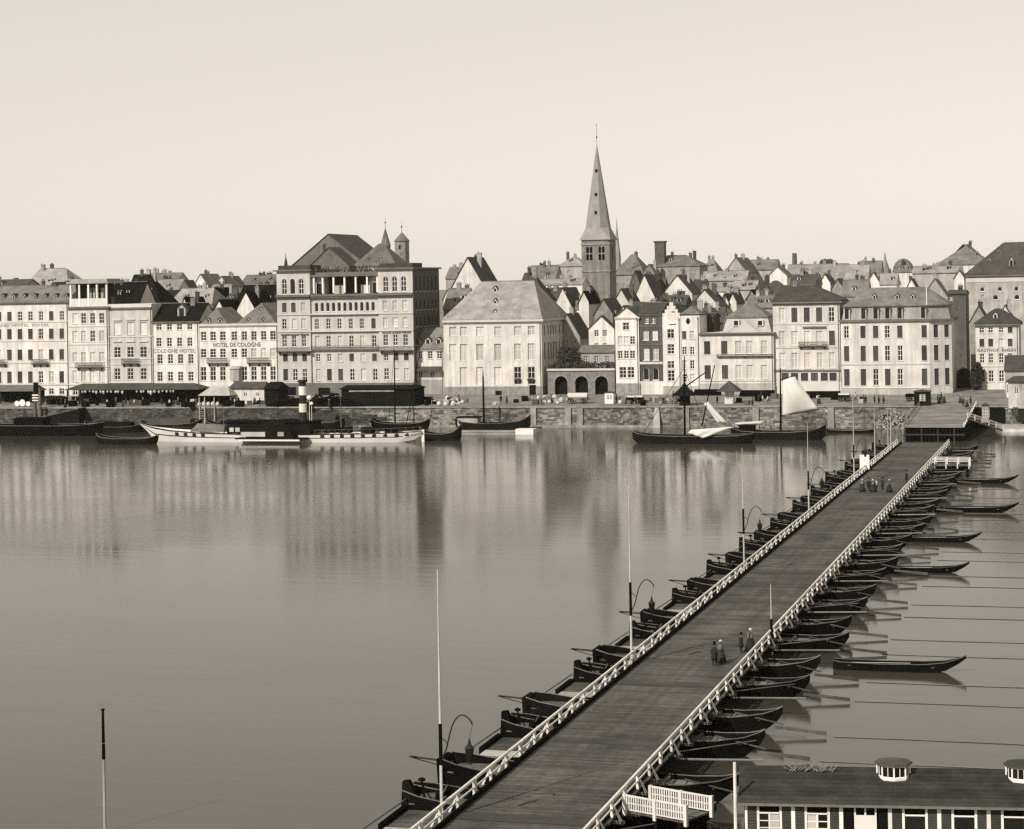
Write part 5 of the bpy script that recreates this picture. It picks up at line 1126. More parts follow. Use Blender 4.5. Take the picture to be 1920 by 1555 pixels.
# paddle steamer
b0, b1 = sp(253, 829), sp(800, 827); tS = (b0[1] + b1[1]) / 2; x0, x1 = b0[0], b1[0]; L = x1 - x0
PS = thing('paddle_steamer', 'long white paddle steamer with black and white banded funnel', 'steamer', (x0 + L / 2, tS, 0), 'vessels at the quay')
WH_ = M('steamer_white', .68, var=.06, rough=.6)
def hs(dx=0): 
    return [(x0 + .0, .06, .03, 3.9, 3.65), (x0 + 1.6, .4, .1, 3.4, 2.3), (x0 + 2.7, .75, .2, 3.2, 1.1), (x0 + 3.9, 1.1, .35, 3.0, -.1), (x0 + 8, 2.2, 1.3, 2.5, -.8), (x0 + 16, 3.0, 2.4, 2.0, -1), (x0 + 26, 3.4, 2.9, 1.75, -1), (x0 + 40, 3.4, 2.9, 1.75, -1), (x0 + 52, 2.8, 2.2, 1.9, -.9), (x0 + 60, 1.9, 1.2, 2.1, -.3), (x1 - 1.5, 1.2, .4, 2.3, .6), (x1, .8, .2, 2.4, 1.4)]
st = hs(); m = hull(st, .15, 2.6)
for i in range(len(m.v)): m.v[i] = (m.v[i][0], m.v[i][1] + tS, m.v[i][2])
m.build('hull', WH_, PS)
for (f0, f1, mt, nm, e) in ((.50, .58, IRON, 'rubbing_strake', .05), (.94, 1.03, IRON, 'top_strake', .07)):
    m = MB()
    for p, q in zip(st[:-1], st[1:]):
        def pt(s, f): return (s[0], tS - (s[2] + (s[1] - s[2]) * f) - e, s[4] + (s[3] - s[4]) * f)
        def ph(s, f): a = max(s[4], 0); return (s[0], tS - (s[2] + (s[1] - s[2]) * ((a + (s[3] - a) * f - s[4]) / (s[3] - s[4]))) - e, a + (s[3] - a) * f)
        a, b, c, d = ph(p, f0), ph(q, f0), ph(q, f1), ph(p, f1); m.poly([a, b, c, d]); m.poly([(a[0], a[1] + e, a[2]), a, d, (d[0], d[1] + e, d[2])]); m.poly([d, c, (c[0], c[1] + e + .2, c[2]), (d[0], d[1] + e + .2, d[2])])
    m.build(nm, mt, PS)
def hull_y(x, z):
    x = min(max(x, st[0][0] + .01), st[-1][0] - .01)
    for p, q in zip(st[:-1], st[1:]):
        if p[0] <= x <= q[0]:
            f = (x - p[0]) / (q[0] - p[0]); g = [p[i] + (q[i] - p[i]) * f for i in range(5)]; return tS - (g[2] + (g[1] - g[2]) * ((z - g[4]) / (g[3] - g[4]))), g[3]
for x in list(range(340, 400, 17)) + [614, 632, 650, 669, 688, 708, 728, 748, 766]:
    s_ = onT(x, 815, tS)[0]; y, zt = hull_y(s_, 1.5); z = zt * .76; y, _ = hull_y(s_, z); m = MB(); m.box(s_ - .42, s_ + .42, y - .09, y + .2, z - .3, z + .3); m.build('porthole', GLASS, PS)
xa, xb = onT(437, 815, tS)[0], onT(592, 815, tS)[0]; pa, pb = onT(470, 815, tS)[0], onT(582, 815, tS)[0]
m = MB(); m.box(xa, xb, tS - 3.3, tS + 3.3, 1.9, 4.3); dh = m.build('deck_house', TAR, PS)
m = MB(); m.box(xa - .5, xb + .5, tS - 3.7, tS + 3.7, 4.3, 4.5); m.build('deck_house_roof', WOODD, PS)
for sg in (-1, 1):
    n = 14; pm = (pa + pb) / 2; rx = (pb - pa) / 2 * .8; P = [(pm + rx * math.cos(math.pi * k / n), .6 + 4.0 * math.sin(math.pi * k / n)) for k in range(n + 1)]
    y0, y1 = (tS - 6.2, tS - 3.35) if sg < 0 else (tS + 3.35, tS + 6.2); m = MB(); m.poly([(p[0], y0, p[1]) for p in P]); m.poly([(p[0], y1, p[1]) for p in P[::-1]])
    for k in range(n): m.poly([(P[k][0], y0, P[k][1]), (P[k][0], y1, P[k][1]), (P[k + 1][0], y1, P[k + 1][1]), (P[k + 1][0], y0, P[k + 1][1])])
    m.box(pa - 1, pb + 1, y0 - .1, y1, .9, 1.15)
    pbx = m.build('paddle_box', TAR, PS)
    if sg < 0:
        m = MB(); m.box(pa, pb, y0 - .2, y0 - .11, .55, .9); m.build('white_strake', WH_, pbx)
        m = MB(); m.box(pa + .4, pa + 6.0, y0 - .08, y0 - .02, 1.5, 2.5); m.build('name_panel', M('grey_panel', .33), pbx)
        for (u, v_) in ((475, 0),): pass
        m = MB(); m.box(pb - 5, pb - 3.6, y0 - .08, y0 - .02, 1.6, 2.5); m.build('name_panel', M('grey_panel', .33), pbx)
for x in (446, 457): s_ = onT(x, 815, tS)[0]; m = MB(); m.box(s_ - .5, s_ + .5, tS - 3.36, tS - 3.31, 2.3, 3.2); m.build('cabin_window', M('cabin_pane', .4), dh)
# funnel
s_ = onT(569, 815, tS)[0]
zf = lambda y: onT(569, y, tS)[1]
m = MB(); m.lathe(s_, tS, [(.8, 4.5), (.74, zf(718)), (1.05, zf(716)), (1.05, zf(713)), (.74, zf(712.5))], 16); fu = m.build('funnel', IRON, PS, smooth=False)
for (ya, yb) in ((741, 724.5), (773, 757)): m = MB(); m.lathe(s_, tS, [(.86, zf(ya)), (.84, zf(yb))], 16); m.build('white_band', WH_, fu)
for (dx, y, r_) in ((1.6, 746, .55), (2.1, 757, .42)):
    m = MB(); c = (s_ + dx, tS - .3, zf(y)); m.lathe(c[0], c[1], [(.05, c[2] - r_), (r_ * .8, c[2] - r_ * .6), (r_, c[2]), (r_ * .8, c[2] + r_ * .6), (.05, c[2] + r_)], 10); m.tube((c[0], c[1], 4.4), (c[0], c[1], c[2] - r_), .06, n=5); m.build('vent_cowl', WH_, PS)
for x, yt in ((420, 760), (640, 735)): q = onT(x, 815, tS)[0]; m = MB(); m.tube((q, tS, 1.5), (q, tS, onT(x, yt, tS)[1]), .12, .06); m.build('mast', WOODM, PS)
for (xp, xq) in ((330, 432), (600, 790)):
    a, b = onT(xp, 815, tS)[0], onT(xq, 815, tS)[0]; m = MB(); n = int((b - a) / 1.5)
    for k in range(n + 1):
        x = a + (b - a) * k / n; y, zt = hull_y(x, 2.0); m.tube((x, y + .15, zt), (x, y + .15, zt + .9), .035, n=4)
        if k < n: x2 = a + (b - a) * (k + 1) / n; y2, zt2 = hull_y(x2, 2.0); m.tube((x, y + .15, zt + .9), (x2, y2 + .15, zt2 + .9), .035, n=4)
    m.build('deck_railing', WOODM, PS)
m = MB(); q = onT(395, 815, tS)[0]; m.hexa([(q - 4, tS - 2, 2.2), (q + 4, tS - 2, 2.1), (q + 4, tS + 2, 2.1), (q - 4, tS + 2, 2.2), (q - 3, tS - .3, 3.9), (q + 3.5, tS - .3, 3.5), (q + 3.5, tS + .3, 3.5), (q - 3, tS + .3, 3.9)]); m.build('deck_awning', M('tarpaulin', .13, var=.3), PS)
for x in (622, 648, 690, 735): q = onT(x, 815, tS)[0]; m = MB(); m.box(q - 1.3, q + 1.3, tS - 1, tS + 1, 1.9, 3.1); m.build('deck_hatch', WOODD, PS)
m = MB(); m.box(x1 - .2, x1 + .4, tS - .1, tS + .1, -1, 2.6); m.build('rudder', WH_, PS)
# barges
def barge(label, xa, xb, ywl, fb, prow, col, beam=2.6, flip=False, cabin=None, cover=None, name='barge', high=1.6):
    p0, p1 = sp(xa, ywl), sp(xb, ywl); t = (p0[1] + p1[1]) / 2 + beam; a, b = p0[0], p1[0]; L = b - a
    ro = thing(name, label, 'barge', ((a + b) / 2, t, 0), 'vessels at the quay')
    S = [(0, .15, .06, fb + high, .8), (.05, .55, .3, fb + high * .55, -.1), (.14, .85, .7, fb + high * .2, -.5), (.35, 1, .85, fb, -.6), (.7, 1, .85, fb, -.6), (.88, .85, .6, fb + high * .15, -.5), (.97, .5, .2, fb + high * .45, .1), (1, .25, .08, fb + high * .7, .9)]
    st_ = [((a + L * f) if not flip else (b - L * f), w_ * beam, wb * beam, zt, zb) for (f, w_, wb, zt, zb) in S]
    if flip: st_ = st_[::-1]
    m = hull(st_, .12, fb * .55 + .5)
    m.v = [(x, y + t, z) for x, y, z in m.v]; m.build('hull', col, ro)
    for sg in (-1, 1):
        g = MB()
        for p, q in zip(st_[:-1], st_[1:]): g.tube((p[0], t + sg * p[1], p[3] + .03), (q[0], t + sg * q[1], q[3] + .03), .09, n=5)
        g.build('gunwale', WOODM, ro)
    if cabin:
        c0, c1, h, mt = cabin; m = MB(); m.box(a + L * c0, a + L * c1, t - beam * .6, t + beam * .6, fb * .5, fb + h); cb = m.build('cabin', mt, ro); m = MB(); m.box(a + L * c0 - .3, a + L * c1 + .3, t - beam * .7, t + beam * .7, fb + h, fb + h + .15); m.build('cabin_roof', WOODD, cb)
    if cover:
        c0, c1, h, mt = cover; m = MB(); n = 10; pr = [(t - beam * .8, fb + .1), (t - beam * .5, fb + h * .8), (t, fb + h), (t + beam * .5, fb + h * .8), (t + beam * .8, fb + .1)]
        for k in range(4): m.poly([(a + L * c0, *pr[k]), (a + L * c1, *pr[k]), (a + L * c1, *pr[k + 1]), (a + L * c0, *pr[k + 1])])
        for f in (c0, c1): m.poly([(a + L * f, *p) for p in pr])
        m.build('cargo_cover', mt, ro)
    return ro, a, b, t
def spar(ro, p, q, r0, r1, name='spar', mat=WOODD): m = MB(); m.tube(p, q, r0, r1, 7); return m.build(name, mat, ro)
barge('large dark barge moored at the left edge', -70, 182, 818, 2.3, 1, WOODD, 3.2, cabin=(.36, .58, 1.6, WOODD), high=1.0)
barge('low black barge just off the white steamer bow', 172, 290, 834, 1.2, 1, TAR, 2.0, high=1.1)
barge('dark barge with long pale cargo cover behind the steamer', 605, 790, 800, 1.2, 1, WOODD, 2.6, cover=(.25, .9, 1.4, CLOTHL))
ro, a, b, t = barge('black barge with high prow beside the steamer stern', 782, 860, 827, 1.4, 1, TAR, 2.2, flip=True, high=2.0)
ro, a, b, t = barge('dark sailing barge with bare mast before the palace', 848, 990, 806, 1.4, 1, TAR, 2.4, flip=True, high=1.8, cabin=(.05, .32, 1.3, GREYW))
s_, z = onT(905.5, 692, t); spar(ro, (s_, t, .5), (s_, t, onT(905, 706, t)[1]), .28, .2, 'mast'); spar(ro, (s_, t, onT(905, 706, t)[1]), (s_, t, z), .17, .09, 'topmast', WOODM)
m = MB(); p0, p1 = sp(856, 815), sp(1001, 815); t = p0[1] + 1.6
ro = thing('landing_stage', 'low pale floating landing stage with white end block', 'stage', ((p0[0] + p1[0]) / 2, t, 0), 'vessels at the quay'); sE_ = onT(970, 812, t)[0]
m.box(p0[0], sE_, t - 1.5, t + 1.5, -.3, .75); m.box(p0[0], sE_, t - 1.62, t - 1.504, .45, .6); m.build('deck', M('stage_boards', .27, var=.25), ro); m = MB(); m.box(sE_ + .01, p1[0], t - 1.6, t + 1.6, -.3, 1.2); m.build('end_block', WPAINT, ro)
ro, a, b, t = barge('long dark barge with lowered white sails in mid-right foreground of the quay', 1180, 1412, 833, 1.5, 1, TAR, 2.8, high=.9)
def sail(ro, pts, mat=CANVAS, name='sail', bulge=.5, nx=8, ny=8):
    """four-cornered cloth (two-sided thickness) with belly"""
    A, B, C, E = [Vector(p) for p in pts]; m = MB(); nrm = (B - A).cross(E - A).normalized(); th = .04
    for lay in (0, 1):
        for j in range(ny + 1):
            for i in range(nx + 1):
                u, v = i / nx, j / ny; p = A.lerp(B, u).lerp(E.lerp(C, u), v) + nrm * (bulge * math.sin(math.pi * u) * math.sin(math.pi * v * .9 + .1) + th * lay + .12 * math.sin(u * 14 + v * 3)); m.v.append(tuple(p))
    w_ = nx + 1; o = w_ * (ny + 1)
    for j in range(ny):
        for i in range(nx):
            a = j * w_ + i; m.f.append((a, a + 1, a + w_ + 1, a + w_)); m.f.append((o + a, o + a + w_, o + a + w_ + 1, o + a + 1))
    for i in range(nx): m.f.append((i, o + i, o + i + 1, i + 1)); q = ny * w_ + i; m.f.append((q, q + 1, o + q + 1, o + q))
    for j in range(ny): q = j * w_; m.f.append((q, q + w_, o + q + w_, o + q)); q += nx; m.f.append((q, o + q, o + q + w_, q + w_))
    return m.build(name, mat, ro, smooth=True)
def pz(x, y, t): s, z = onT(x, y, t); return (s, t, z)
spar(ro, pz(1284, 818, t), pz(1283, 668, t), .26, .12, 'mast'); spar(ro, pz(1283, 690, t), pz(1326, 812, t), .05, .05, 'stay'); spar(ro, pz(1283, 690, t), pz(1205, 815, t), .05, .05, 'stay')
spar(ro, pz(1316, 800, t), pz(1340, 685, t), .16, .1, 'gaff')
sail(ro, [pz(1345, 793, t), pz(1364, 794, t), pz(1327, 753, t), pz(1320, 757, t)], name='hanging_sail', bulge=.3)
sail(ro, [pz(1381, 797, t - 1), pz(1430, 797, t - 1), pz(1434, 789, t - 1), pz(1378, 793, t - 1)], name='furled_sail', bulge=.5)
sail(ro, [pz(1290, 812, t - 2.9), pz(1318, 822, t - 3.3), pz(1380, 800, t - 2.9), pz(1296, 806, t - 2.9)], name='draped_sail', bulge=.3)
ro, a, b, t = barge('sailing barge with one tall white sail set', 1366, 1546, 826, 1.6, 1, TAR, 2.8, flip=True, high=1.6, cabin=(.1, .25, 1.2, WOODD))
spar(ro, pz(1464, 815, t), pz(1463, 690, t), .24, .12, 'mast'); spar(ro, pz(1466, 780, t - .3), pz(1536, 768, t - .3), .1, .07, 'boom'); spar(ro, pz(1464, 712, t - .3), pz(1492, 704, t - .3), .09, .06, 'gaff')
sail(ro, [pz(1467, 781, t - .2), pz(1534, 767, t - .2), pz(1490, 706, t - .2), pz(1468, 713, t - .2)], bulge=1.2, nx=12, ny=12)
ro, a, b, t = barge('dark barge with rigged mast lying behind the steamer', 690, 800, 806, 1.3, 1, WOODD, 2.2)
spar(ro, pz(741, 805, t), pz(739, 655, t), .2, .1, 'mast'); spar(ro, pz(739, 660, t), pz(728, 800, t), .04, .04, 'stay'); spar(ro, pz(762, 795, t), pz(785, 670, t), .1, .06, 'derrick')
ro, a, b, t = barge('flat dark lighter by the quay near the masts', 1545, 1640, 812, .5, 1, WOODD, 1.6, high=.5)
for (lab, xa_, xb_, yw, fb_, fl, cov) in (('dark low barge loaded with crates below the long market shed', 150, 262, 812, 1.3, False, (.2, .8, 1.2, WOODD)), ('black river barge under the ladder stage', 255, 372, 808, 1.4, True, (.15, .85, 1.5, M('dark_tarpaulin', .04))), ('black barge under the white quay office', 378, 500, 808, 1.3, False, (.25, .8, 1.0, WOODD)), ('dark barge with heaped load below the black timber shed', 505, 640, 806, 1.4, True, (.1, .9, 2.0, M('coal_heap', .025, var=.4, bump=.8)))):
    barge(lab, xa_, xb_, yw, fb_, 1, TAR, 2.4, flip=fl, cover=cov, high=1.3)
# floating bath house, lower right
e0, e1 = onZ(1397, 1503, 3.6), onZ(1925, 1512, 3.6); an = math.atan2(e1[1] - e0[1], e1[0] - e0[0]); Lb = math.hypot(e1[0] - e0[0], e1[1] - e0[1]) + 6
BHS = thing('bath_house', 'long floating bath house with dark roof, white posts and shutters', 'bath house', (e0[0], e0[1], 0)); BHS.rotation_euler = (0, 0, an)
ORG[BHS.name] = (0, 0, 0)      # parts below are given in the house's own axes (x along the front, y away from the camera)
ppm = FPX / math.hypot(*e0); W = 6.5; zr = 4.85; zo = 3.6
m = MB(); m.box(-.3, Lb, -.2, W + .3, -.6, .7); m.build('float', WOODD, BHS)
m = MB(); m.box(.1, Lb, .12, .2, .7, 3.5); m.build('wall', TAR, BHS); m = MB(); m.box(.02, .1, .12, W, .7, 3.5); m.box(.1, Lb, W - .1, W, .7, 3.5); m.build('wall', WOODD, BHS)
m = MB(); m.box(0, Lb, .0, .118, .7, 1.75); m.build('dado', WPAINT, BHS)
nb = 9
for k in range(nb):
    f0, f1 = k / nb, (k + 1) / nb; y0, y1 = -.45 + (W / 2 + .45) * f0, -.45 + (W / 2 + .45) * f1 + .08; z0, z1 = zo + (zr - zo) * f0 + .05, zo + (zr - zo) * f1 + .02
    m = MB(); m.hexa([(-.4, y0, z0 - .05), (Lb, y0, z0 - .05), (Lb, y1, z1 - .05), (-.4, y1, z1 - .05), (-.4, y0, z0), (Lb, y0, z0), (Lb, y1, z1), (-.4, y1, z1)]); m.build('roof_board', ROOFB, BHS)
m = MB(); m.hexa([(-.4, W / 2, zr - .1), (Lb, W / 2, zr - .1), (Lb, W + .45, zo - .1), (-.4, W + .45, zo - .1), (-.4, W / 2, zr + .01), (Lb, W / 2, zr + .01), (Lb, W + .45, zo), (-.4, W + .45, zo)]); m.build('roof', ROOFB, BHS)
m = MB(); m.box(-.4, Lb, -.5, -.42, zo - .12, zo + .02); m.build('eave_board', TRIM_D, BHS)
U = lambda x: (x - 1397) / ppm * 1.012
for x in (1397, 1484, 1571, 1659, 1747, 1835, 1923): u = U(x); m = MB(); m.box(u - .1 if x > 1397 else u - .02, u + .12, -.1, -.002, .7, 3.52); m.build('post', WPAINT, BHS)
for i, x in enumerate((1441, 1528, 1615, 1704, 1792, 1880)):
    u = U(x); hw = .62
    for (a, b) in ((u - hw - .78, u - hw - .1), (u + hw + .1, u + hw + .78)): 
        m = MB(); m.box(a, b, -.05, -.004, 1.8, 3.42)
        for q in range(9): m.box(a + .06, b - .06, -.08, -.052, 1.9 + q * .165, 1.98 + q * .165)
        m.build('shutter', SLATE_D if i != 2 else TAR, BHS)
    f = MB(); zt = 3.42
    if i == 2:
        f.box(u - hw, u + hw, -.07, -.003, .8, 2.95); f.box(u - hw, u - hw + .1, -.07, -.003, 2.952, zt); f.box(u + hw - .1, u + hw, -.07, -.003, 2.952, zt); f.box(u - .05, u + .05, -.07, -.003, 2.952, zt); f.build('door', WPAINT, BHS)
    else:
        f.box(u - hw - .08, u - hw + .06, -.08, -.003, 1.75, zt); f.box(u + hw - .06, u + hw + .08, -.08, -.003, 1.75, zt); f.box(u - hw, u + hw, -.08, -.003, 2.95, 3.03); f.box(u - hw - .1, u + hw + .1, -.1, -.003, 1.66, 1.75)
        w = f.build('window', WPAINT, BHS)
        q = MB(); q.box(u - hw + .061, u + hw - .061, .0, .06, 1.751, 2.949); q.build('pane', GLASS, w)
        if i < 2:
            q = MB(); q.box(u - .05, u + .05, -.06, -.005, 1.76, 2.94)
            for z in (2.15, 2.55): q.box(u - hw + .07, u - .051, -.05, -.005, z - .025, z + .025); q.box(u + .051, u + hw - .07, -.05, -.005, z - .025, z + .025)
            q.build('glazing_bars', WPAINT, w)
            q = MB(); c = u + (.25 if i == 0 else -.25); q.hexa([(c - .28, -.04, 1.8), (c + .28, -.04, 1.8), (c + .28, -.02, 1.8), (c - .28, -.02, 1.8), (c - .28, -.04, 2.9), (c + .28, -.04, 2.9), (c + .28, -.02, 2.9), (c - .28, -.02, 2.9)]); q.build('curtain', CLOTHL, w)
for x in (1673, 1911):
    u = U(x) * .99; yb = W / 2 - .5; lz = zr - .42; N = 8
    m = MB(); m.lathe(u, yb, [(1.0, lz), (1.0, lz + .12)], N); la = m.build('roof_lantern', WPAINT, BHS)
    m = MB(); m.lathe(u, yb, [(.85, lz + .121), (.85, lz + .8)], N); m.build('lantern_panes', GLASS, la)
    m = MB()
    for k in range(N): a_ = 2 * math.pi * k / N; m.tube((u + .92 * math.cos(a_), yb + .92 * math.sin(a_), lz + .12), (u + .92 * math.cos(a_), yb + .92 * math.sin(a_), lz + .82), .055, n=5)
    for k in range(N):
        a_, b_ = 2 * math.pi * k / N, 2 * math.pi * (k + 1) / N
        for z in (lz + .15, lz + .78): m.tube((u + .92 * math.cos(a_), yb + .92 * math.sin(a_), z), (u + .92 * math.cos(b_), yb + .92 * math.sin(b_), z), .05, n=4)
        mid = (a_ + b_) / 2; m.tube((u + .88 * math.cos(mid), yb + .88 * math.sin(mid), lz + .12), (u + .88 * math.cos(mid), yb + .88 * math.sin(mid), lz + .8), .025, n=4)
    m.build('lantern_frame', WPAINT, la)
    m = MB(); m.lathe(u, yb, [(1.1, lz + .83), (1.06, lz + .93), (.5, lz + 1.04), (.05, lz + 1.06)], N); m.build('lantern_roof', SLATE_D, la)
m = MB(); rr = random.Random(6); u0, u1 = U(1478), U(1562)
for k in range(70):
    u = rr.uniform(u0, u1); m.tube((u, W / 2 - .5 + rr.uniform(-.3, .3), zr - .1), (u + rr.uniform(-.5, .5), W / 2 - .5 + rr.uniform(-.3, .3), zr + rr.uniform(0, .35)), .02, n=4)
m.build('brushwood_bundle', M('brushwood', .2, rnd=.2), BHS)
m = MB(); m.tube((-.55, .0, -1), (-.55, 0, onT(1397, 1430, e0[1])[1]), .11, .09, 8); m.build('corner_mast', RAILW, BHS)
# ------------------------------------------------------------------ people (three figures, copied)
def skin_body(name, joints, edges, radii, mat, parent):
    me = bpy.data.meshes.new(name); me.from_pydata(joints, edges, []); ob = bpy.data.objects.new(name, me); COL.objects.link(ob)
    ob.modifiers.new('s', 'SKIN'); ob.modifiers.new('d', 'SUBSURF').levels = 1
    for i, v in enumerate(me.skin_vertices[0].data): v.radius = (radii[i], radii[i]); v.use_root = (i == 0)
    dg = bpy.context.evaluated_depsgraph_get(); dg.update(); m2 = bpy.data.meshes.new_from_object(ob.evaluated_get(dg)); bpy.data.objects.remove(ob)
    m2.materials.clear(); m2.materials.append(mat)
    for p in m2.polygons: p.use_smooth = True
    return link(name, m2, parent, (0, 0, 0), (0, 0, 0))
def figure(kind):
    ro = thing('person', 'x', 'person', (0, 0, 0)); ORG[ro.name] = (0, 0, 0)
    J = [(0, 0, .95), (0, 0, 1.2), (0, .02, 1.42), (0, 0, 1.53), (0, -.02, 1.66), (0, -.01, 1.76), (-.2, .02, 1.4), (-.27, .03, 1.12), (-.25, -.06, .88), (-.24, -.09, .8), (.2, .02, 1.4), (.27, .03, 1.12), (.25, -.06, .88), (.24, -.09, .8), (-.1, 0, .88), (-.11, -.04, .5), (-.12, .02, .1), (-.12, -.13, .05), (.1, 0, .88), (.11, .02, .5), (.12, .06, .1), (.12, -.09, .05)]
    Ed = [(0, 1), (1, 2), (2, 3), (3, 4), (4, 5), (2, 6), (6, 7), (7, 8), (8, 9), (2, 10), (10, 11), (11, 12), (12, 13), (0, 14), (14, 15), (15, 16), (16, 17), (0, 18), (18, 19), (19, 20), (20, 21)]
    Rd = [.16, .15, .16, .07, .11, .08, .08, .065, .05, .045, .08, .065, .05, .045, .11, .085, .06, .05, .11, .085, .06, .05]
    skin_body('body', J, Ed, Rd, CLOTHD if kind != 'worker' else CLOTHM, ro)
    m = MB(); m.lathe(0, -.025, [(.03, 1.53), (.085, 1.58), (.1, 1.66), (.09, 1.74), (.03, 1.79)], 10); m.build('head', SKIN, ro, smooth=True)
    if kind == 'woman':
        m = MB(); m.lathe(0, .02, [(.46, .03), (.42, .4), (.3, .8), (.17, 1.05), (.2, 1.3), (.17, 1.44)], 14); m.build('dress', CLOTHD, ro, smooth=True)
        m = MB(); m.lathe(0, .0, [(.05, 1.7), (.16, 1.7), (.14, 1.8), (.04, 1.85)], 10); m.build('bonnet', CLOTHL, ro, smooth=True)
        m = MB(); m.lathe(0, .03, [(.27, 1.02), (.25, 1.3), (.14, 1.5)], 12); m.build('shawl', CLOTHM, ro, smooth=True)
    elif kind == 'man':
        m = MB(); m.lathe(0, .02, [(.27, .55), (.24, .8), (.2, 1.05), (.23, 1.35), (.12, 1.5)], 12); m.build('coat', CLOTHD, ro, smooth=True)
        m = MB(); m.lathe(0, -.02, [(.19, 1.74), (.18, 1.76), (.115, 1.77), (.125, 1.98)], 12); m.build('hat', TAR, ro)
    else:
        m = MB(); m.lathe(0, .02, [(.23, .85), (.2, 1.05), (.22, 1.35), (.12, 1.5)], 12); m.build('smock', CLOTHL, ro, smooth=True)
        m = MB(); m.lathe(0, -.02, [(.12, 1.72), (.13, 1.78), (.06, 1.84)], 10); m.build('cap', TAR, ro)
    return ro
FIG = {k: figure(k) for k in ('man', 'woman', 'worker')}; used = set()
def person(kind, x, y, label, z=ZD, rz=0, group=None, sc=1.0):
    p = onZ(x, y, z) if z is not None else onQuay(x, y); loc = (p[0], p[1], (z if z is not None else p[2]) + .02)
    o = FIG[kind]
    if kind in used: o = copytree(o, loc)
    used.add(kind); o.location = loc; o.rotation_euler = (0, 0, rz); o.scale = (sc,) * 3; o['label'] = label
    if group: o['group'] = group
    elif 'group' in o: del o['group']
person('woman', 1408, 1222, 'woman in dark dress and pale bonnet leaning at the right railing', rz=1.4, sc=1.05)
person('man', 1390, 1224, 'small dark figure next to the woman at the right railing', rz=1.9, sc=.85)
person('woman', 1352, 1243, 'dark-dressed woman walking in the middle of the bridge', rz=2.6)
person('man', 1340, 1250, 'man in dark coat walking beside the woman in mid-bridge', rz=2.8)
GB = 'people crossing the bridge together'
for i, (k, x, y, l) in enumerate((('woman', 1617, 922, 'leftmost woman of the group crossing the far bridge'), ('man', 1629, 921, 'man in tall hat second from left in the far bridge group'), ('woman', 1637, 923, 'woman third from left in the far bridge group'), ('worker', 1643, 922, 'pale-smocked figure in the middle of the far bridge group'), ('man', 1655, 920, 'man in dark coat right of the pale figure in the bridge group'), ('woman', 1668, 923, 'rightmost woman of the group crossing the far bridge'))):
    person(k, x, y, l, rz=.3 * i, group=GB)
person('man', 1700, 906, 'lone man in tall hat by the far right railing', rz=1.2)
GQ = 'people on the quay'
def pq(kind, x, y, l, sc=1.0): person(kind, x, y, l, z=None, rz=x % 3, group=GQ, sc=sc)
pq('man', 1623, 757, 'man standing alone on the quay left of a trio'); pq('man', 1640, 757, 'left man of the dark trio on the quay'); pq('man', 1648, 758, 'middle man of the dark trio on the quay'); pq('man', 1657, 758, 'right man of the dark trio on the quay')
pq('man', 1411, 762, 'man on the quay edge right of the peaked kiosk'); pq('worker', 1064, 758, 'pale-smocked worker by the white covered cart'); pq('man', 1156, 755, 'dark man just right of the little white kiosk'); pq('woman', 1162, 756, 'woman in dark dress right of the little white kiosk'); pq('man', 1345, 757, 'man on the quay left of the peaked kiosk')
pq('worker', 1585, 752, 'worker in pale smock by the loaded handcart'); pq('woman', 860, 752, 'woman among pale bundles before the palace')
for i, x in enumerate((142, 158, 201, 218, 236, 252, 268, 303, 318, 334, 350)): pq(('woman', 'man', 'worker')[i % 3], x, 760 + (i * 7) % 3, 'market visitor in the crowd under the long shed', 1.0)
for i, (x, y) in enumerate(((1806, 762), (1813, 764), (1820, 760), (1801, 756), (1765, 752), (1770, 756))): pq(('man', 'woman')[i % 2], x, y, 'dark-clad person gathered at the bridge head', 1.0)
# ------------------------------------------------------------------ quay sheds, stalls, carts and goods
def shed(label, xa, xb, yr, ye, yb, dep, roofm, wall=None, posts=0, hipx=1.0, tq=None, name='market_shed', cat='shed', rows=()):
    p = onQuay((xa + xb) / 2, yb); t = p[1] if tq is None else tq; zb = gz(t); a, b = onT(xa, ye, t)[0], onT(xb, ye, t)[0]; ze = onT((xa + xb) / 2, ye, t)[1]; zr = onT((xa + xb) / 2, yr, t + dep / 2)[1]
    ro = thing(name, label, cat, ((a + b) / 2, t, zb), 'sheds on the quay'); m = MB(); hip_roof(m, a - .4, b + .4, t - .6, t + dep + .4, ze + .1, max(zr, ze + .8), hipx, hipx, .12); m.build('roof', roofm, ro)
    if wall:
        H = House(); H.root = ro; ops = []; wl = []
        for (yt, ybt, xs, wpx, stl) in rows:
            for x in xs: s_, z1 = onT(x, yt, t); z0 = onT(x, ybt, t)[1]; ww = round(wpx / FPX * t, 2); hh = round(z1 - z0, 2); ops.append((s_ - ww / 2 - a, s_ + ww / 2 - a, z0, z0 + hh)); put_window(ro, (s_, t + .1, z0), ww, hh, stl, sill=False)
        m = MB(); facet(m, (a, t), (b, t), zb - .2, ze, ops, .15); facet(m, (b, t), (b, t + dep), zb - .2, ze, []); facet(m, (b, t + dep), (a, t + dep), zb - .2, ze, []); facet(m, (a, t + dep), (a, t), zb - .2, ze, []); m.build('wall', wall, ro)
    else:
        m = MB(); m.box(a, b, t + dep - .15, t + dep, zb - .2, ze); m.build('back_wall', TAR, ro)
        for k in range(posts): s_ = a + .15 + (b - a - .3) * k / (posts - 1); m = MB(); m.box(s_ - .12, s_ + .12, t - .1, t + .14, zb - .2, ze); m.build('post', WOODD, ro)
    return ro, a, b, t, zb, ze
ro, a, b, t, zb, ze = shed('long open market shed with dark roof along the left quay', 125, 372, 719, 731, 758, 7, SLATE_D, posts=12, hipx=3)
rr = random.Random(9)
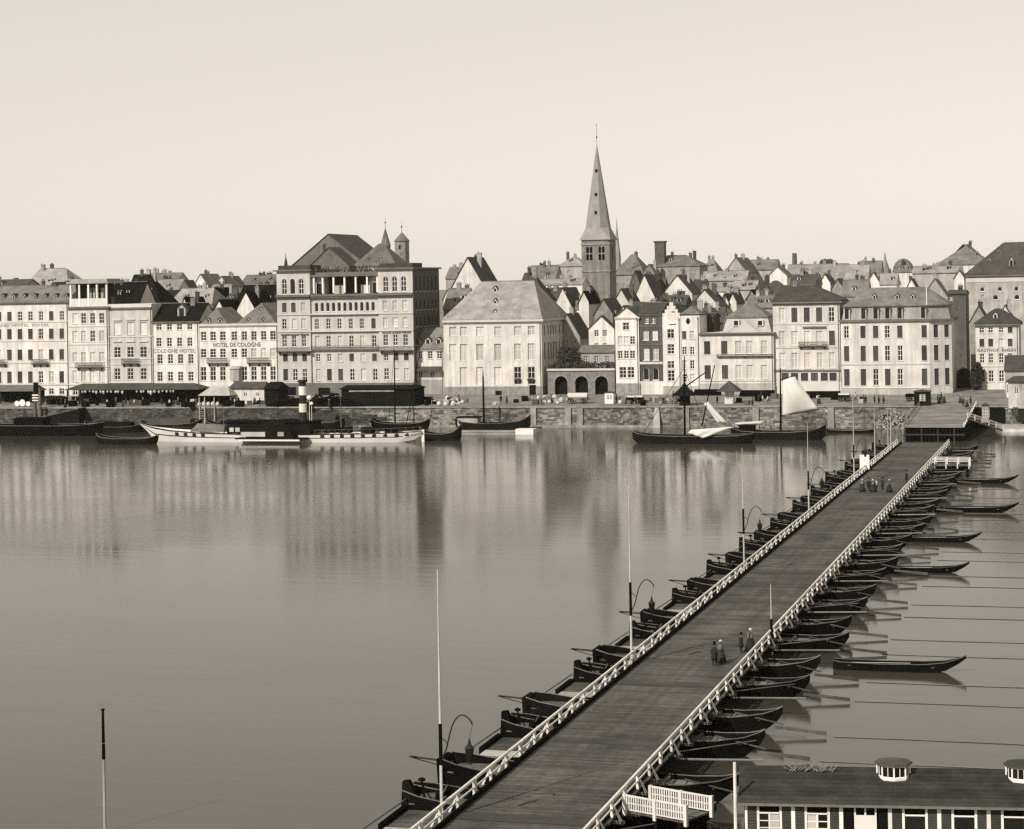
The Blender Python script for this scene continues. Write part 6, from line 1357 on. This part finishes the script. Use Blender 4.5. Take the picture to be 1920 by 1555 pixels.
def cloth_bundle():
    m = MB(); m.lathe(0, 0, [(.03, 0), (.3, -.12), (.36, -.4), (.22, -.75), (.04, -.85)], 7); me = m.mesh('hanging_bundle'); me.materials.append(CLOTHL); return me
cbm = cloth_bundle()
for k in range(26):
    x = a + 4.5 + (b - a - 11) * k / 25 + rr.uniform(-.2, .2)
    if 11 < k < 15: continue
    o = link('hanging_bundle', cbm, None, (x, t - .25, ze - .05 + rr.uniform(-.1, .05))); s = rr.uniform(.7, 1.2); o.scale = (s, s, s * rr.uniform(.7, 1.2)); tag(o, 'white bundle hanging under the long market shed eave', 'bundle', 'white bundles under the shed eave')
def barrel_mesh():
    m = MB(); m.lathe(0, 0, [(.3, 0), (.38, .35), (.4, .5), (.38, .65), (.3, 1.0), (.27, 1.0), (.26, .95)], 12); me = m.mesh('barrel'); me.materials.append(WOODM); return me
BME = barrel_mesh()
def goods(name, me, x, y, label, cat, group, sc=1.0, dz=0, rz=0):
    p = onQuay(x, y); o = link(name, me, None, (p[0], p[1], p[2] + dz), rotz=rz); o.scale = (sc,) * 3; tag(o, label, cat, group); return o
def crate_mesh(mt, nm='crate'):
    m = MB(); m.box(-.5, .5, -.4, .4, 0, .8)
    for z in (.05, .35, .65): m.box(-.54, .54, -.44, -.402, z, z + .12); m.box(.502, .54, -.4, .4, z, z + .12)
    for x in (-.5, .38): m.box(x, x + .12, -.47, -.442, 0, .8)
    me = m.mesh(nm); me.materials.append(mt); return me
CR = [crate_mesh(WOODM), crate_mesh(WOODL), crate_mesh(WOODD)]
for i in range(34):
    x = rr.choice((rr.uniform(140, 365), rr.uniform(140, 365), rr.uniform(800, 880), rr.uniform(1180, 1260))); y = rr.uniform(752, 761)
    goods('crate', CR[i % 3], x, y, {0: 'brown wooden crate on the quay', 1: 'pale wooden crate on the quay', 2: 'tarred wooden crate on the quay'}[i % 3], 'crate', 'crates on the quay', rr.uniform(.8, 1.4), 0, rr.uniform(-.4, .4))
for i in range(26):
    x = rr.choice((rr.uniform(20, 60), rr.uniform(1005, 1050), rr.uniform(1005, 1050), rr.uniform(1235, 1275), rr.uniform(160, 360))); goods('barrel', BME, x, rr.uniform(750, 759), 'small wooden barrel standing on the quay', 'barrel', 'barrels on the quay', rr.uniform(.9, 1.3))
disc = MB(); disc.tube((0, -.06, .9), (0, .06, .9), .75, n=20); disc.tube((0, .06, .0), (0, .1, .9), .06, n=5); dme = disc.mesh('round_target'); dme.materials.append(WPAINT)
for i, (x, s) in enumerate(((32, .9), (42, 1.1), (53, .8))): goods('white_disc', dme, x, 763, ('left', 'middle and largest', 'right')[i] + ' of three white discs on the quay edge', 'disc', 'white discs on the quay', s)
shed('small open shed with gable roof at the left edge of the quay', -20, 62, 722, 734, 757, 6, SLATE, posts=5, hipx=.3)
shed('low dark awning stall right of the left landing posts', 77, 112, 742, 749, 760, 4, TAR, posts=3, hipx=1)
# landing posts and striped board
p = onQuay(66, 775); t = BANK - 2.0
ro = thing('timber_gantry', 'tall dark timber gantry with striped boards at the left quay', 'gantry', (onT(66, 780, t)[0], t, 0))
for x in (66, 75): s_ = onT(x, 780, t)[0]; m = MB(); m.box(s_ - .3, s_ + .3, t - .3, t + .3, -1.5, onT(x, 728, t)[1]); m.build('post', WOODM, ro)
s0_, s1_ = onT(64, 730, t)[0], onT(73, 730, t)[0]; m = MB(); m.box(s0_, s1_, t - .36, t - .31, onT(68, 742, t)[1], onT(68, 717, t)[1]); m.build('head_board', WOODD, ro)
for y in (741, 746, 751): m = MB(); z = onT(68, y, t)[1]; m.box(onT(62, y, t)[0], s1_, t - .5, t - .37, z - .15, z + .15); m.build('white_slat', WPAINT, ro)
# sloping jetty
a_, b_ = onT(62, 790, BANK - 1)[0], onT(158, 764, BANK - 1)[0]; ro = thing('boarding_bridge', 'dark sloping boarding bridge from the left quay to the barge', 'gangway', (a_, BANK - 3, 0))
m = MB(); m.hexa([(a_, BANK - 4, 1.7), (b_, BANK - 4, 4.6), (b_, BANK - .4, 4.6), (a_, BANK - .4, 1.7), (a_, BANK - 4, 1.95), (b_, BANK - 4, 4.85), (b_, BANK - .4, 4.85), (a_, BANK - .4, 1.95)]); m.build('walkway', WOODM, ro)
m = MB(); m.hexa([(a_ + 6, BANK - 3.8, -1), (b_, BANK - 3.8, -1), (b_, BANK - .5, -1), (a_ + 6, BANK - .5, -1), (a_ + 6, BANK - 3.8, 2.9), (b_, BANK - 3.8, 4.58), (b_, BANK - .5, 4.58), (a_ + 6, BANK - .5, 2.9)]); m.build('substructure', TAR, ro)
# white quay office and dark sheds
ro, a, b, t, zb, ze = shed('small white quay office with three windows and dark roof', 432, 495, 716, 728, 757, 5, SLATE_D, wall=CREAM, hipx=.6, name='quay_office', cat='office', rows=[(736, 743, [438.5, 460, 483], 8, 'd')])
shed('dark shed end adjoining the white quay office', 497, 522, 716, 730, 760, 6, TAR, wall=TAR, hipx=.6)
ro, a, b, t, zb, ze = shed('long black timber shed below the tall hotel', 640, 778, 722, 730, 762, 7, TAR, wall=TAR, hipx=.5, name='timber_shed')
m = MB(); z = onT(690, 733, t)[1]; m.box(onT(655, 733, t)[0], onT(740, 733, t)[0], t - .3, t - .02, z - .25, z + .2); m.build('pale_board', STONEW, ro)
shed('grey canvas-roofed stall left of the white quay office', 376, 430, 724, 742, 760, 6, GREYW, posts=4, hipx=2, name='stall', cat='stall')
bx = [('white_sack', x, y) for x, y in ((374, 759), (380, 759), (390, 758), (400, 758), (408, 758))]
sk = MB(); sk.lathe(0, 0, [(.1, 0), (.5, .1), (.55, .5), (.35, .9), (.1, 1.05)], 9); skm = sk.mesh('sack'); skm.materials.append(CLOTHL)
for i in range(5): goods('sack', skm, 374 + i * 8.5, 761, 'white sack on the quay before the canvas stall', 'sack', 'white sacks by the canvas stall', .9 + .1 * (i % 2))
for i in range(9): goods('sack', skm, rr.uniform(808, 868), rr.uniform(755, 762), 'pale sack on the quay before the palace', 'sack', 'pale sacks before the palace', rr.uniform(.7, 1.2))
# loading ladder frame on the quay wall
ro = thing('ladder_stage', 'pale timber ladder stage against the quay wall above the steamer', 'frame', (onT(383, 770, BANK - .6)[0], BANK - .6, 1))
for x in (374, 384, 402): s_ = onT(x, 770, BANK - .6)[0]; m = MB(); m.box(s_ - .1, s_ + .1, BANK - .7, BANK - .5, .5, onT(x, 745, BANK)[1]); m.build('post', WOODL, ro)
for k in range(7): z = 1.0 + k * .55; m = MB(); m.box(onT(374, 770, BANK - .6)[0] + .11, onT(384, 770, BANK - .6)[0] - .11, BANK - .65, BANK - .55, z, z + .08); m.build('rung', WOODL, ro)
# wheeled cart
def cart(label, x, y, L, cover, group='carts on the quay', dark=False):
    p = onQuay(x, y); ro = thing('cart', label, 'cart', p, group); s_, t, z = p; bm = WOODD if dark else WOODM
    m = MB(); m.box(s_ - L / 2, s_ + L / 2, t - .8, t + .8, z + .9, z + 1.15); m.box(s_ - L / 2, s_ + L / 2, t - .85, t - .802, z + 1.0, z + 1.6); m.box(s_ - L / 2, s_ + L / 2, t + .802, t + .85, z + 1.0, z + 1.6); m.build('bed', bm, ro)
    for dx in (-L * .32, L * .32):
        for dy in (-.95, .95):
            w = MB(); n = 16; R_ = .62; c = (s_ + dx, t + dy, z + R_)
            for k in range(n): a_, b_ = 2 * math.pi * k / n, 2 * math.pi * (k + 1) / n; w.tube((c[0] + R_ * math.cos(a_), c[1], c[2] + R_ * math.sin(a_)), (c[0] + R_ * math.cos(b_), c[1], c[2] + R_ * math.sin(b_)), .06, n=5)
            for k in range(4): a_ = math.pi * k / 4; w.tube((c[0] - R_ * math.cos(a_), c[1], c[2] - R_ * math.sin(a_)), (c[0] + R_ * math.cos(a_), c[1], c[2] + R_ * math.sin(a_)), .035, n=4)
            w.build('wheel', WOODD, ro)
    m = MB(); m.tube((s_ + L / 2, t, z + 1), (s_ + L / 2 + 1.8, t, z + .5), .06, n=5); m.build('shaft', bm, ro)
    if cover:
        m = MB(); n = 8; h = cover; pr = [(t - .95 * math.cos(math.pi * k / n), z + 1.5 + h * math.sin(math.pi * k / n)) for k in range(n + 1)]
        for k in range(n): m.poly([(s_ - L * .52, *pr[k]), (s_ + L * .52, *pr[k]), (s_ + L * .5, *pr[k + 1]), (s_ - L * .5, *pr[k + 1])])
        for e in (-.51, .51): m.poly([(s_ + L * e, *q) for q in pr])
        m.build('canvas_cover', CLOTHL, ro)
cart('white canvas-covered cart before the arcade', 1084, 757, 4.6, 1.0); cart('dark open cart loaded with white goods below the brick house', 1190, 757, 4.0, .35, dark=True); cart('small handcart near the plain masts on the quay', 1583, 753, 2.4, .4, dark=True); cart('dark cart in the shade by the bridge head', 1716, 752, 4.2, 0, dark=True)
cart('dark cart parked below the three-bay cream palace', 1505, 748, 4.0, 0, dark=True); cart('dark long cart right of the timber shed', 795, 757, 4.0, 0, dark=True)
def kiosk(label, x, y, wpx, h, roofh, mat, over=.5):
    p = onQuay(x, y); s_, t, z = p; ro = thing('kiosk', label, 'kiosk', p, 'kiosks on the quay'); w_ = wpx / 2 / FPX * t
    m = MB(); ops = [(w_ - .55, w_ + .05, z + 1.0, z + h - .5), (w_ + .2, w_ + .75, z + 1.0, z + h - .5)]; facet(m, (s_ - w_, t - w_), (s_ + w_, t - w_), z, z + h, ops, .15); facet(m, (s_ + w_, t - w_), (s_ + w_, t + w_), z, z + h, []); facet(m, (s_ + w_, t + w_), (s_ - w_, t + w_), z, z + h, []); facet(m, (s_ - w_, t + w_), (s_ - w_, t - w_), z, z + h, []); m.build('wall', mat, ro)
    for o_ in ops: put_window(ro, (s_ - w_ + (o_[0] + o_[1]) / 2, t - w_ + .1, o_[2]), round(o_[1] - o_[0], 2), round(o_[3] - o_[2], 2), 'd', sill=False)
    m = MB(); hip_roof(m, s_ - w_ - over, s_ + w_ + over, t - w_ - over, t + w_ + over, z + h + .1, z + h + roofh, w_ + over - .05, w_ + over - .05, .1); m.build('roof', SLATE_D, ro)
kiosk('little white kiosk right of the covered cart', 1144, 757, 17, 2.5, .35, WPAINT, .15)
kiosk('peaked-roof kiosk with open eaves on the right quay', 1368, 757, 16, 2.8, 2.4, CREAM, 1.6)
kiosk('dark square hut at the bridge head', 1730, 760, 28, 3.0, .5, TAR, .2)
kiosk('pale little toll booth right of the landing ramp', 1848, 792, 12, 3.2, .5, GREYW, .2)
kiosk('white sentry box near the right edge of the quay', 1893, 745, 10, 3.4, .6, WPAINT, .15)
# harbour crane, dark
p = onQuay(1284, 760); s_, t, z = p; ro = thing('quay_crane', 'dark conical harbour crane house on the right quay', 'crane', p)
m = MB(); m.lathe(s_, t, [(1.3, z), (1.2, z + 2.4)], 10); m.build('body', TAR, ro); m = MB(); m.lathe(s_, t, [(2.9, z + 2.2), (2.8, z + 2.35), (.9, z + 4.0), (.1, z + 5.2)], 12); m.build('roof', TAR, ro); m = MB(); m.tube((s_, t, z + 4), (s_ + 5.5, t - 4, z + 7.5), .18, .12); m.build('jib', WOODD, ro)
# long low dark wall / timber stack along the street
for (xa, xb, y, h, l) in ((1300, 1352, 742, 1.1, 'low dark timber stack left of the peaked kiosk'), (1386, 1452, 744, 1.1, 'low dark timber stack right of the peaked kiosk'), (1505, 1576, 746, 1.0, 'low dark timber stack below the cream three-storey house')):
    p0, p1 = onQuay(xa, y), onQuay(xb, y); t = p0[1]; z = gz(t); ro = thing('timber_stack', l, 'timber stack', ((p0[0] + p1[0]) / 2, t, z), 'timber stacks on the quay')
    for r_ in range(4):
        for c in range(3 if r_ < 3 else 2): y_ = t + c * .42 + (.2 if r_ % 2 else 0); m = MB(); m.tube((p0[0] + .1 * r_, y_, z + .22 + r_ * .36), (p1[0] - .15 * c, y_, z + .22 + r_ * .36), .2, n=7); m.build('log', WOODD, ro)
for i, (x, y) in enumerate(((1440, 740), (1452, 738))):
    p = onQuay(x, y); ro = thing('upturned_boat', ('left', 'right')[i] + ' one of two pale boats upturned beside the palace', 'boat', p, 'upturned boats'); s_, t, z = p; m = MB(); n = 9
    for k in range(n):
        f = k / (n - 1); w_ = .75 * math.sin(math.pi * (f * .9 + .05)); x_ = s_ - 2.2 + 4.4 * f; m.v += [(x_, t - w_, z), (x_, t - w_ * .6, z + w_ * .9), (x_, t + w_ * .6, z + w_ * .9), (x_, t + w_, z)]
    for k in range(n - 1):
        for q in range(3): a_ = k * 4 + q; m.f.append((a_, a_ + 4, a_ + 5, a_ + 1))
    m.build('hull', CLOTHL, ro); m = MB(); m.box(s_ - 2.2, s_ + 2.2, t - .04, t + .04, z + .62, z + .74); m.build('keel', WOODM, ro)
# rubble heap at the bridge head and stone embankment right of the ramp
p = onZ(1705, 788, 1.5); m = MB()
for k in range(900):
    f = rr.random(); x = p[0] - 6.5 + 10 * rr.random(); y = BANK - 1.0 - 5 * f * rr.random(); z = 3.8 * (1 - f) * rr.random(); a_ = rr.uniform(.12, .34); m.rbox(x, y, a_ * 1.5, a_, z - a_ * .4, z + a_ * .7, rr.uniform(0, 3))
tag(m.build('rubble_bank', M('rubble', .27, island=.45, var=.3, rnd=0), org=(p[0], BANK, 0)), 'bank of pale rubble stones left of the landing ramp', 'rubble', kind='stuff')
e0_, e1_ = onZ(1880, 806, .3)[0], 60; m = MB(); m.hexa([(e0_, BANK - 14, -1), (e1_, BANK - 14, -1), (e1_, BANK - .32, -1), (e0_ - 2, BANK - .32, -1), (e0_, BANK - 13, .7), (e1_, BANK - 13, .7), (e1_, BANK - .32, .9), (e0_ - 2, BANK - .32, .9)])
tag(m.build('embankment', M('embankment_stone', .36, var=.3, scale=.6)), None, None, kind='structure')
ro, a, b, t, zb, ze = shed('pale weathered quay house at the right edge by the water', 1890, 1950, 705, 716, 800, 8, SLATE_D, wall=M('peeling_plaster', .38, var=.3, scale=.5, streak=.3), hipx=1.5, tq=BANK - 4, name='quay_house', cat='house', rows=[(726, 738, [1906], 8, 'd'), (764, 780, [1904], 9, 'D')])
m = MB(); m.box(-27.4, onT(1884, 790, BANK - .5)[0], BANK - .6, BANK - .35, -1, 4.4); tag(m.build('retaining_wall', TAR, org=(-27, BANK, 0)), 'dark timber retaining wall right of the landing ramp', 'wall')
# ------------------------------------------------------------------ denser market goods on the left quay
rg = random.Random(21)
for i in range(40):
    x = rg.choice((rg.uniform(85, 372), rg.uniform(415, 640))); goods('crate', CR[(0, 2, 2)[i % 3]], x, rg.uniform(757, 764), ('brown wooden crate on the left quay', 'tarred wooden crate on the left quay', 'tarred wooden crate on the left quay')[i % 3], 'crate', 'crates on the quay', rg.uniform(1.0, 2.0), 0, rg.uniform(-.5, .5))
for i in range(24):
    x = rg.choice((rg.uniform(0, 130), rg.uniform(370, 640), rg.uniform(560, 660))); pq(('man', 'woman', 'man', 'worker')[i % 4], x, rg.uniform(757, 764), ('man in dark coat on the left quay', 'woman in dark dress on the left quay', 'man in dark coat on the left quay', 'pale-smocked worker on the left quay')[i % 4])
wp = MB(); rw = random.Random(4)
for k in range(160): x = rw.uniform(-5, 5); h = rw.uniform(0, 2.4) * (1 - abs(x) / 6); wp.tube((x - rw.uniform(.6, 1.4), rw.uniform(-1, 1), h), (x + rw.uniform(.6, 1.4), rw.uniform(-1, 1), h + rw.uniform(-.3, .3)), rw.uniform(.07, .16), n=5)
wm = wp.mesh('firewood_heap'); wm.materials.append(WOODD)
for i, x in enumerate((545, 598, 628)): o = goods('firewood_heap', wm, x, 762, ('left', 'middle', 'right')[i] + ' heap of dark firewood on the quay below the tall hotel', 'firewood', 'firewood heaps on the quay', 1.0 + .15 * i); o['kind'] = 'stuff'
# ------------------------------------------------------------------ scattered goods and people on the middle and right quay
for i in range(30):
    x = rg.choice((rg.uniform(880, 1060), rg.uniform(1160, 1280), rg.uniform(1385, 1460), rg.uniform(1500, 1620))); y = rg.uniform(747, 760)
    goods('crate', CR[i % 3], x, y, ('brown wooden crate on the middle quay', 'pale wooden crate on the middle quay', 'tarred wooden crate on the middle quay')[i % 3], 'crate', 'crates on the quay', rg.uniform(.7, 1.5), 0, rg.uniform(-.5, .5))
for i in range(16):
    x = rg.choice((rg.uniform(1005, 1055), rg.uniform(1160, 1280), rg.uniform(780, 870))); goods('sack', skm, x, rg.uniform(748, 758), 'pale sack lying on the middle quay', 'sack', 'sacks on the middle quay', rg.uniform(.6, 1.3))
for i in range(22):
    x = rg.choice((rg.uniform(900, 1060), rg.uniform(1165, 1280), rg.uniform(1385, 1460), rg.uniform(1480, 1620), rg.uniform(1740, 1800))); pq(('man', 'woman', 'worker', 'man')[i % 4], x, rg.uniform(748, 760), ('man in dark coat on the middle quay', 'woman in dark dress on the middle quay', 'pale-smocked worker on the middle quay', 'man in dark coat on the middle quay')[i % 4], rg.uniform(.92, 1.05))
# ------------------------------------------------------------------ tell look-alikes apart by their place in the row
ORD = ['first', 'second', 'third', 'fourth', 'fifth', 'sixth', 'seventh', 'eighth', 'ninth', 'tenth', 'eleventh', 'twelfth', 'thirteenth', 'fourteenth', 'fifteenth', 'sixteenth', 'seventeenth', 'eighteenth', 'nineteenth', 'twentieth']
bpy.context.view_layer.update()
rows_ = {}
for o in SC.objects:
    if o.parent is None and 'label' in o: rows_.setdefault(o['label'], []).append(o)
def ordn(k):
    if k < 20: return ORD[k]
    return ('twenty-' if k < 29 else 'thirty-') + ORD[(k - 20) % 10] if k not in (29,) else 'thirtieth'
for lab, os_ in rows_.items():
    if len(os_) < 2: continue
    near = os_[0].name.startswith(('pontoon', 'anchor'))
    os_.sort(key=lambda o: o.location.y if near else o.location.x / o.location.y)
    for k, o in enumerate(os_): o['label'] = lab + ', ' + ordn(k) + (' from the near end' if near else ' from the left')

# ------------------------------------------------------------------ river air over the whole scene
hz = MB(); hz.box(-2600, 2600, -400, 2400, -4, 80)
hm = bpy.data.materials.new('haze_air'); hm.use_nodes = True; ht = hm.node_tree; ht.nodes.clear()
hv = ht.nodes.new('ShaderNodeVolumePrincipled'); hv.inputs['Color'].default_value = (1.0, .95, .85, 1); hv.inputs['Density'].default_value = .00004; hv.inputs['Anisotropy'].default_value = .2
hout = ht.nodes.new('ShaderNodeOutputMaterial'); ht.links.new(hv.outputs[0], hout.inputs['Volume'])
ho = hz.build('haze', hm); ho['kind'] = 'stuff'
